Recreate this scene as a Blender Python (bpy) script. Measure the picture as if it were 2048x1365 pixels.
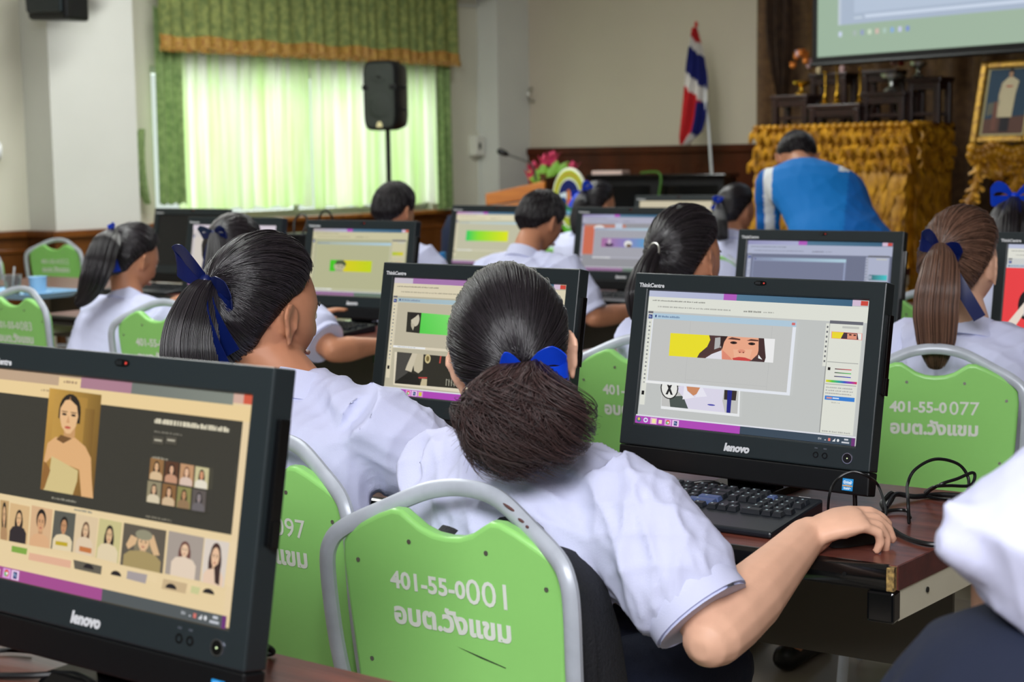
import bpy, math, random
import numpy as np
from mathutils import Matrix, Vector
random.seed(7)
rng = np.random.default_rng(7)
for o in list(bpy.data.objects):
    bpy.data.objects.remove(o)
SC = bpy.context.scene
COL = SC.collection
rad = math.radians
A3 = lambda *v: np.array(v, float)

# ------------------------------------------------------------------ camera
CAMZ = 1.35
FPX = 3132.06                      # focal length in pixels of the 2048 px wide frame
PIT, ROL = rad(6.6177), rad(-0.8094)
_f = A3(0, math.cos(PIT), -math.sin(PIT)); _u = A3(0, math.sin(PIT), math.cos(PIT)); _x = A3(1, 0, 0)
CX = _x * math.cos(ROL) + _u * math.sin(ROL)
CU = _u * math.cos(ROL) - _x * math.sin(ROL)
cam_d = bpy.data.cameras.new('camera')
cam_d.sensor_fit = 'HORIZONTAL'; cam_d.sensor_width = 36.0
cam_d.lens = FPX * 36.0 / 2048.0
cam_d.clip_start = 0.05; cam_d.clip_end = 100
cam_d.dof.use_dof = True; cam_d.dof.focus_distance = 2.62; cam_d.dof.aperture_fstop = 5.8
cam = bpy.data.objects.new('camera', cam_d); COL.objects.link(cam)
M4 = Matrix.Identity(4)
for i in range(3):
    M4[i][0] = CX[i]; M4[i][1] = CU[i]; M4[i][2] = -_f[i]
M4[2][3] = CAMZ
cam.matrix_world = M4
SC.camera = cam

# ------------------------------------------------------------------ world, lights, exposure
SC.view_settings.view_transform = 'Standard'; SC.view_settings.look = 'None'
SC.view_settings.exposure = 0.0; SC.view_settings.gamma = 1.0; SC.view_settings.use_curve_mapping = False
SC.cycles.use_denoising = True
SC.cycles.max_bounces = 6; SC.cycles.diffuse_bounces = 3; SC.cycles.glossy_bounces = 3
SC.cycles.transmission_bounces = 4; SC.cycles.transparent_max_bounces = 6
SC.cycles.sample_clamp_indirect = 4.0
SC.cycles.caustics_reflective = False; SC.cycles.caustics_refractive = False
W = bpy.data.worlds.new('daylight'); SC.world = W; W.use_nodes = True
W.node_tree.nodes['Background'].inputs[0].default_value = (0.95, 1.0, 0.97, 1)
W.node_tree.nodes['Background'].inputs[1].default_value = 0.9

def area(name, loc, target, sx, sy, power, color=(1, 1, 1), spread=180):
    l = bpy.data.lights.new(name, 'AREA'); l.shape = 'RECTANGLE'; l.size = sx; l.size_y = sy
    l.energy = power; l.color = color; l.spread = rad(spread)
    o = bpy.data.objects.new(name, l); COL.objects.link(o)
    o.location = loc
    o.rotation_euler = (Vector(target) - Vector(loc)).to_track_quat('-Z', 'Y').to_euler()
    return o
# flash bounced off the ceiling above the photographer, ceiling fluorescents, daylight outside the window
area('bounced_flash', (-0.5, -1.1, 3.2), (0.15, 3.4, 0.6), 2.0, 1.6, 275, (0.97, 0.97, 1.0))
area('ceiling_tube_light', (-1.6, 4.6, 3.3), (-1.6, 4.6, 0), 0.5, 2.6, 78, (0.97, 1.0, 0.97))
area('ceiling_tube_light', (-1.6, 8.3, 3.3), (-1.6, 8.3, 0), 0.5, 2.6, 66, (0.99, 1.0, 0.95))
area('ceiling_tube_light', (0.3, 9.2, 3.3), (0.3, 9.2, 0), 0.5, 1.8, 56, (0.97, 1.0, 0.97))

# ------------------------------------------------------------------ pixel measurements -> world points
def ray(x, y): return CX * (x - 1024) / FPX + CU * (682.5 - y) / FPX + _f
def px(x, y, Y):
    r = ray(x, y); p = r * Y / r[1]; p[2] += CAMZ; return p
def pxz(x, y, z):
    r = ray(x, y); p = r * (z - CAMZ) / r[2]; p[2] = z; return p
def pxplane(x, y, p0, n):
    r = ray(x, y); c = A3(0, 0, CAMZ); t = (np.dot(n, np.array(p0) - c)) / np.dot(n, r); return c + r * t

# ------------------------------------------------------------------ materials
def lin(c):
    c = np.array(c[:3], float) / 255.0
    return tuple(np.where(c <= 0.04045, c / 12.92, ((c + 0.055) / 1.055) ** 2.4)) + (1.0,)
MATS = {}
def mat(name, rgb, rough=0.6, metal=0.0, spec=0.5, var=0.0, vscale=8.0, bump=0.0, bscale=60.0, aniso=None, stretch=(1, 1, 1), rgb2=None, coat=0.0, trans=0.0):
    if name in MATS: return MATS[name]
    m = bpy.data.materials.new(name); m.use_nodes = True
    nt = m.node_tree; b = nt.nodes['Principled BSDF']
    b.inputs['Base Color'].default_value = lin(rgb); b.inputs['Roughness'].default_value = rough
    b.inputs['Metallic'].default_value = metal; b.inputs['Specular IOR Level'].default_value = spec
    b.inputs['Coat Weight'].default_value = coat
    b.inputs['Coat Roughness'].default_value = 0.12
    if var or bump or rgb2:
        tc = nt.nodes.new('ShaderNodeTexCoord'); mp = nt.nodes.new('ShaderNodeMapping')
        mp.inputs['Scale'].default_value = stretch
        nt.links.new(tc.outputs['Object'], mp.inputs['Vector'])
        if var or rgb2:
            n = nt.nodes.new('ShaderNodeTexNoise'); n.inputs['Scale'].default_value = vscale; n.inputs['Detail'].default_value = 5
            nt.links.new(mp.outputs[0], n.inputs['Vector'])
            cr = nt.nodes.new('ShaderNodeValToRGB')
            c1 = np.array(lin(rgb)); c2 = np.array(lin(rgb2)) if rgb2 else np.clip(c1 * (1 - var), 0, 1)
            c2[3] = 1
            cr.color_ramp.elements[0].color = c2; cr.color_ramp.elements[1].color = c1
            cr.color_ramp.elements[0].position = 0.35; cr.color_ramp.elements[1].position = 0.65
            nt.links.new(n.outputs['Fac'], cr.inputs[0]); nt.links.new(cr.outputs[0], b.inputs['Base Color'])
        if bump:
            n2 = nt.nodes.new('ShaderNodeTexNoise'); n2.inputs['Scale'].default_value = bscale; n2.inputs['Detail'].default_value = 4
            nt.links.new(mp.outputs[0], n2.inputs['Vector'])
            bp = nt.nodes.new('ShaderNodeBump'); bp.inputs['Strength'].default_value = bump; bp.inputs['Distance'].default_value = 0.01
            nt.links.new(n2.outputs['Fac'], bp.inputs['Height']); nt.links.new(bp.outputs[0], b.inputs['Normal'])
    if trans:
        out = nt.nodes['Material Output']; t = nt.nodes.new('ShaderNodeBsdfTranslucent'); mx = nt.nodes.new('ShaderNodeMixShader')
        t.inputs['Color'].default_value = lin(rgb2 or rgb)
        if (var or rgb2): nt.links.new(cr.outputs[0], t.inputs['Color'])
        mx.inputs[0].default_value = trans
        nt.links.new(b.outputs[0], mx.inputs[1]); nt.links.new(t.outputs[0], mx.inputs[2]); nt.links.new(mx.outputs[0], out.inputs['Surface'])
    MATS[name] = m
    return m
def wood(name, rgb, rgb2, rough=0.35, scale=3.0, ax=(1, 12, 12), spec=0.5):
    return mat(name, rgb, rough, spec=spec, rgb2=rgb2, vscale=scale, stretch=ax, bump=0.05, bscale=scale * 3)
def attr_mat(name, emit=0.0, rough=0.5, spec=0.4):
    if name in MATS: return MATS[name]
    m = bpy.data.materials.new(name); m.use_nodes = True; nt = m.node_tree; b = nt.nodes['Principled BSDF']
    a = nt.nodes.new('ShaderNodeAttribute'); a.attribute_name = 'Col'
    b.inputs['Roughness'].default_value = rough; b.inputs['Specular IOR Level'].default_value = spec
    if emit:
        b.inputs['Base Color'].default_value = (0.01, 0.01, 0.01, 1)
        nt.links.new(a.outputs['Color'], b.inputs['Emission Color']); b.inputs['Emission Strength'].default_value = emit
    else:
        nt.links.new(a.outputs['Color'], b.inputs['Base Color'])
    MATS[name] = m
    return m
BLACKP = mat('black_plastic', (35, 43, 46), 0.33, spec=0.45, bump=0.02, bscale=900)
BLACKD = mat('black_plastic_dark', (13, 15, 17), 0.4, spec=0.4)
GLOSSB = mat('gloss_black', (10, 11, 13), 0.12, spec=0.6)
GREYP = mat('grey_paint', (184, 191, 202), 0.36, metal=0.1, spec=0.5, var=0.10, vscale=30)
GREEN = mat('green_vinyl', (148, 214, 118), 0.34, spec=0.45, bump=0.03, bscale=30)
WHITEP = mat('white_paint', (235, 238, 240), 0.5)
STEEL = mat('steel', (190, 190, 185), 0.3, metal=0.9)
BEIGE = mat('beige_steel', (196, 192, 172), 0.45, var=0.06, vscale=6)
BEIGE_SHADED = mat('desk_panel_dark', (92, 90, 80), 0.5)  # frame beige darkened: shade under the desktop put into the panel colour
DESKW = wood('desk_mahogany', (118, 64, 52), (88, 46, 40), 0.3, 3.0, (1.2, 14, 10))
DESKE = wood('desk_edge_mahogany', (82, 40, 38), (66, 32, 32), 0.4, 3.0, (1.2, 14, 10))
SKIN = mat('skin', (234, 184, 156), 0.5, spec=0.35, var=0.12, vscale=14, bump=0.03, bscale=200)
SKIND = mat('skin_tan', (196, 136, 104), 0.5, spec=0.3, var=0.1, vscale=14)
SHIRT = mat('white_cotton', (207, 211, 240), 0.78, spec=0.15, bump=0.1, bscale=420)
NAVY = mat('navy_cloth', (30, 36, 54), 0.8, spec=0.2, bump=0.15, bscale=300)
RIBNAVY = mat('navy_satin', (10, 26, 84), 0.34, spec=0.5)
RIBBLUE = mat('royal_blue_satin', (20, 72, 225), 0.38, spec=0.4)
LIP = mat('lips', (170, 92, 84), 0.45)
EYEW = mat('eye_white', (235, 232, 226), 0.25)
IRIS = mat('eye_iris', (30, 18, 14), 0.15)
def hair_mat(name, rgb, rough=0.3):
    m = mat(name, rgb, 0.62, spec=0.2, rgb2=tuple(int(c * 0.55) for c in rgb), vscale=40, bump=0.25, bscale=160, stretch=(1, 1, 0.15))
    return m
HAIRB = hair_mat('black_hair', (30, 25, 29), 0.40)
HAIRD = hair_mat('dark_brown_hair', (58, 44, 44), 0.5)
HAIRM = hair_mat('brown_hair', (92, 64, 50), 0.36)

def strand_mat(name, dark, light, rough=0.32, spec=0.6):
    m = bpy.data.materials.new(name); m.use_nodes = True; nt = m.node_tree; b = nt.nodes['Principled BSDF']
    h = nt.nodes.new('ShaderNodeHairInfo'); r = nt.nodes.new('ShaderNodeValToRGB'); r.color_ramp.elements[0].color = lin(dark); r.color_ramp.elements[1].color = lin(light)
    nt.links.new(h.outputs['Random'], r.inputs[0]); nt.links.new(r.outputs[0], b.inputs['Base Color'])
    b.inputs['Roughness'].default_value = rough; b.inputs['Specular IOR Level'].default_value = spec; return m
STRAND = {HAIRB.name: strand_mat('black_strands', (12, 10, 14), (44, 38, 44), 0.30, 0.7), HAIRD.name: strand_mat('dark_brown_strands', (24, 16, 18), (84, 62, 60), 0.38, 0.5), HAIRM.name: strand_mat('brown_strands', (48, 32, 26), (136, 100, 82), 0.33, 0.6)}

# ------------------------------------------------------------------ mesh builder
def link(o, parent=None):
    COL.objects.link(o)
    if parent is not None: o.parent = parent
    return o
def tag(o, label=None, cat=None, group=None, kind=None):
    if label: o['label'] = label
    if cat: o['category'] = cat
    if group: o['group'] = group
    if kind: o['kind'] = kind
    return o
def empty(name, loc=(0, 0, 0), rz=0.0):
    o = bpy.data.objects.new(name, None); o.empty_display_size = 0.1
    o.location = loc; o.rotation_euler = (0, 0, rz); COL.objects.link(o); return o
def norm(v):
    v = np.asarray(v, float); return v / (np.linalg.norm(v) + 1e-12)
class MB:
    def __init__(s): s.v = []; s.f = []; s.mi = []; s.n = 0; s.c = []
    def add(s, vs, fs, m=0, col=None):
        vs = np.asarray(vs, float).reshape(-1, 3)
        s.v.append(vs)
        for f in fs:
            s.f.append(tuple(int(i) + s.n for i in f)); s.mi.append(m)
        if col is not None:
            col = np.asarray(col, float)
            if col.ndim == 1: col = np.tile(col, (len(vs), 1))
            s.c.append(col)
        else: s.c.append(np.ones((len(vs), 3)))
        s.n += len(vs)
        return s
    def box(s, c, d, R=None, m=0):
        c = np.asarray(c, float); d = np.asarray(d, float) / 2
        q = np.array([[x, y, z] for x in (-1, 1) for y in (-1, 1) for z in (-1, 1)], float) * d
        if R is not None: q = q @ np.asarray(R).T
        return s.add(q + c, [(0, 1, 3, 2), (4, 6, 7, 5), (0, 4, 5, 1), (2, 3, 7, 6), (0, 2, 6, 4), (1, 5, 7, 3)], m)
    def hexa(s, a, m=0):   # 8 points: bottom 4 (ccw), top 4
        return s.add(a, [(3, 2, 1, 0), (4, 5, 6, 7), (0, 1, 5, 4), (1, 2, 6, 5), (2, 3, 7, 6), (3, 0, 4, 7)], m)
    def rings(s, rings, m=0, closed=False, caps=True, col=None):
        rings = [np.asarray(r, float) for r in rings]; k = len(rings[0]); n = len(rings)
        vs = np.concatenate(rings); fs = []
        for i in range(n if closed else n - 1):
            a, b = i * k, ((i + 1) % n) * k
            for j in range(k):
                j2 = (j + 1) % k; fs.append((a + j, a + j2, b + j2, b + j))
        if caps and not closed:
            fs.append(tuple(range(k - 1, -1, -1))); fs.append(tuple(range((n - 1) * k, n * k)))
        return s.add(vs, fs, m, col)
    def tube(s, pts, r, seg=10, m=0, closed=False, ref=(0, 0, 1), rounded=False, flat=1.0):
        pts = np.asarray(pts, float); n = len(pts)
        r = np.asarray(r, float)
        if r.ndim == 0: r = np.full(n, float(r))
        T = np.gradient(pts, axis=0) if not closed else (np.roll(pts, -1, 0) - np.roll(pts, 1, 0))
        T = T / (np.linalg.norm(T, axis=1, keepdims=True) + 1e-12)
        u = np.asarray(ref, float); u = u - T[0] * np.dot(u, T[0])
        if np.linalg.norm(u) < 1e-3: u = A3(1, 0.3, 0.1); u = u - T[0] * np.dot(u, T[0])
        u = norm(u); out = []
        ang = np.linspace(0, 2 * np.pi, seg, endpoint=False)
        ends = []
        for i in range(n):
            u = norm(u - T[i] * np.dot(u, T[i])); w = np.cross(T[i], u)
            rr = r[i] if r.ndim == 1 else r[i][0]; r2 = rr * flat if r.ndim == 1 else r[i][1]
            ring = lambda k, off: pts[i] + T[i] * off + np.outer(np.cos(ang) * r2 * k, u) + np.outer(np.sin(ang) * rr * k, w)
            if rounded and i == 0: out += [ring(0.35, -rr * 0.9), ring(0.75, -rr * 0.62)]
            out.append(ring(1, 0))
            if rounded and i == n - 1: out += [ring(0.75, rr * 0.62), ring(0.35, rr * 0.9)]
        return s.rings(out, m, closed)
    def lathe(s, prof, c=(0, 0, 0), seg=20, m=0, axis=2):
        ang = np.linspace(0, 2 * np.pi, seg, endpoint=False); R = []
        for r, z in prof:
            q = np.stack([np.cos(ang) * r, np.sin(ang) * r, np.full(seg, z)], 1)
            if axis == 1: q = q[:, [0, 2, 1]] * A3(1, 1, -1)
            R.append(q + np.asarray(c))
        return s.rings(R, m)
    def ell(s, c, rad3, R=None, seg=16, m=0):
        th = np.linspace(0.15, np.pi - 0.15, 9); rr = []
        ang = np.linspace(0, 2 * np.pi, seg, endpoint=False)
        for t in th[::-1]:
            q = np.stack([np.sin(t) * np.cos(ang), np.sin(t) * np.sin(ang), np.full(seg, np.cos(t))], 1) * np.asarray(rad3)
            if R is not None: q = q @ np.asarray(R).T
            rr.append(q + np.asarray(c))
        return s.rings(rr, m)
    def prism(s, poly, t, org, ex, ey, m=0, ez=None):
        ex, ey = np.asarray(ex, float), np.asarray(ey, float); ez = norm(np.cross(ex, ey)) if ez is None else np.asarray(ez, float)
        p = np.array([np.asarray(org) + ex * a + ey * b for a, b in poly]); k = len(p)
        fs = [tuple(range(k - 1, -1, -1)), tuple(range(k, 2 * k))] + [(i, (i + 1) % k, k + (i + 1) % k, k + i) for i in range(k)]
        return s.add(np.concatenate([p, p + ez * t]), fs, m)
    def grid(s, P, m=0, col=None, closed_u=False):
        P = np.asarray(P, float); a, b = P.shape[:2]; fs = []
        for i in range(a - 1):
            for j in range(b if closed_u else b - 1):
                j2 = (j + 1) % b; fs.append((i * b + j, i * b + j2, (i + 1) * b + j2, (i + 1) * b + j))
        return s.add(P.reshape(-1, 3), fs, m, None if col is None else np.asarray(col, float).reshape(-1, 3))
    def sheet(s, P, t, m=0, col=None):   # grid with thickness
        P = np.asarray(P, float)
        du = np.gradient(P, axis=1); dv = np.gradient(P, axis=0); N = np.cross(du, dv); N /= np.linalg.norm(N, axis=2, keepdims=True) + 1e-9
        a, b = P.shape[:2]; Q = P + N * t; base = a * b; fs = []
        idx = lambda i, j: i * b + j
        for i in range(a - 1):
            for j in range(b - 1):
                fs.append((idx(i, j), idx(i + 1, j), idx(i + 1, j + 1), idx(i, j + 1)))
                fs.append((base + idx(i, j), base + idx(i, j + 1), base + idx(i + 1, j + 1), base + idx(i + 1, j)))
        rim = [idx(0, j) for j in range(b)] + [idx(i, b - 1) for i in range(1, a)] + [idx(a - 1, j) for j in range(b - 2, -1, -1)] + [idx(i, 0) for i in range(a - 2, 0, -1)]
        for k in range(len(rim)):
            p, q = rim[k], rim[(k + 1) % len(rim)]; fs.append((p, q, base + q, base + p))
        c2 = None if col is None else np.concatenate([np.asarray(col, float).reshape(-1, 3)] * 2)
        return s.add(np.concatenate([P.reshape(-1, 3), Q.reshape(-1, 3)]), fs, m, c2)
    def mesh(s, name, mats, smooth=True, color=False, xf=None):
        v = np.concatenate(s.v)
        if xf is not None: v = xf(v)
        me = bpy.data.meshes.new(name)
        me.from_pydata(v.tolist(), [], s.f)
        for m in (mats if isinstance(mats, (list, tuple)) else [mats]): me.materials.append(m)
        if any(s.mi): me.polygons.foreach_set('material_index', s.mi)
        if smooth: me.polygons.foreach_set('use_smooth', [True] * len(s.f))
        if color:
            ca = me.color_attributes.new('Col', 'FLOAT_COLOR', 'POINT')
            c = np.concatenate(s.c); c = np.concatenate([c, np.ones((len(c), 1))], 1)
            ca.data.foreach_set('color', c.astype(np.float32).ravel())
        me.update(); return me
    def obj(s, name, mats, parent=None, smooth=True, bevel=0.0, color=False, seg=2, xf=None, angle=35):
        me = s.mesh(name, mats, smooth, color, xf)
        o = bpy.data.objects.new(name, me); link(o, parent)
        if bevel:
            b = o.modifiers.new('Bevel', 'BEVEL'); b.width = bevel; b.segments = seg; b.limit_method = 'ANGLE'; b.angle_limit = rad(angle)
            b.harden_normals = False
        if smooth:
            try: me.set_sharp_from_angle(angle=rad(40))
            except Exception: pass
        return o
def children_of(o): return [c for c in bpy.data.objects if c.parent == o]
def copy_tree(o, parent=None, kids=None):
    if kids is None:
        kids = {}
        for c in bpy.data.objects:
            if c.parent is not None: kids.setdefault(c.parent.name, []).append(c)
    c = o.copy(); COL.objects.link(c); c.parent = parent
    for ch in kids.get(o.name, []): copy_tree(ch, c, kids)
    return c
def RZ(a): return np.array([[math.cos(a), -math.sin(a), 0], [math.sin(a), math.cos(a), 0], [0, 0, 1]])
def RX(a): return np.array([[1, 0, 0], [0, math.cos(a), -math.sin(a)], [0, math.sin(a), math.cos(a)]])
def RY(a): return np.array([[math.cos(a), 0, math.sin(a)], [0, 1, 0], [-math.sin(a), 0, math.cos(a)]])
_TX = {}
def text_geo(s, size=1.0, bold=0.0, shear=0.0, align='CENTER'):
    k = (s, size, bold, shear, align)
    if k in _TX: return _TX[k]
    cu = bpy.data.curves.new('txt', 'FONT'); cu.body = s; cu.size = size; cu.offset = bold; cu.shear = shear; cu.align_x = align; cu.align_y = 'CENTER'
    cu.resolution_u = 3
    o = bpy.data.objects.new('txt', cu); COL.objects.link(o)
    dg = bpy.context.evaluated_depsgraph_get(); me = bpy.data.meshes.new_from_object(o.evaluated_get(dg))
    v = np.array([tuple(p.co) for p in me.vertices]).reshape(-1, 3); f = [tuple(p.vertices) for p in me.polygons]
    bpy.data.objects.remove(o); bpy.data.curves.remove(cu); bpy.data.meshes.remove(me)
    _TX[k] = (v, f); return _TX[k]
def catmull(P, n, closed=False):
    P = np.asarray(P, float); m = len(P); out = []
    segs = m if closed else m - 1
    for i in range(segs):
        g = lambda k: P[k % m] if closed else P[min(max(k, 0), m - 1)]
        p0, p1, p2, p3 = g(i - 1), g(i), g(i + 1), g(i + 2)
        for t in np.linspace(0, 1, n, endpoint=False):
            out.append(0.5 * ((2 * p1) + (-p0 + p2) * t + (2 * p0 - 5 * p1 + 4 * p2 - p3) * t * t + (-p0 + 3 * p1 - 3 * p2 + p3) * t ** 3))
    if not closed: out.append(P[-1])
    return np.array(out)
def cable(name, P, r, m, label=None, cat=None, parent=None, n=8):
    o = MB().tube(catmull(P, n), r, 8, rounded=True).obj(name, m, parent)
    if label: tag(o, label, cat)
    return o
# ================================================================== THE ROOM
AL = rad(40.7)
WD = A3(-math.sin(AL), -math.cos(AL), 0)          # along the window wall, from the corner towards the camera
WN = A3(math.cos(AL), -math.sin(AL), 0)           # window wall normal, into the room
FD = A3(math.cos(AL), -math.sin(AL), 0)           # along the front wall, away from the corner
FN = A3(-math.sin(AL), -math.cos(AL), 0)          # front wall normal, into the room
CORNER = px(1060, 300, 13.5); CORNER[2] = 0
REC = 0.22                                         # the window wall lies this far behind the pillar faces
W0 = CORNER - WN * REC
CEIL = 3.4
UPZ = A3(0, 0, 1)
WALL = mat('cream_wall_paint', (226, 224, 208), 0.7, spec=0.2, var=0.05, vscale=1.5)
WALLF = mat('front_wall_paint', (208, 198, 180), 0.7, spec=0.2, var=0.05, vscale=1.2)
PILL = mat('pillar_paint', (222, 224, 218), 0.65, spec=0.2, var=0.04, vscale=2)
WOODP = wood('wainscot_wood', (112, 66, 26), (84, 46, 16), 0.35, 2.0, (2, 2, 0.4))
WOODD = wood('dark_wainscot_wood', (86, 36, 13), (62, 25, 9), 0.5, 2.0, (2, 2, 0.4), spec=0.2)
def wl(s, z, off=0.0): return W0 + WD * s + WN * off + UPZ * z
def fl(t, z, off=0.0): return CORNER + FD * t + FN * off + UPZ * z
def slab(fn, a0, a1, z0, z1, o0, o1):
    return [fn(a0, z0, o0), fn(a1, z0, o0), fn(a1, z0, o1), fn(a0, z0, o1), fn(a0, z1, o0), fn(a1, z1, o0), fn(a1, z1, o1), fn(a0, z1, o1)]
def struct(o): o['kind'] = 'structure'; return o
def sw(x): # distance along the window wall under photo column x
    p = pxplane(x, 300, W0, WN); return float(np.dot(p - W0, WD))
def tw(x, off=0.0):
    p = pxplane(x, 300, CORNER + FN * off, FN); return float(np.dot(p - CORNER, FD))
LW, LF = 17.0, 13.0
WS0, WS1, WZ0, WZ1 = sw(862), sw(306), 0.95, 2.02  # window opening
m = MB()
m.hexa(slab(wl, -0.3, WS0, 0, CEIL, -0.15, 0)); m.hexa(slab(wl, WS1, LW, 0, CEIL, -0.15, 0))
m.hexa(slab(wl, WS0, WS1, 0, WZ0, -0.15, 0)); m.hexa(slab(wl, WS0, WS1, WZ1, CEIL, -0.15, 0))
struct(m.obj('wall_left', WALL, smooth=False))
struct(MB().hexa(slab(fl, -0.4, LF, 0, CEIL, -0.15, 0)).obj('wall_front', WALLF, smooth=False))
pr0 = fl(LF, 0); 
def rl(s, z, off=0.0): return fl(LF, z) + WD * s - WN * off
struct(MB().hexa(slab(rl, -0.1, LW, 0, CEIL, 0, -0.15)).obj('wall_right', WALLF, smooth=False))
def bl(t, z, off=0.0): return CORNER + WD * LW + FD * t + UPZ * z - FN * off
struct(MB().hexa(slab(bl, -0.4, LF, 0, CEIL, 0, -0.15)).obj('wall_back', WALL, smooth=False))
FLOORM = mat('floor_tile', (168, 158, 146), 0.35, spec=0.4, var=0.12, vscale=5)
fa = [W0 + WD * -0.3 + FD * -0.2, W0 + WD * -0.3 + FD * (LF + 0.4), W0 + WD * LW + FD * (LF + 0.4), W0 + WD * LW + FD * -0.2]
struct(MB().hexa([p - UPZ * 0.1 for p in fa] + fa).obj('floor', FLOORM, smooth=False))
struct(MB().hexa([p + UPZ * CEIL for p in fa] + [p + UPZ * (CEIL + 0.1) for p in fa]).obj('ceiling', mat('ceiling_paint', (240, 240, 236), 0.8), smooth=False))
# pillars
sp1 = sw(958)
struct(MB().hexa(slab(wl, -0.05, sp1, 0, CEIL, 0, REC)).obj('trim_1', PILL, smooth=False))
q = pxplane(157, 300, W0 + WN * 0.0, WN); sA = float(np.dot(q - W0, WD))
pf = pxplane(105, 300, W0 + WN * 0.30, WN); sB = float(np.dot(pf - W0, WD))
struct(MB().hexa(slab(wl, sA - 0.25, sB, 0, CEIL, 0, 0.30)).obj('trim_2', PILL, smooth=False))
# wooden wainscot: panels, cap rail and skirting board
m = MB()
for a, b in ((sp1, sA - 0.25), (sB, 12.5)):
    m.hexa(slab(wl, a, b, 0.0, 0.90, 0, 0.025))
m.hexa(slab(wl, sA - 0.25, sB, 0, 0.90, 0.30, 0.325)); m.hexa([*slab(wl, sB, sB + 0.025, 0, 0.90, 0, 0.325)])
w = struct(m.obj('trim_3', WOODP, smooth=False))
m = MB()
for a, b in ((sp1, sA - 0.25), (sB + 0.025, 12.5)):
    m.hexa(slab(wl, a, b, 0.90, 0.945, 0, 0.055)); m.hexa(slab(wl, a, b, 0.80, 0.83, 0.025, 0.037))
m.hexa(slab(wl, sA - 0.25, sB + 0.055, 0.90, 0.945, 0.30, 0.355)); m.hexa(slab(wl, sB, sB + 0.055, 0.90, 0.945, 0, 0.30))
struct(m.obj('trim_4', wood('wainscot_rail', (126, 74, 30), (96, 52, 18), 0.3, 2.0, (2, 2, 0.4)), smooth=False, bevel=0.006))
m = MB(); k = 0
for a, b in ((sp1 + 0.05, sA - 0.3),):
    n = 6; d = (b - a) / n
    for i in range(n):
        o = MB().hexa(slab(wl, a + d * i + 0.06, a + d * (i + 1) - 0.06, 0.2, 0.74, 0.025, 0.036)).obj('panel', WOODP, w, smooth=False, bevel=0.006)
m = MB(); m.hexa(slab(wl, sp1, 12.5, 0, 0.1, 0.025, 0.04)); struct(m.obj('baseboard_left', WOODD, smooth=False))
FWZ = px(1300, 292, 12.7)[2]
w = struct(MB().hexa(slab(fl, 0, LF, 0, FWZ - 0.06, 0, 0.025)).obj('trim_5', WOODD, smooth=False))
struct(MB().hexa(slab(fl, 0, LF, FWZ - 0.06, FWZ, 0, 0.05)).obj('trim_6', WOODD, smooth=False, bevel=0.008))
for i in range(5):
    MB().hexa(slab(fl, 0.1 + i * 0.75, 0.75 + i * 0.75, 0.7, FWZ - 0.16, 0.025, 0.036)).obj('panel', WOODD, w, smooth=False, bevel=0.006)
# low stage along the front wall
struct(MB().hexa(slab(fl, 0.9, LF, 0, 0.35, 0.0, 2.6)).obj('trim_7', WOODD, smooth=False))
# ---- window: aluminium frame, mullion, sill, glass
ALU = mat('aluminium', (200, 205, 200), 0.35, metal=0.6)
win = struct(empty('window_1')); 
m = MB()
for a, b, z0, z1 in ((WS0, WS0 + 0.05, WZ0, WZ1), (WS1 - 0.05, WS1, WZ0, WZ1), (WS0, WS1, WZ0, WZ0 + 0.05), (WS0, WS1, WZ1 - 0.05, WZ1)):
    m.hexa(slab(wl, a, b, z0, z1, -0.12, -0.06))
m.obj('frame', ALU, win, smooth=False)
sm = sw(600)
for a in (sm, (WS0 + sm) / 2, (WS1 + sm) / 2):
    MB().hexa(slab(wl, a - 0.03, a + 0.03, WZ0 + 0.05, WZ1 - 0.05, -0.115, -0.065)).obj('mullion', ALU, win, smooth=False)
gm = bpy.data.materials.new('window_glass'); gm.use_nodes = True; _n = gm.node_tree
_t = _n.nodes.new('ShaderNodeBsdfTransparent'); _t.inputs[0].default_value = (0.93, 0.97, 0.95, 1); _m = _n.nodes.new('ShaderNodeMixShader'); _m.inputs[0].default_value = 0.06
_n.nodes['Principled BSDF'].inputs['Roughness'].default_value = 0.05
_n.links.new(_t.outputs[0], _m.inputs[1]); _n.links.new(_n.nodes['Principled BSDF'].outputs[0], _m.inputs[2]); _n.links.new(_m.outputs[0], _n.nodes['Material Output'].inputs['Surface'])
for i, (a, b) in enumerate(((WS0 + 0.05, (WS0 + sm) / 2 - 0.03), ((WS0 + sm) / 2 + 0.03, sm - 0.03), (sm + 0.03, (WS1 + sm) / 2 - 0.03), ((WS1 + sm) / 2 + 0.03, WS1 - 0.05))):
    MB().hexa(slab(wl, a, b, WZ0 + 0.05, WZ1 - 0.05, -0.092, -0.088)).obj('pane', gm, win, smooth=False)
MB().hexa(slab(wl, WS0 - 0.05, WS1 + 0.05, WZ0 - 0.03, WZ0, -0.06, 0.09)).obj('sill', wood('sill_wood', (176, 112, 48), (140, 84, 34), 0.35), win, smooth=False, bevel=0.006)
area('window_daylight', tuple(wl((WS0 + WS1) / 2, 1.9, -1.6)), tuple(wl((WS0 + WS1) / 2, 1.4, 0)), 4.0, 2.6, 195, (0.97, 1.0, 0.96))
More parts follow.
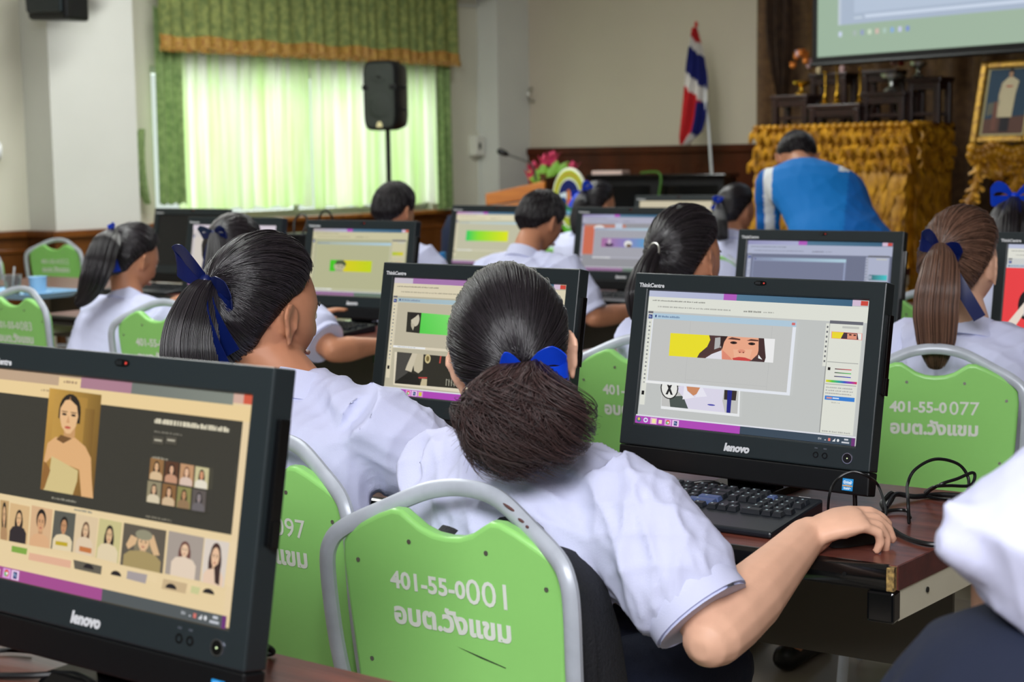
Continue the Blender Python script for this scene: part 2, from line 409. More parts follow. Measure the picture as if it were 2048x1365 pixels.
# ---- curtains
def pleat(s0, s1, z0, z1, off, npl, amp, nz=14, jit=0.25, gather=0.0, seed=1, flare=0.0):
    r = np.random.default_rng(seed); N = npl * 8 + 1
    u = np.linspace(0, 1, N); ph = np.cumsum(1 + jit * np.repeat(r.standard_normal(npl + 1), 8)[:N].clip(-1.5, 1.5)); ph = (ph - ph[0]) / (ph[-1] - ph[0]) * npl * 2 * np.pi
    amp_u = amp * (0.7 + 0.5 * np.interp(u, np.linspace(0, 1, npl + 1), r.random(npl + 1)))
    P = []
    for k in range(nz):
        v = k / (nz - 1); z = z1 + (z0 - z1) * v
        w = amp_u * (0.45 + 0.55 * v) * np.sin(ph + 0.25 * math.sin(3 * v + seed))
        sh = flare * v
        P.append([wl(s0 - sh + (s1 - s0 + 2 * sh) * a + 0.35 * b * 0.3, z + 0.01 * math.sin(40 * a + seed), off + b) for a, b in zip(u, w)])
    return np.array(P)
SHEER = mat('pale_green_sheer', (243, 242, 238), 0.8, spec=0.1, rgb2=(220, 238, 192), vscale=5, stretch=(3, 3, 0.12), trans=0.72)
DRAPE = mat('green_damask_drape', (176, 200, 138), 0.75, spec=0.15, rgb2=(140, 168, 112), vscale=26, trans=0.4)
VAL = mat('green_damask_valance', (196, 206, 132), 0.75, spec=0.15, rgb2=(146, 164, 106), vscale=24, trans=0.5)
FRINGE = mat('gold_fringe', (196, 160, 72), 0.6, rgb2=(150, 96, 40), vscale=60)
sL, sR = sw(296), sw(868)
Ztop = px(580, 60, 11.3)[2]; Zbot = 0.985
cz = lambda x, y: float(pxplane(x, y, W0 + WN * 0.14, WN)[2])
for i, (xa, xb, npl, yb, lab) in enumerate(((332, 600, 11, 418, 'pale green sheer curtain on the left half of the window'), (604, 852, 11, 412, 'pale green sheer curtain on the right half, behind the loudspeaker'))):
    a, b = sw(xb), sw(xa)
    o = MB().sheet(pleat(a, b, cz((xa + xb) / 2, yb), 2.35, 0.12, npl, 0.022, seed=3 + i), 0.002).obj('sheer_curtain', SHEER)
    tag(o, lab, 'curtain', 'sheer window curtains')
for i, (xa, xb, npl, yb, lab) in enumerate(((286, 338, 3, 410, 'green patterned drape hanging at the left side of the window'), (846, 872, 2, 420, 'narrow green patterned drape at the right side of the window'))):
    o = MB().sheet(pleat(sw(xb), sw(xa), cz(xa, yb), 2.4, 0.17, npl, 0.03, seed=8 + i), 0.003).obj('window_drape', DRAPE)
    tag(o, lab, 'curtain', 'window drapes')
# slack of the left drape bunched against the wall
P = []
for k in range(9):
    v = k / 8; c = np.array([pxplane(286 + 12 * v - 14 * math.sin(math.pi * v), 258 + 150 * v, W0 + WN * 0.1, WN)])[0]
    hw = 0.025 + 0.035 * math.sin(math.pi * v); P.append([c + WD * hw * a + WN * (0.02 * math.cos(4 * a)) for a in np.linspace(-1, 1, 7)])
tag(MB().sheet(np.array(P), 0.004).obj('window_drape', DRAPE), 'slack end of green drape bunched against the wall left of the window', 'curtain')
vs0, vs1 = sw(878), sw(285)
val = tag(MB().sheet(pleat(vs0, vs1, cz(580, 92), 2.72, 0.23, 26, 0.018, nz=10, seed=5, flare=0.0), 0.004).obj('valance', VAL), 'green patterned valance with gold fringe over the window', 'valance')
P = pleat(vs0, vs1, cz(580, 112), cz(580, 88), 0.242, 26, 0.02, nz=3, seed=5)
MB().sheet(P, 0.006).obj('fringe', FRINGE, val)
m = MB(); r5 = np.random.default_rng(4)
for i in range(130):
    s = vs0 + (vs1 - vs0) * i / 129; zz = cz(580, 110)
    c = wl(s, zz - 0.012, 0.25 + 0.012 * math.sin(i)); m.lathe([(0.002, 0.03), (0.007, 0.018), (0.010, 0.0), (0.006, -0.02)], c, 6)
t_ = m.obj('tassels', FRINGE, val); t_['kind'] = 'stuff'
struct(MB().hexa(slab(wl, sp1, sA - 0.25, 2.70, 2.76, 0, 0.3)).obj('trim_8', WALL, smooth=False))
# ================================================================== DESKS, CHAIRS, COMPUTERS
YAW = rad(-36.0)
RV = A3(math.cos(YAW), math.sin(YAW), 0); NV = A3(-math.sin(YAW), math.cos(YAW), 0)
def rn(r, n, z=0.0): return RV * r + NV * n + UPZ * z
DZ = 0.75
def make_desk(loc, rz, L, skew, label, D=0.56, group=None):
    t = empty('computer_desk', loc, rz)
    tag(t, label, 'desk', group)
    T = 0.037; z0 = DZ - T; k = skew
    MB().hexa([(-L, 0.012, z0), (-0.0, 0.012, z0), (k * D, D, z0), (-L, D, z0), (-L, 0.012, DZ), (-0.0, 0.012, DZ), (k * D, D, DZ), (-L, D, DZ)]).obj('desktop', DESKW, t, smooth=False, bevel=0.0012)
    for x0, kk, s in ((0.0005, k, 1), (-L - 0.0005, 0, -1)):
        a = [(x0, 0.012, z0), (x0 + 0.0015 * s, 0.012, z0), (x0 + 0.0015 * s + kk * D, D, z0), (x0 + kk * D, D, z0)]
        if s < 0: a = [a[1], a[0], a[3], a[2]]
        MB().hexa(a + [(p[0], p[1], DZ - 0.0006) for p in a]).obj('edge_band', DESKE, t, smooth=False)
    # black bull-nose strip along the front edge
    prof = [(0.012, DZ + 0.0008), (0.004, DZ + 0.0003), (-0.002, DZ - 0.004), (-0.004, DZ - 0.012), (-0.004, z0 + 0.004), (-0.001, z0), (0.012, z0)]
    R = [[(x, y, z) for y, z in prof] for x in np.linspace(-L, -0.012, 6)]
    e = MB().rings(R).obj('front_edge_strip', GLOSSB, t)
    for x in (-0.075, -L / 2, -L + 0.08):
        MB().lathe([(0.0035, -0.0018), (0.003, 0.0), (0.001, 0.0004)], (x, -0.004, DZ - 0.018), 8, axis=1).obj('screw', BLACKD, e)
    MB().box((-0.006, 0.004, DZ - T / 2), (0.011, 0.013, T - 0.002)).obj('bare_corner', mat('chipboard', (176, 146, 84), 0.8, rgb2=(60, 44, 30), vscale=120), t, smooth=False)
    # beige steel under-frame with black corner caps
    m = MB(); za, zb = z0 - 0.048, z0 - 0.0005
    m.hexa([(-0.004, 0.02, za), (0.0, 0.02, za), (k * D, D - 0.01, za), (k * D - 0.004, D - 0.01, za), (-0.004, 0.02, zb), (0.0, 0.02, zb), (k * D, D - 0.01, zb), (k * D - 0.004, D - 0.01, zb)])
    m.box((-L + 0.002, D / 2, (za + zb) / 2), (0.004, D - 0.03, zb - za)); m.box((-L / 2, D - 0.03, (za + zb) / 2), (L - 0.01, 0.03, zb - za))
    fr = m.obj('frame', BEIGE, t, smooth=False)
    MB().lathe([(0.0045, -0.0006), (0.0045, 0.001)], (0, 0, 0), 10, axis=1).obj('hole', BLACKD, fr, xf=lambda v: (v @ RZ(math.pi / 2 - math.atan(k)).T) + A3(0.0008 + k * 0.11, 0.11, (za + zb) / 2 + 0.004))
    for x in (-0.02, -L + 0.02):
        MB().box((x, 0.011, (za + zb) / 2), (0.042, 0.03, zb - za)).obj('corner_cap', GLOSSB, t, smooth=False, bevel=0.004)
    for x in (-0.03 + k * D * .9, -L + 0.06):
        m = MB(); m.box((x, D * 0.88, z0 / 2 + 0.02), (0.05, 0.10, z0 - 0.04)); m.box((x, D / 2, 0.025), (0.05, D - 0.04, 0.045))
        m.obj('leg', BEIGE, t, smooth=False, bevel=0.006)
    MB().box((-L / 2, D - 0.045, 0.555), (L - 0.14, 0.012, 0.25)).obj('modesty_panel', BEIGE_SHADED, t, smooth=False)
    MB().box((-L / 2, D * 0.62, 0.12), (L - 0.14, 0.03, 0.05)).obj('cross_bar', BEIGE, t, smooth=False)
    return t
corner = px(1789.5, 1136.5, 2.23); 
make_desk((corner[0], corner[1], 0), rad(-33.0), 1.85, 0.12, 'mahogany desk in the centre with black front edge, under the two focused monitors')
for r, n, L, lab in ((-0.85, 0.78, 1.8, 'mahogany desk nearest the camera, its back edge crossing the bottom'),
                     (-0.80, 3.90, 1.9, 'desk behind the numbered chair at right, mostly hidden by monitors'),
                     (-3.45, 4.00, 1.85, 'desk in front of the girl with royal blue ribbon, at left'),
                     (-3.25, 5.50, 1.9, 'desk where the white-shirted boy types, behind the focused monitor'),
                     (-5.40, 4.88, 1.7, 'brown desk at far left carrying the light blue tray and cups'),
                     (-1.25, 5.52, 1.5, 'desk of the girl with bright blue bow at the right edge'),
                     (-3.15, 7.36, 1.9, 'farthest desk, near the lectern and the bending man in blue')):
    p = rn(r, n); make_desk((p[0], p[1], 0), YAW, L, 0.0, lab)

# ---------------------------------------------------------------- screens
SW_, SH_ = 0.443, 0.24919
MTILT = rad(10.8)
def S(c): return np.array(lin(c)[:3])
class Canvas:
    def __init__(s, pose=None, tf=None, mb=None, st=None):
        s.pose = pose; s.mb = mb or MB(); s.st = st or {'k': 0}
        s.tf = tf or (lambda u, v: ((u - 0.5) * SW_, (0.5 - v) * SH_))
    def uv(s, x, y):
        c, yaw = s.pose; r = A3(math.cos(yaw), math.sin(yaw), 0); n = A3(-math.sin(yaw), math.cos(yaw), 0)
        u = UPZ * math.cos(MTILT) + n * math.sin(MTILT); nn = np.cross(r, u)
        p = pxplane(x, y, c, nn) - c
        return float(p @ r) / SW_ + 0.5, 0.5 - float(p @ u) / SH_
    def _lay(s): s.st['k'] += 1; return 0.0055 - 0.000022 * s.st['k']
    def poly(s, pts, col, col2=None):
        z = s._lay(); q = [s.tf(*p) for p in pts]; v = [(a, z, b) for a, b in q]
        c = S(col) if not isinstance(col, list) else np.array([S(k) for k in col])
        s.mb.add(v, [tuple(range(len(v)))], 0, c); return s
    def rect(s, u0, v0, u1, v1, col, col2=None, vert=False):
        c = col if col2 is None else ([col, col2, col2, col] if not vert else [col, col, col2, col2])
        return s.poly([(u0, v0), (u1, v0), (u1, v1), (u0, v1)], c)
    def ell(s, cu, cv, ru, rv, col, n=18, a0=0, a1=2 * math.pi, rot=0.0):
        P = []
        for t in np.linspace(a0, a1, n, endpoint=abs(a1 - a0) < 6.2):
            x, y = ru * math.cos(t), rv * math.sin(t); P.append((cu + x * math.cos(rot) - y * math.sin(rot), cv + x * math.sin(rot) + y * math.cos(rot)))
        return s.poly(P, col)
    def P(s, pts, col):      # polygon given in photograph pixels
        return s.poly([s.uv(*p) for p in pts], col)
    def sub(s, quad, pxs=False):
        q = [s.tf(*(s.uv(*p) if pxs else p)) for p in quad]
        q = np.array(q)
        tf = lambda a, b: tuple(q[0] * (1 - a) * (1 - b) + q[1] * a * (1 - b) + q[2] * a * b + q[3] * (1 - a) * b)
        return Canvas(s.pose, tf, s.mb, s.st)
    def lines(s, u0, v0, u1, n, gap, h, col, seed=0):   # rows of tiny illegible text
        r = random.Random(seed)
        for i in range(n):
            u = u0; v = v0 + i * gap
            while u < u1 - 0.004:
                w = min(r.uniform(0.003, 0.010), u1 - u); s.rect(u, v + h * r.choice((0, 0, .25)), u + w, v + h, col); u += w + r.choice((.0012, .0012, .004))
    def text(s, t, u, v, size, col, align='LEFT', bold=0.0):
        z = s._lay(); g, f = text_geo(t, 1.0, bold, 0, align)
        q = [s.tf(u + x * size * SH_ / SW_, v - y * size) for x, y, _ in g]
        s.mb.add([(a, z, b) for a, b in q], f, 0, S(col))
def portrait(c, bg, hair, skin, top, face=(0.5, 0.36), fr=0.16, long=True, bg2=None, hat=None):
    fx, fy = face; c.rect(0, 0, 1, 1, bg, bg2)
    if long: c.ell(fx, fy + fr * 0.9, fr * 1.45, fr * 2.2, hair)
    c.poly([(fx - fr * 0.45, fy + fr * 0.6), (fx + fr * 0.45, fy + fr * 0.6), (fx + fr * 0.5, fy + fr * 2), (fx - fr * 0.5, fy + fr * 2)], tuple(int(k * 0.88) for k in skin))
    w = min(0.44, fr * 2.9); sy = fy + fr * 1.75
    c.poly([(max(0, fx - w), 1), (max(0, fx - w), sy + 0.12), (max(0, fx - w * 0.7), sy), (fx - fr * 0.5, sy - 0.04), (fx + fr * 0.5, sy - 0.04), (min(1, fx + w * 0.7), sy), (min(1, fx + w), sy + 0.12), (min(1, fx + w), 1)], top)
    c.ell(fx, fy - fr * 0.25, fr * 1.15, fr * 1.35, hair)
    c.ell(fx, fy + fr * 0.15, fr * 0.85, fr * 1.2, skin)
    for sx in (-1, 1):
        c.ell(fx + sx * fr * 0.36, fy + fr * 0.05, fr * 0.15, fr * 0.08, (40, 26, 22)); c.rect(fx + sx * fr * 0.36 - fr * 0.2, fy - fr * 0.2, fx + sx * fr * 0.36 + fr * 0.2, fy - fr * 0.12, hair)
    c.ell(fx, fy + fr * 0.8, fr * 0.26, fr * 0.1, (176, 84, 78)); c.poly([(fx - fr * 0.05, fy), (fx + fr * 0.13, fy + fr * 0.45), (fx - fr * 0.12, fy + fr * 0.45)], tuple(int(k * 0.93) for k in skin))
    return c
def taskbar(c, cream, pur=(178, 72, 186), slate=(58, 74, 90), split=0.5, ui=True):
    c.rect(0, 0.945, split, 1.0, pur); c.rect(split, 0.945, 1, 1, slate); c.rect(0.985, 0.945, 1, 1, (110, 50, 120))
    if ui:
        c.ell(0.018, 0.972, 0.012, 0.02, (70, 110, 140)); c.ell(0.018, 0.968, 0.006, 0.011, (230, 190, 90))
        c.ell(0.052, 0.972, 0.011, 0.018, (225, 235, 250)); c.ell(0.052, 0.972, 0.006, 0.009, (170, 80, 190))
        c.rect(0.075, 0.95, 0.107, 0.996, (228, 170, 222)); c.rect(0.083, 0.957, 0.102, 0.99, (246, 238, 170))
        c.rect(0.116, 0.96, 0.132, 0.988, (248, 226, 190))
        c.rect(0.145, 0.95, 0.178, 0.996, (222, 160, 220)); c.ell(0.161, 0.972, 0.010, 0.017, (226, 84, 70)); c.ell(0.158, 0.977, 0.007, 0.011, (120, 190, 110)); c.ell(0.163, 0.973, 0.0045, 0.007, (240, 240, 245))
        c.rect(0.182, 0.95, 0.214, 0.996, (236, 206, 238)); c.rect(0.190, 0.958, 0.206, 0.99, (28, 52, 112)); c.text('Ps', 0.1915, 0.974, 0.024, (190, 220, 250))
        c.text('EN', 0.845, 0.972, 0.02, (220, 224, 230)); c.poly([(0.872, 0.98), (0.876, 0.972), (0.88, 0.98)], (220, 224, 230)); c.rect(0.888, 0.962, 0.898, 0.982, (220, 120, 110)); c.poly([(0.905, 0.982), (0.918, 0.96), (0.918, 0.982)], (230, 232, 235)); c.ell(0.93, 0.972, 0.005, 0.01, (230, 232, 235))
        c.rect(0.955, 0.955, 0.972, 0.966, (210, 214, 222)); c.rect(0.945, 0.976, 0.977, 0.987, (200, 204, 212))
def photo_editor(c, grey, cream, title=(190, 196, 220), warm=False, top_split=0.42, panel=True):
    c.rect(0, 0, 1, 1, grey)
    c.rect(0, 0, top_split, 0.045, title, (176, 180, 214)); c.rect(top_split, 0, 0.93, 0.045, (84, 122, 150), (60, 100, 130)); c.rect(0.36, 0, top_split, 0.045, (178, 92, 190)); c.rect(0.93, 0, 0.965, 0.04, (214, 190, 214)); c.rect(0.965, 0.004, 0.995, 0.036, (206, 72, 60))
    c.rect(0, 0.045, 1, 0.155, cream); k_ = tuple(int(q * .78) for q in cream); k2 = tuple(int(q * .66) for q in cream); c.lines(0.02, 0.068, 0.28, 1, 0.02, 0.009, k2, 3); c.lines(0.05, 0.113, 0.40, 1, 0.02, 0.010, k_, 4); c.lines(0.46, 0.113, 0.54, 1, 0.02, 0.012, k2, 5); c.lines(0.55, 0.115, 0.60, 1, 0.02, 0.008, k_, 5)
    c.rect(0.008, 0.155, 0.032, 0.86, cream); c.rect(0.008, 0.155, 0.032, 0.172, (110, 110, 116)); c.rect(0.010, 0.18, 0.030, 0.212, (50, 66, 130)); c.text('Ps', 0.0125, 0.197, 0.024, (200, 214, 250))
    for i in range(16): c.rect(0.016, 0.235 + i * 0.03, 0.024, 0.246 + i * 0.03, (120, 122, 126) if i % 3 else (170, 172, 170))
    c.rect(0.013, 0.755, 0.026, 0.785, (14, 14, 16))
    if panel:
        c.rect(0.845, 0.15, 0.985, 0.93, cream); c.rect(0.845, 0.15, 0.985, 0.172, (104, 106, 116)); c.rect(0.843, 0.172, 0.847, 0.93, (150, 152, 150)); c.rect(0.83, 0.172, 0.845, 0.47, cream)
        for i in range(8): c.rect(0.834, 0.19 + i * 0.034, 0.841, 0.204 + i * 0.034, (110, 112, 116))
        c.rect(0.9, 0.185, 0.97, 0.2, (196, 198, 192)); c.rect(0.85, 0.435, 0.98, 0.44, (170, 172, 168)); c.rect(0.85, 0.588, 0.98, 0.593, (170, 172, 168))
        c.rect(0.855, 0.475, 0.866, 0.495, (18, 16, 18))
        for i, k in enumerate(((220, 70, 80), (70, 200, 90), (60, 60, 200))): c.rect(0.885, 0.48 + i * 0.026, 0.955, 0.486 + i * 0.026, (40, 20, 40), k)
        hue = [(235, 220, 40), (90, 200, 60), (40, 170, 150), (60, 90, 200), (150, 60, 180), (220, 50, 80)]
        for i in range(5): c.rect(0.852 + i * 0.026, 0.562, 0.852 + (i + 1) * 0.026, 0.578, hue[i], hue[i + 1])
        c.lines(0.855, 0.61, 0.97, 3, 0.02, 0.008, (180, 180, 176), 8); c.rect(0.855, 0.672, 0.98, 0.70, (52, 128, 214)); c.rect(0.862, 0.68, 0.885, 0.692, (214, 150, 150)); c.rect(0.888, 0.681, 0.915, 0.69, (220, 232, 250)); c.lines(0.885, 0.712, 0.92, 1, 0.02, 0.008, (190, 190, 180), 9); c.lines(0.856, 0.912, 0.975, 1, 0.02, 0.01, (186, 186, 180), 10)
    c.rect(0, 0.935, 1, 0.945, (226, 228, 236))
def doc_window(c, u0, v0, u1, v1, bar=(186, 206, 222), inner=(197, 198, 196), edge=(222, 228, 238), close=True):
    c.rect(u0, v0, u1, v1, edge); c.rect(u0, v0, u1, v0 + 0.038, bar, (176, 208, 224)); c.rect(u0 + 0.004, v0 + 0.04, u1 - 0.012, v1 - 0.022, inner)
    c.rect(u0 + 0.012, v0 + 0.010, u0 + 0.02, v0 + 0.026, (50, 62, 120)); c.lines(u0 + 0.026, v0 + 0.012, u0 + 0.14, 1, 0.02, 0.012, (130, 146, 168), 2)
    if close: c.rect(u1 - 0.032, v0 + 0.006, u1 - 0.012, v0 + 0.026, (206, 110, 110))
    c.rect(u0 + 0.002, v1 - 0.02, u0 + 0.2, v1 - 0.004, (238, 240, 240)); c.lines(u0 + 0.03, v1 - 0.015, u0 + 0.14, 1, 0.02, 0.006, (180, 184, 186), 6)

SCREENM = attr_mat('screen_glow', 0.92, 0.25, 0.35)
LOGOM = mat('silver_lettering', (225, 228, 232), 0.35, metal=0.2)
ledg = bpy.data.materials.new('green_led'); ledg.use_nodes = True; ledg.node_tree.nodes['Principled BSDF'].inputs['Emission Color'].default_value = (0.5, 0.9, 0.1, 1); ledg.node_tree.nodes['Principled BSDF'].inputs['Emission Strength'].default_value = 0.8
RED = mat('red_dot', (220, 70, 60), 0.4); STICK = mat('blue_sticker', (40, 150, 222), 0.3); STICKW = mat('sticker_print', (225, 240, 250), 0.35); STICKO = mat('sticker_orange', (220, 170, 110), 0.35)
def mt(v):      # body coordinates (right, depth away, up; origin at the screen centre) -> monitor root frame
    v = np.asarray(v, float); z0 = 0.231
    return np.stack([v[:, 0], v[:, 1] * math.cos(MTILT) + v[:, 2] * math.sin(MTILT), z0 + v[:, 2] * math.cos(MTILT) - v[:, 1] * math.sin(MTILT)], 1)
_mon = {}
def monitor(pos, yaw, label, draw, group='all-in-one computers', on=True):
    root = empty('desktop_computer', (pos[0], pos[1], DZ), yaw); tag(root, label, 'computer', group)
    def part(key, name, mats, build, parent=root, **kw):
        if key not in _mon:
            o = build().obj(name, mats, parent, xf=mt, **kw); _mon[key] = (o.data, kw.get('bevel', 0)); return o
        me, bv = _mon[key]; o = bpy.data.objects.new(name, me); link(o, parent)
        if bv: b = o.modifiers.new('Bevel', 'BEVEL'); b.width = bv; b.segments = 2; b.limit_method = 'ANGLE'; b.angle_limit = rad(35)
        return o
    X0, X1, Y0, Y1 = 0.2525, 0.2225, 0.157, 0.1256
    def bez():
        q = MB(); o = [(-X0, -0.166), (X0, -0.166), (X0, Y0), (-X0, Y0)]; i = [(-X1, -Y1), (X1, -Y1), (X1, Y1), (-X1, Y1)]
        v = [(x, 0, z) for x, z in o] + [(x, 0, z) for x, z in i] + [(x * 0.997, 0.006, z * 0.997) for x, z in i] + [(x, 0.034, z) for x, z in o]
        f = []
        for a in range(4):
            b = (a + 1) % 4; f += [(a, b, 4 + b, 4 + a), (4 + a, 4 + b, 8 + b, 8 + a), (b, a, 12 + a, 12 + b)]
        return q.add(v, f + [(15, 14, 13, 12)])
    bz = part('bezel', 'bezel', BLACKP, bez, smooth=False, bevel=0.0025)
    part('chin', 'lower_bezel', BLACKD, lambda: MB().hexa([(-X0, 0.004, -0.207), (X0, 0.004, -0.207), (X0, 0.034, -0.207), (-X0, 0.034, -0.207), (-X0, 0.001, -0.1665), (X0, 0.001, -0.1665), (X0, 0.034, -0.1665), (-X0, 0.034, -0.1665)]), smooth=False, bevel=0.003)
    part('back', 'back_housing', BLACKD, lambda: MB().hexa([(-0.235, 0.034, -0.19), (0.235, 0.034, -0.19), (0.19, 0.085, -0.15), (-0.19, 0.085, -0.15), (-0.235, 0.034, 0.145), (0.235, 0.034, 0.145), (0.19, 0.075, 0.10), (-0.19, 0.075, 0.10)]), smooth=False, bevel=0.006)
    part('drive', 'optical_drive', GLOSSB, lambda: MB().box((0.2555, 0.018, 0.035), (0.008, 0.016, 0.135)).box((0.2605, 0.018, -0.02), (0.003, 0.012, 0.03)), smooth=False, bevel=0.001)
    part('wm', 'lettering', LOGOM, lambda: (lambda g: MB().add([(x - 0.2135, -0.0008, z + 0.1335) for x, z, _ in g[0]], g[1]))(text_geo('ThinkCentre', 0.0105, 0.0004)), bz, smooth=False)
    part('logo', 'logo_lettering', LOGOM, lambda: (lambda g: MB().add([(x - 0.0035, -0.0008, z - 0.151) for x, z, _ in g[0]], g[1]))(text_geo('lenovo', 0.0185, 0.0011, 0.18)), bz, smooth=False)
    wc = part('cam', 'webcam_slider', GLOSSB, lambda: MB().lathe([(0.0035, -0.0007), (0.0035, 0.001)], (0, 0, 0), 16, axis=1).box((0, 0, 0), (0.010, 0.0012, 0.006)) and (lambda q: q)(MB().rings([[(0.013 + 0.0125 * math.copysign(abs(math.cos(t)) ** 0.6, math.cos(t)), -0.0009 if k == 0 else 0.001, 0.1462 + 0.0042 * math.sin(t)) for t in np.linspace(0, 2 * math.pi, 20, endpoint=False)] for k in (0, 1)])), bz)
    part('reddot', 'slider_dot', RED, lambda: MB().lathe([(0.0017, -0.0005), (0.0015, 0.0006)], (0.0205, -0.0012, 0.1462), 10, axis=1), wc)
    part('lens', 'webcam_lens', mat('dark_slider', (22, 27, 30), 0.5), lambda: MB().box((0.008, -0.0012, 0.1462), (0.010, 0.0008, 0.005)), wc, smooth=False)
    pb = part('power', 'power_button', mat('chrome_ring', (210, 215, 235), 0.15, metal=1.0), lambda: MB().rings([[(0.2105 + r * math.cos(t), y, -0.1462 + r * math.sin(t)) for t in np.linspace(0, 2 * math.pi, 24, endpoint=False)] for r, y in ((0.0098, 0.0), (0.0094, -0.0018), (0.0080, -0.0018), (0.0078, -0.0002))], caps=False))
    part('pcap', 'button_cap', GLOSSB, lambda: MB().lathe([(0.0078, -0.0012), (0.0078, 0.001)], (0.2105, -0.0004, -0.1462), 20, axis=1), pb)
    part('led', 'power_light', ledg, lambda: MB().lathe([(0.0011, -0.0006), (0.0011, 0.0)], (0.2105, -0.0016, -0.1462), 8, axis=1), pb)
    for i, x in enumerate((0.151, 0.168)):
        part('jack%d' % i, 'audio_jack', GLOSSB, lambda: MB().rings([[(x + r * math.cos(t), y, -0.1462 + r * math.sin(t)) for t in np.linspace(0, 2 * math.pi, 14, endpoint=False)] for r, y in ((0.0056, -0.0001), (0.0052, -0.001), (0.0036, -0.001), (0.0034, 0.0))], caps=False), bz)
        part('jackmark%d' % i, 'jack_mark', mat('grey_print', (70, 76, 84), 0.5), lambda: MB().box((x, -0.0006, -0.1345), (0.006, 0.0004, 0.0025)), bz, smooth=False)
    stk = part('sticker', 'sticker', STICK, lambda: MB().box((0.2145, 0.0018, -0.1905), (0.0195, 0.001, 0.0205)), smooth=False)
    part('stk1', 'sticker_print', STICKW, lambda: (lambda g: MB().add([(x + 0.2145, 0.0012, z - 0.1865) for x, z, _ in g[0]], g[1]))(text_geo('intel', 0.0075, 0.0003)).rings([[(0.2145 + rr * math.cos(t), 0.0012, -0.1865 + 0.5 * rr * math.sin(t)) for t in np.linspace(0.3, 5.6, 16)] for rr in (0.0078, 0.0086)], caps=False), stk, smooth=False)
    part('stk2', 'sticker_print', STICKO, lambda: MB().box((0.2145, 0.0012, -0.1925), (0.018, 0.0003, 0.0022)), stk, smooth=False)
    part('stk3', 'sticker_print', STICKW, lambda: (lambda g: MB().add([(x + 0.2145, 0.0012, z - 0.1968) for x, z, _ in g[0]], g[1]))(text_geo('inside', 0.0058, 0.0003)), stk, smooth=False)
    # easel stand: centre foot plate, two rods, back leg (built upright, on the desk)
    def stand():
        q = MB(); zb = 0.231 - 0.207 * math.cos(MTILT) - 0.0
        q.hexa([(-0.075, -0.045, 0.0), (0.075, -0.045, 0), (0.075, 0.12, 0), (-0.075, 0.12, 0), (-0.07, -0.035, 0.012), (0.07, -0.035, 0.012), (0.07, 0.11, 0.012), (-0.07, 0.11, 0.012)])
        q.hexa([(-0.05, 0.02, 0.01), (0.05, 0.02, 0.01), (0.05, 0.05, 0.01), (-0.05, 0.05, 0.01), (-0.05, 0.03, 0.13), (0.05, 0.03, 0.13), (0.05, 0.055, 0.13), (-0.05, 0.055, 0.13)])
        for s_ in (-1, 1): q.tube([(s_ * 0.222, -0.02, 0.003), (s_ * 0.222, -0.022, 0.03)], 0.0042, 8)
        return q
    if 'stand' not in _mon:
        o = stand().obj('stand', GLOSSB, root, smooth=False, bevel=0.002); _mon['stand'] = o.data
    else: link(bpy.data.objects.new('stand', _mon['stand']), root)
    cv = Canvas((A3(pos[0], pos[1], DZ + 0.231), yaw))
    if on: draw(cv)
    else: cv.rect(0, 0, 1, 1, (10, 11, 12))
    cv.mb.obj('screen', SCREENM, root, smooth=False, color=True, xf=mt)
    return root

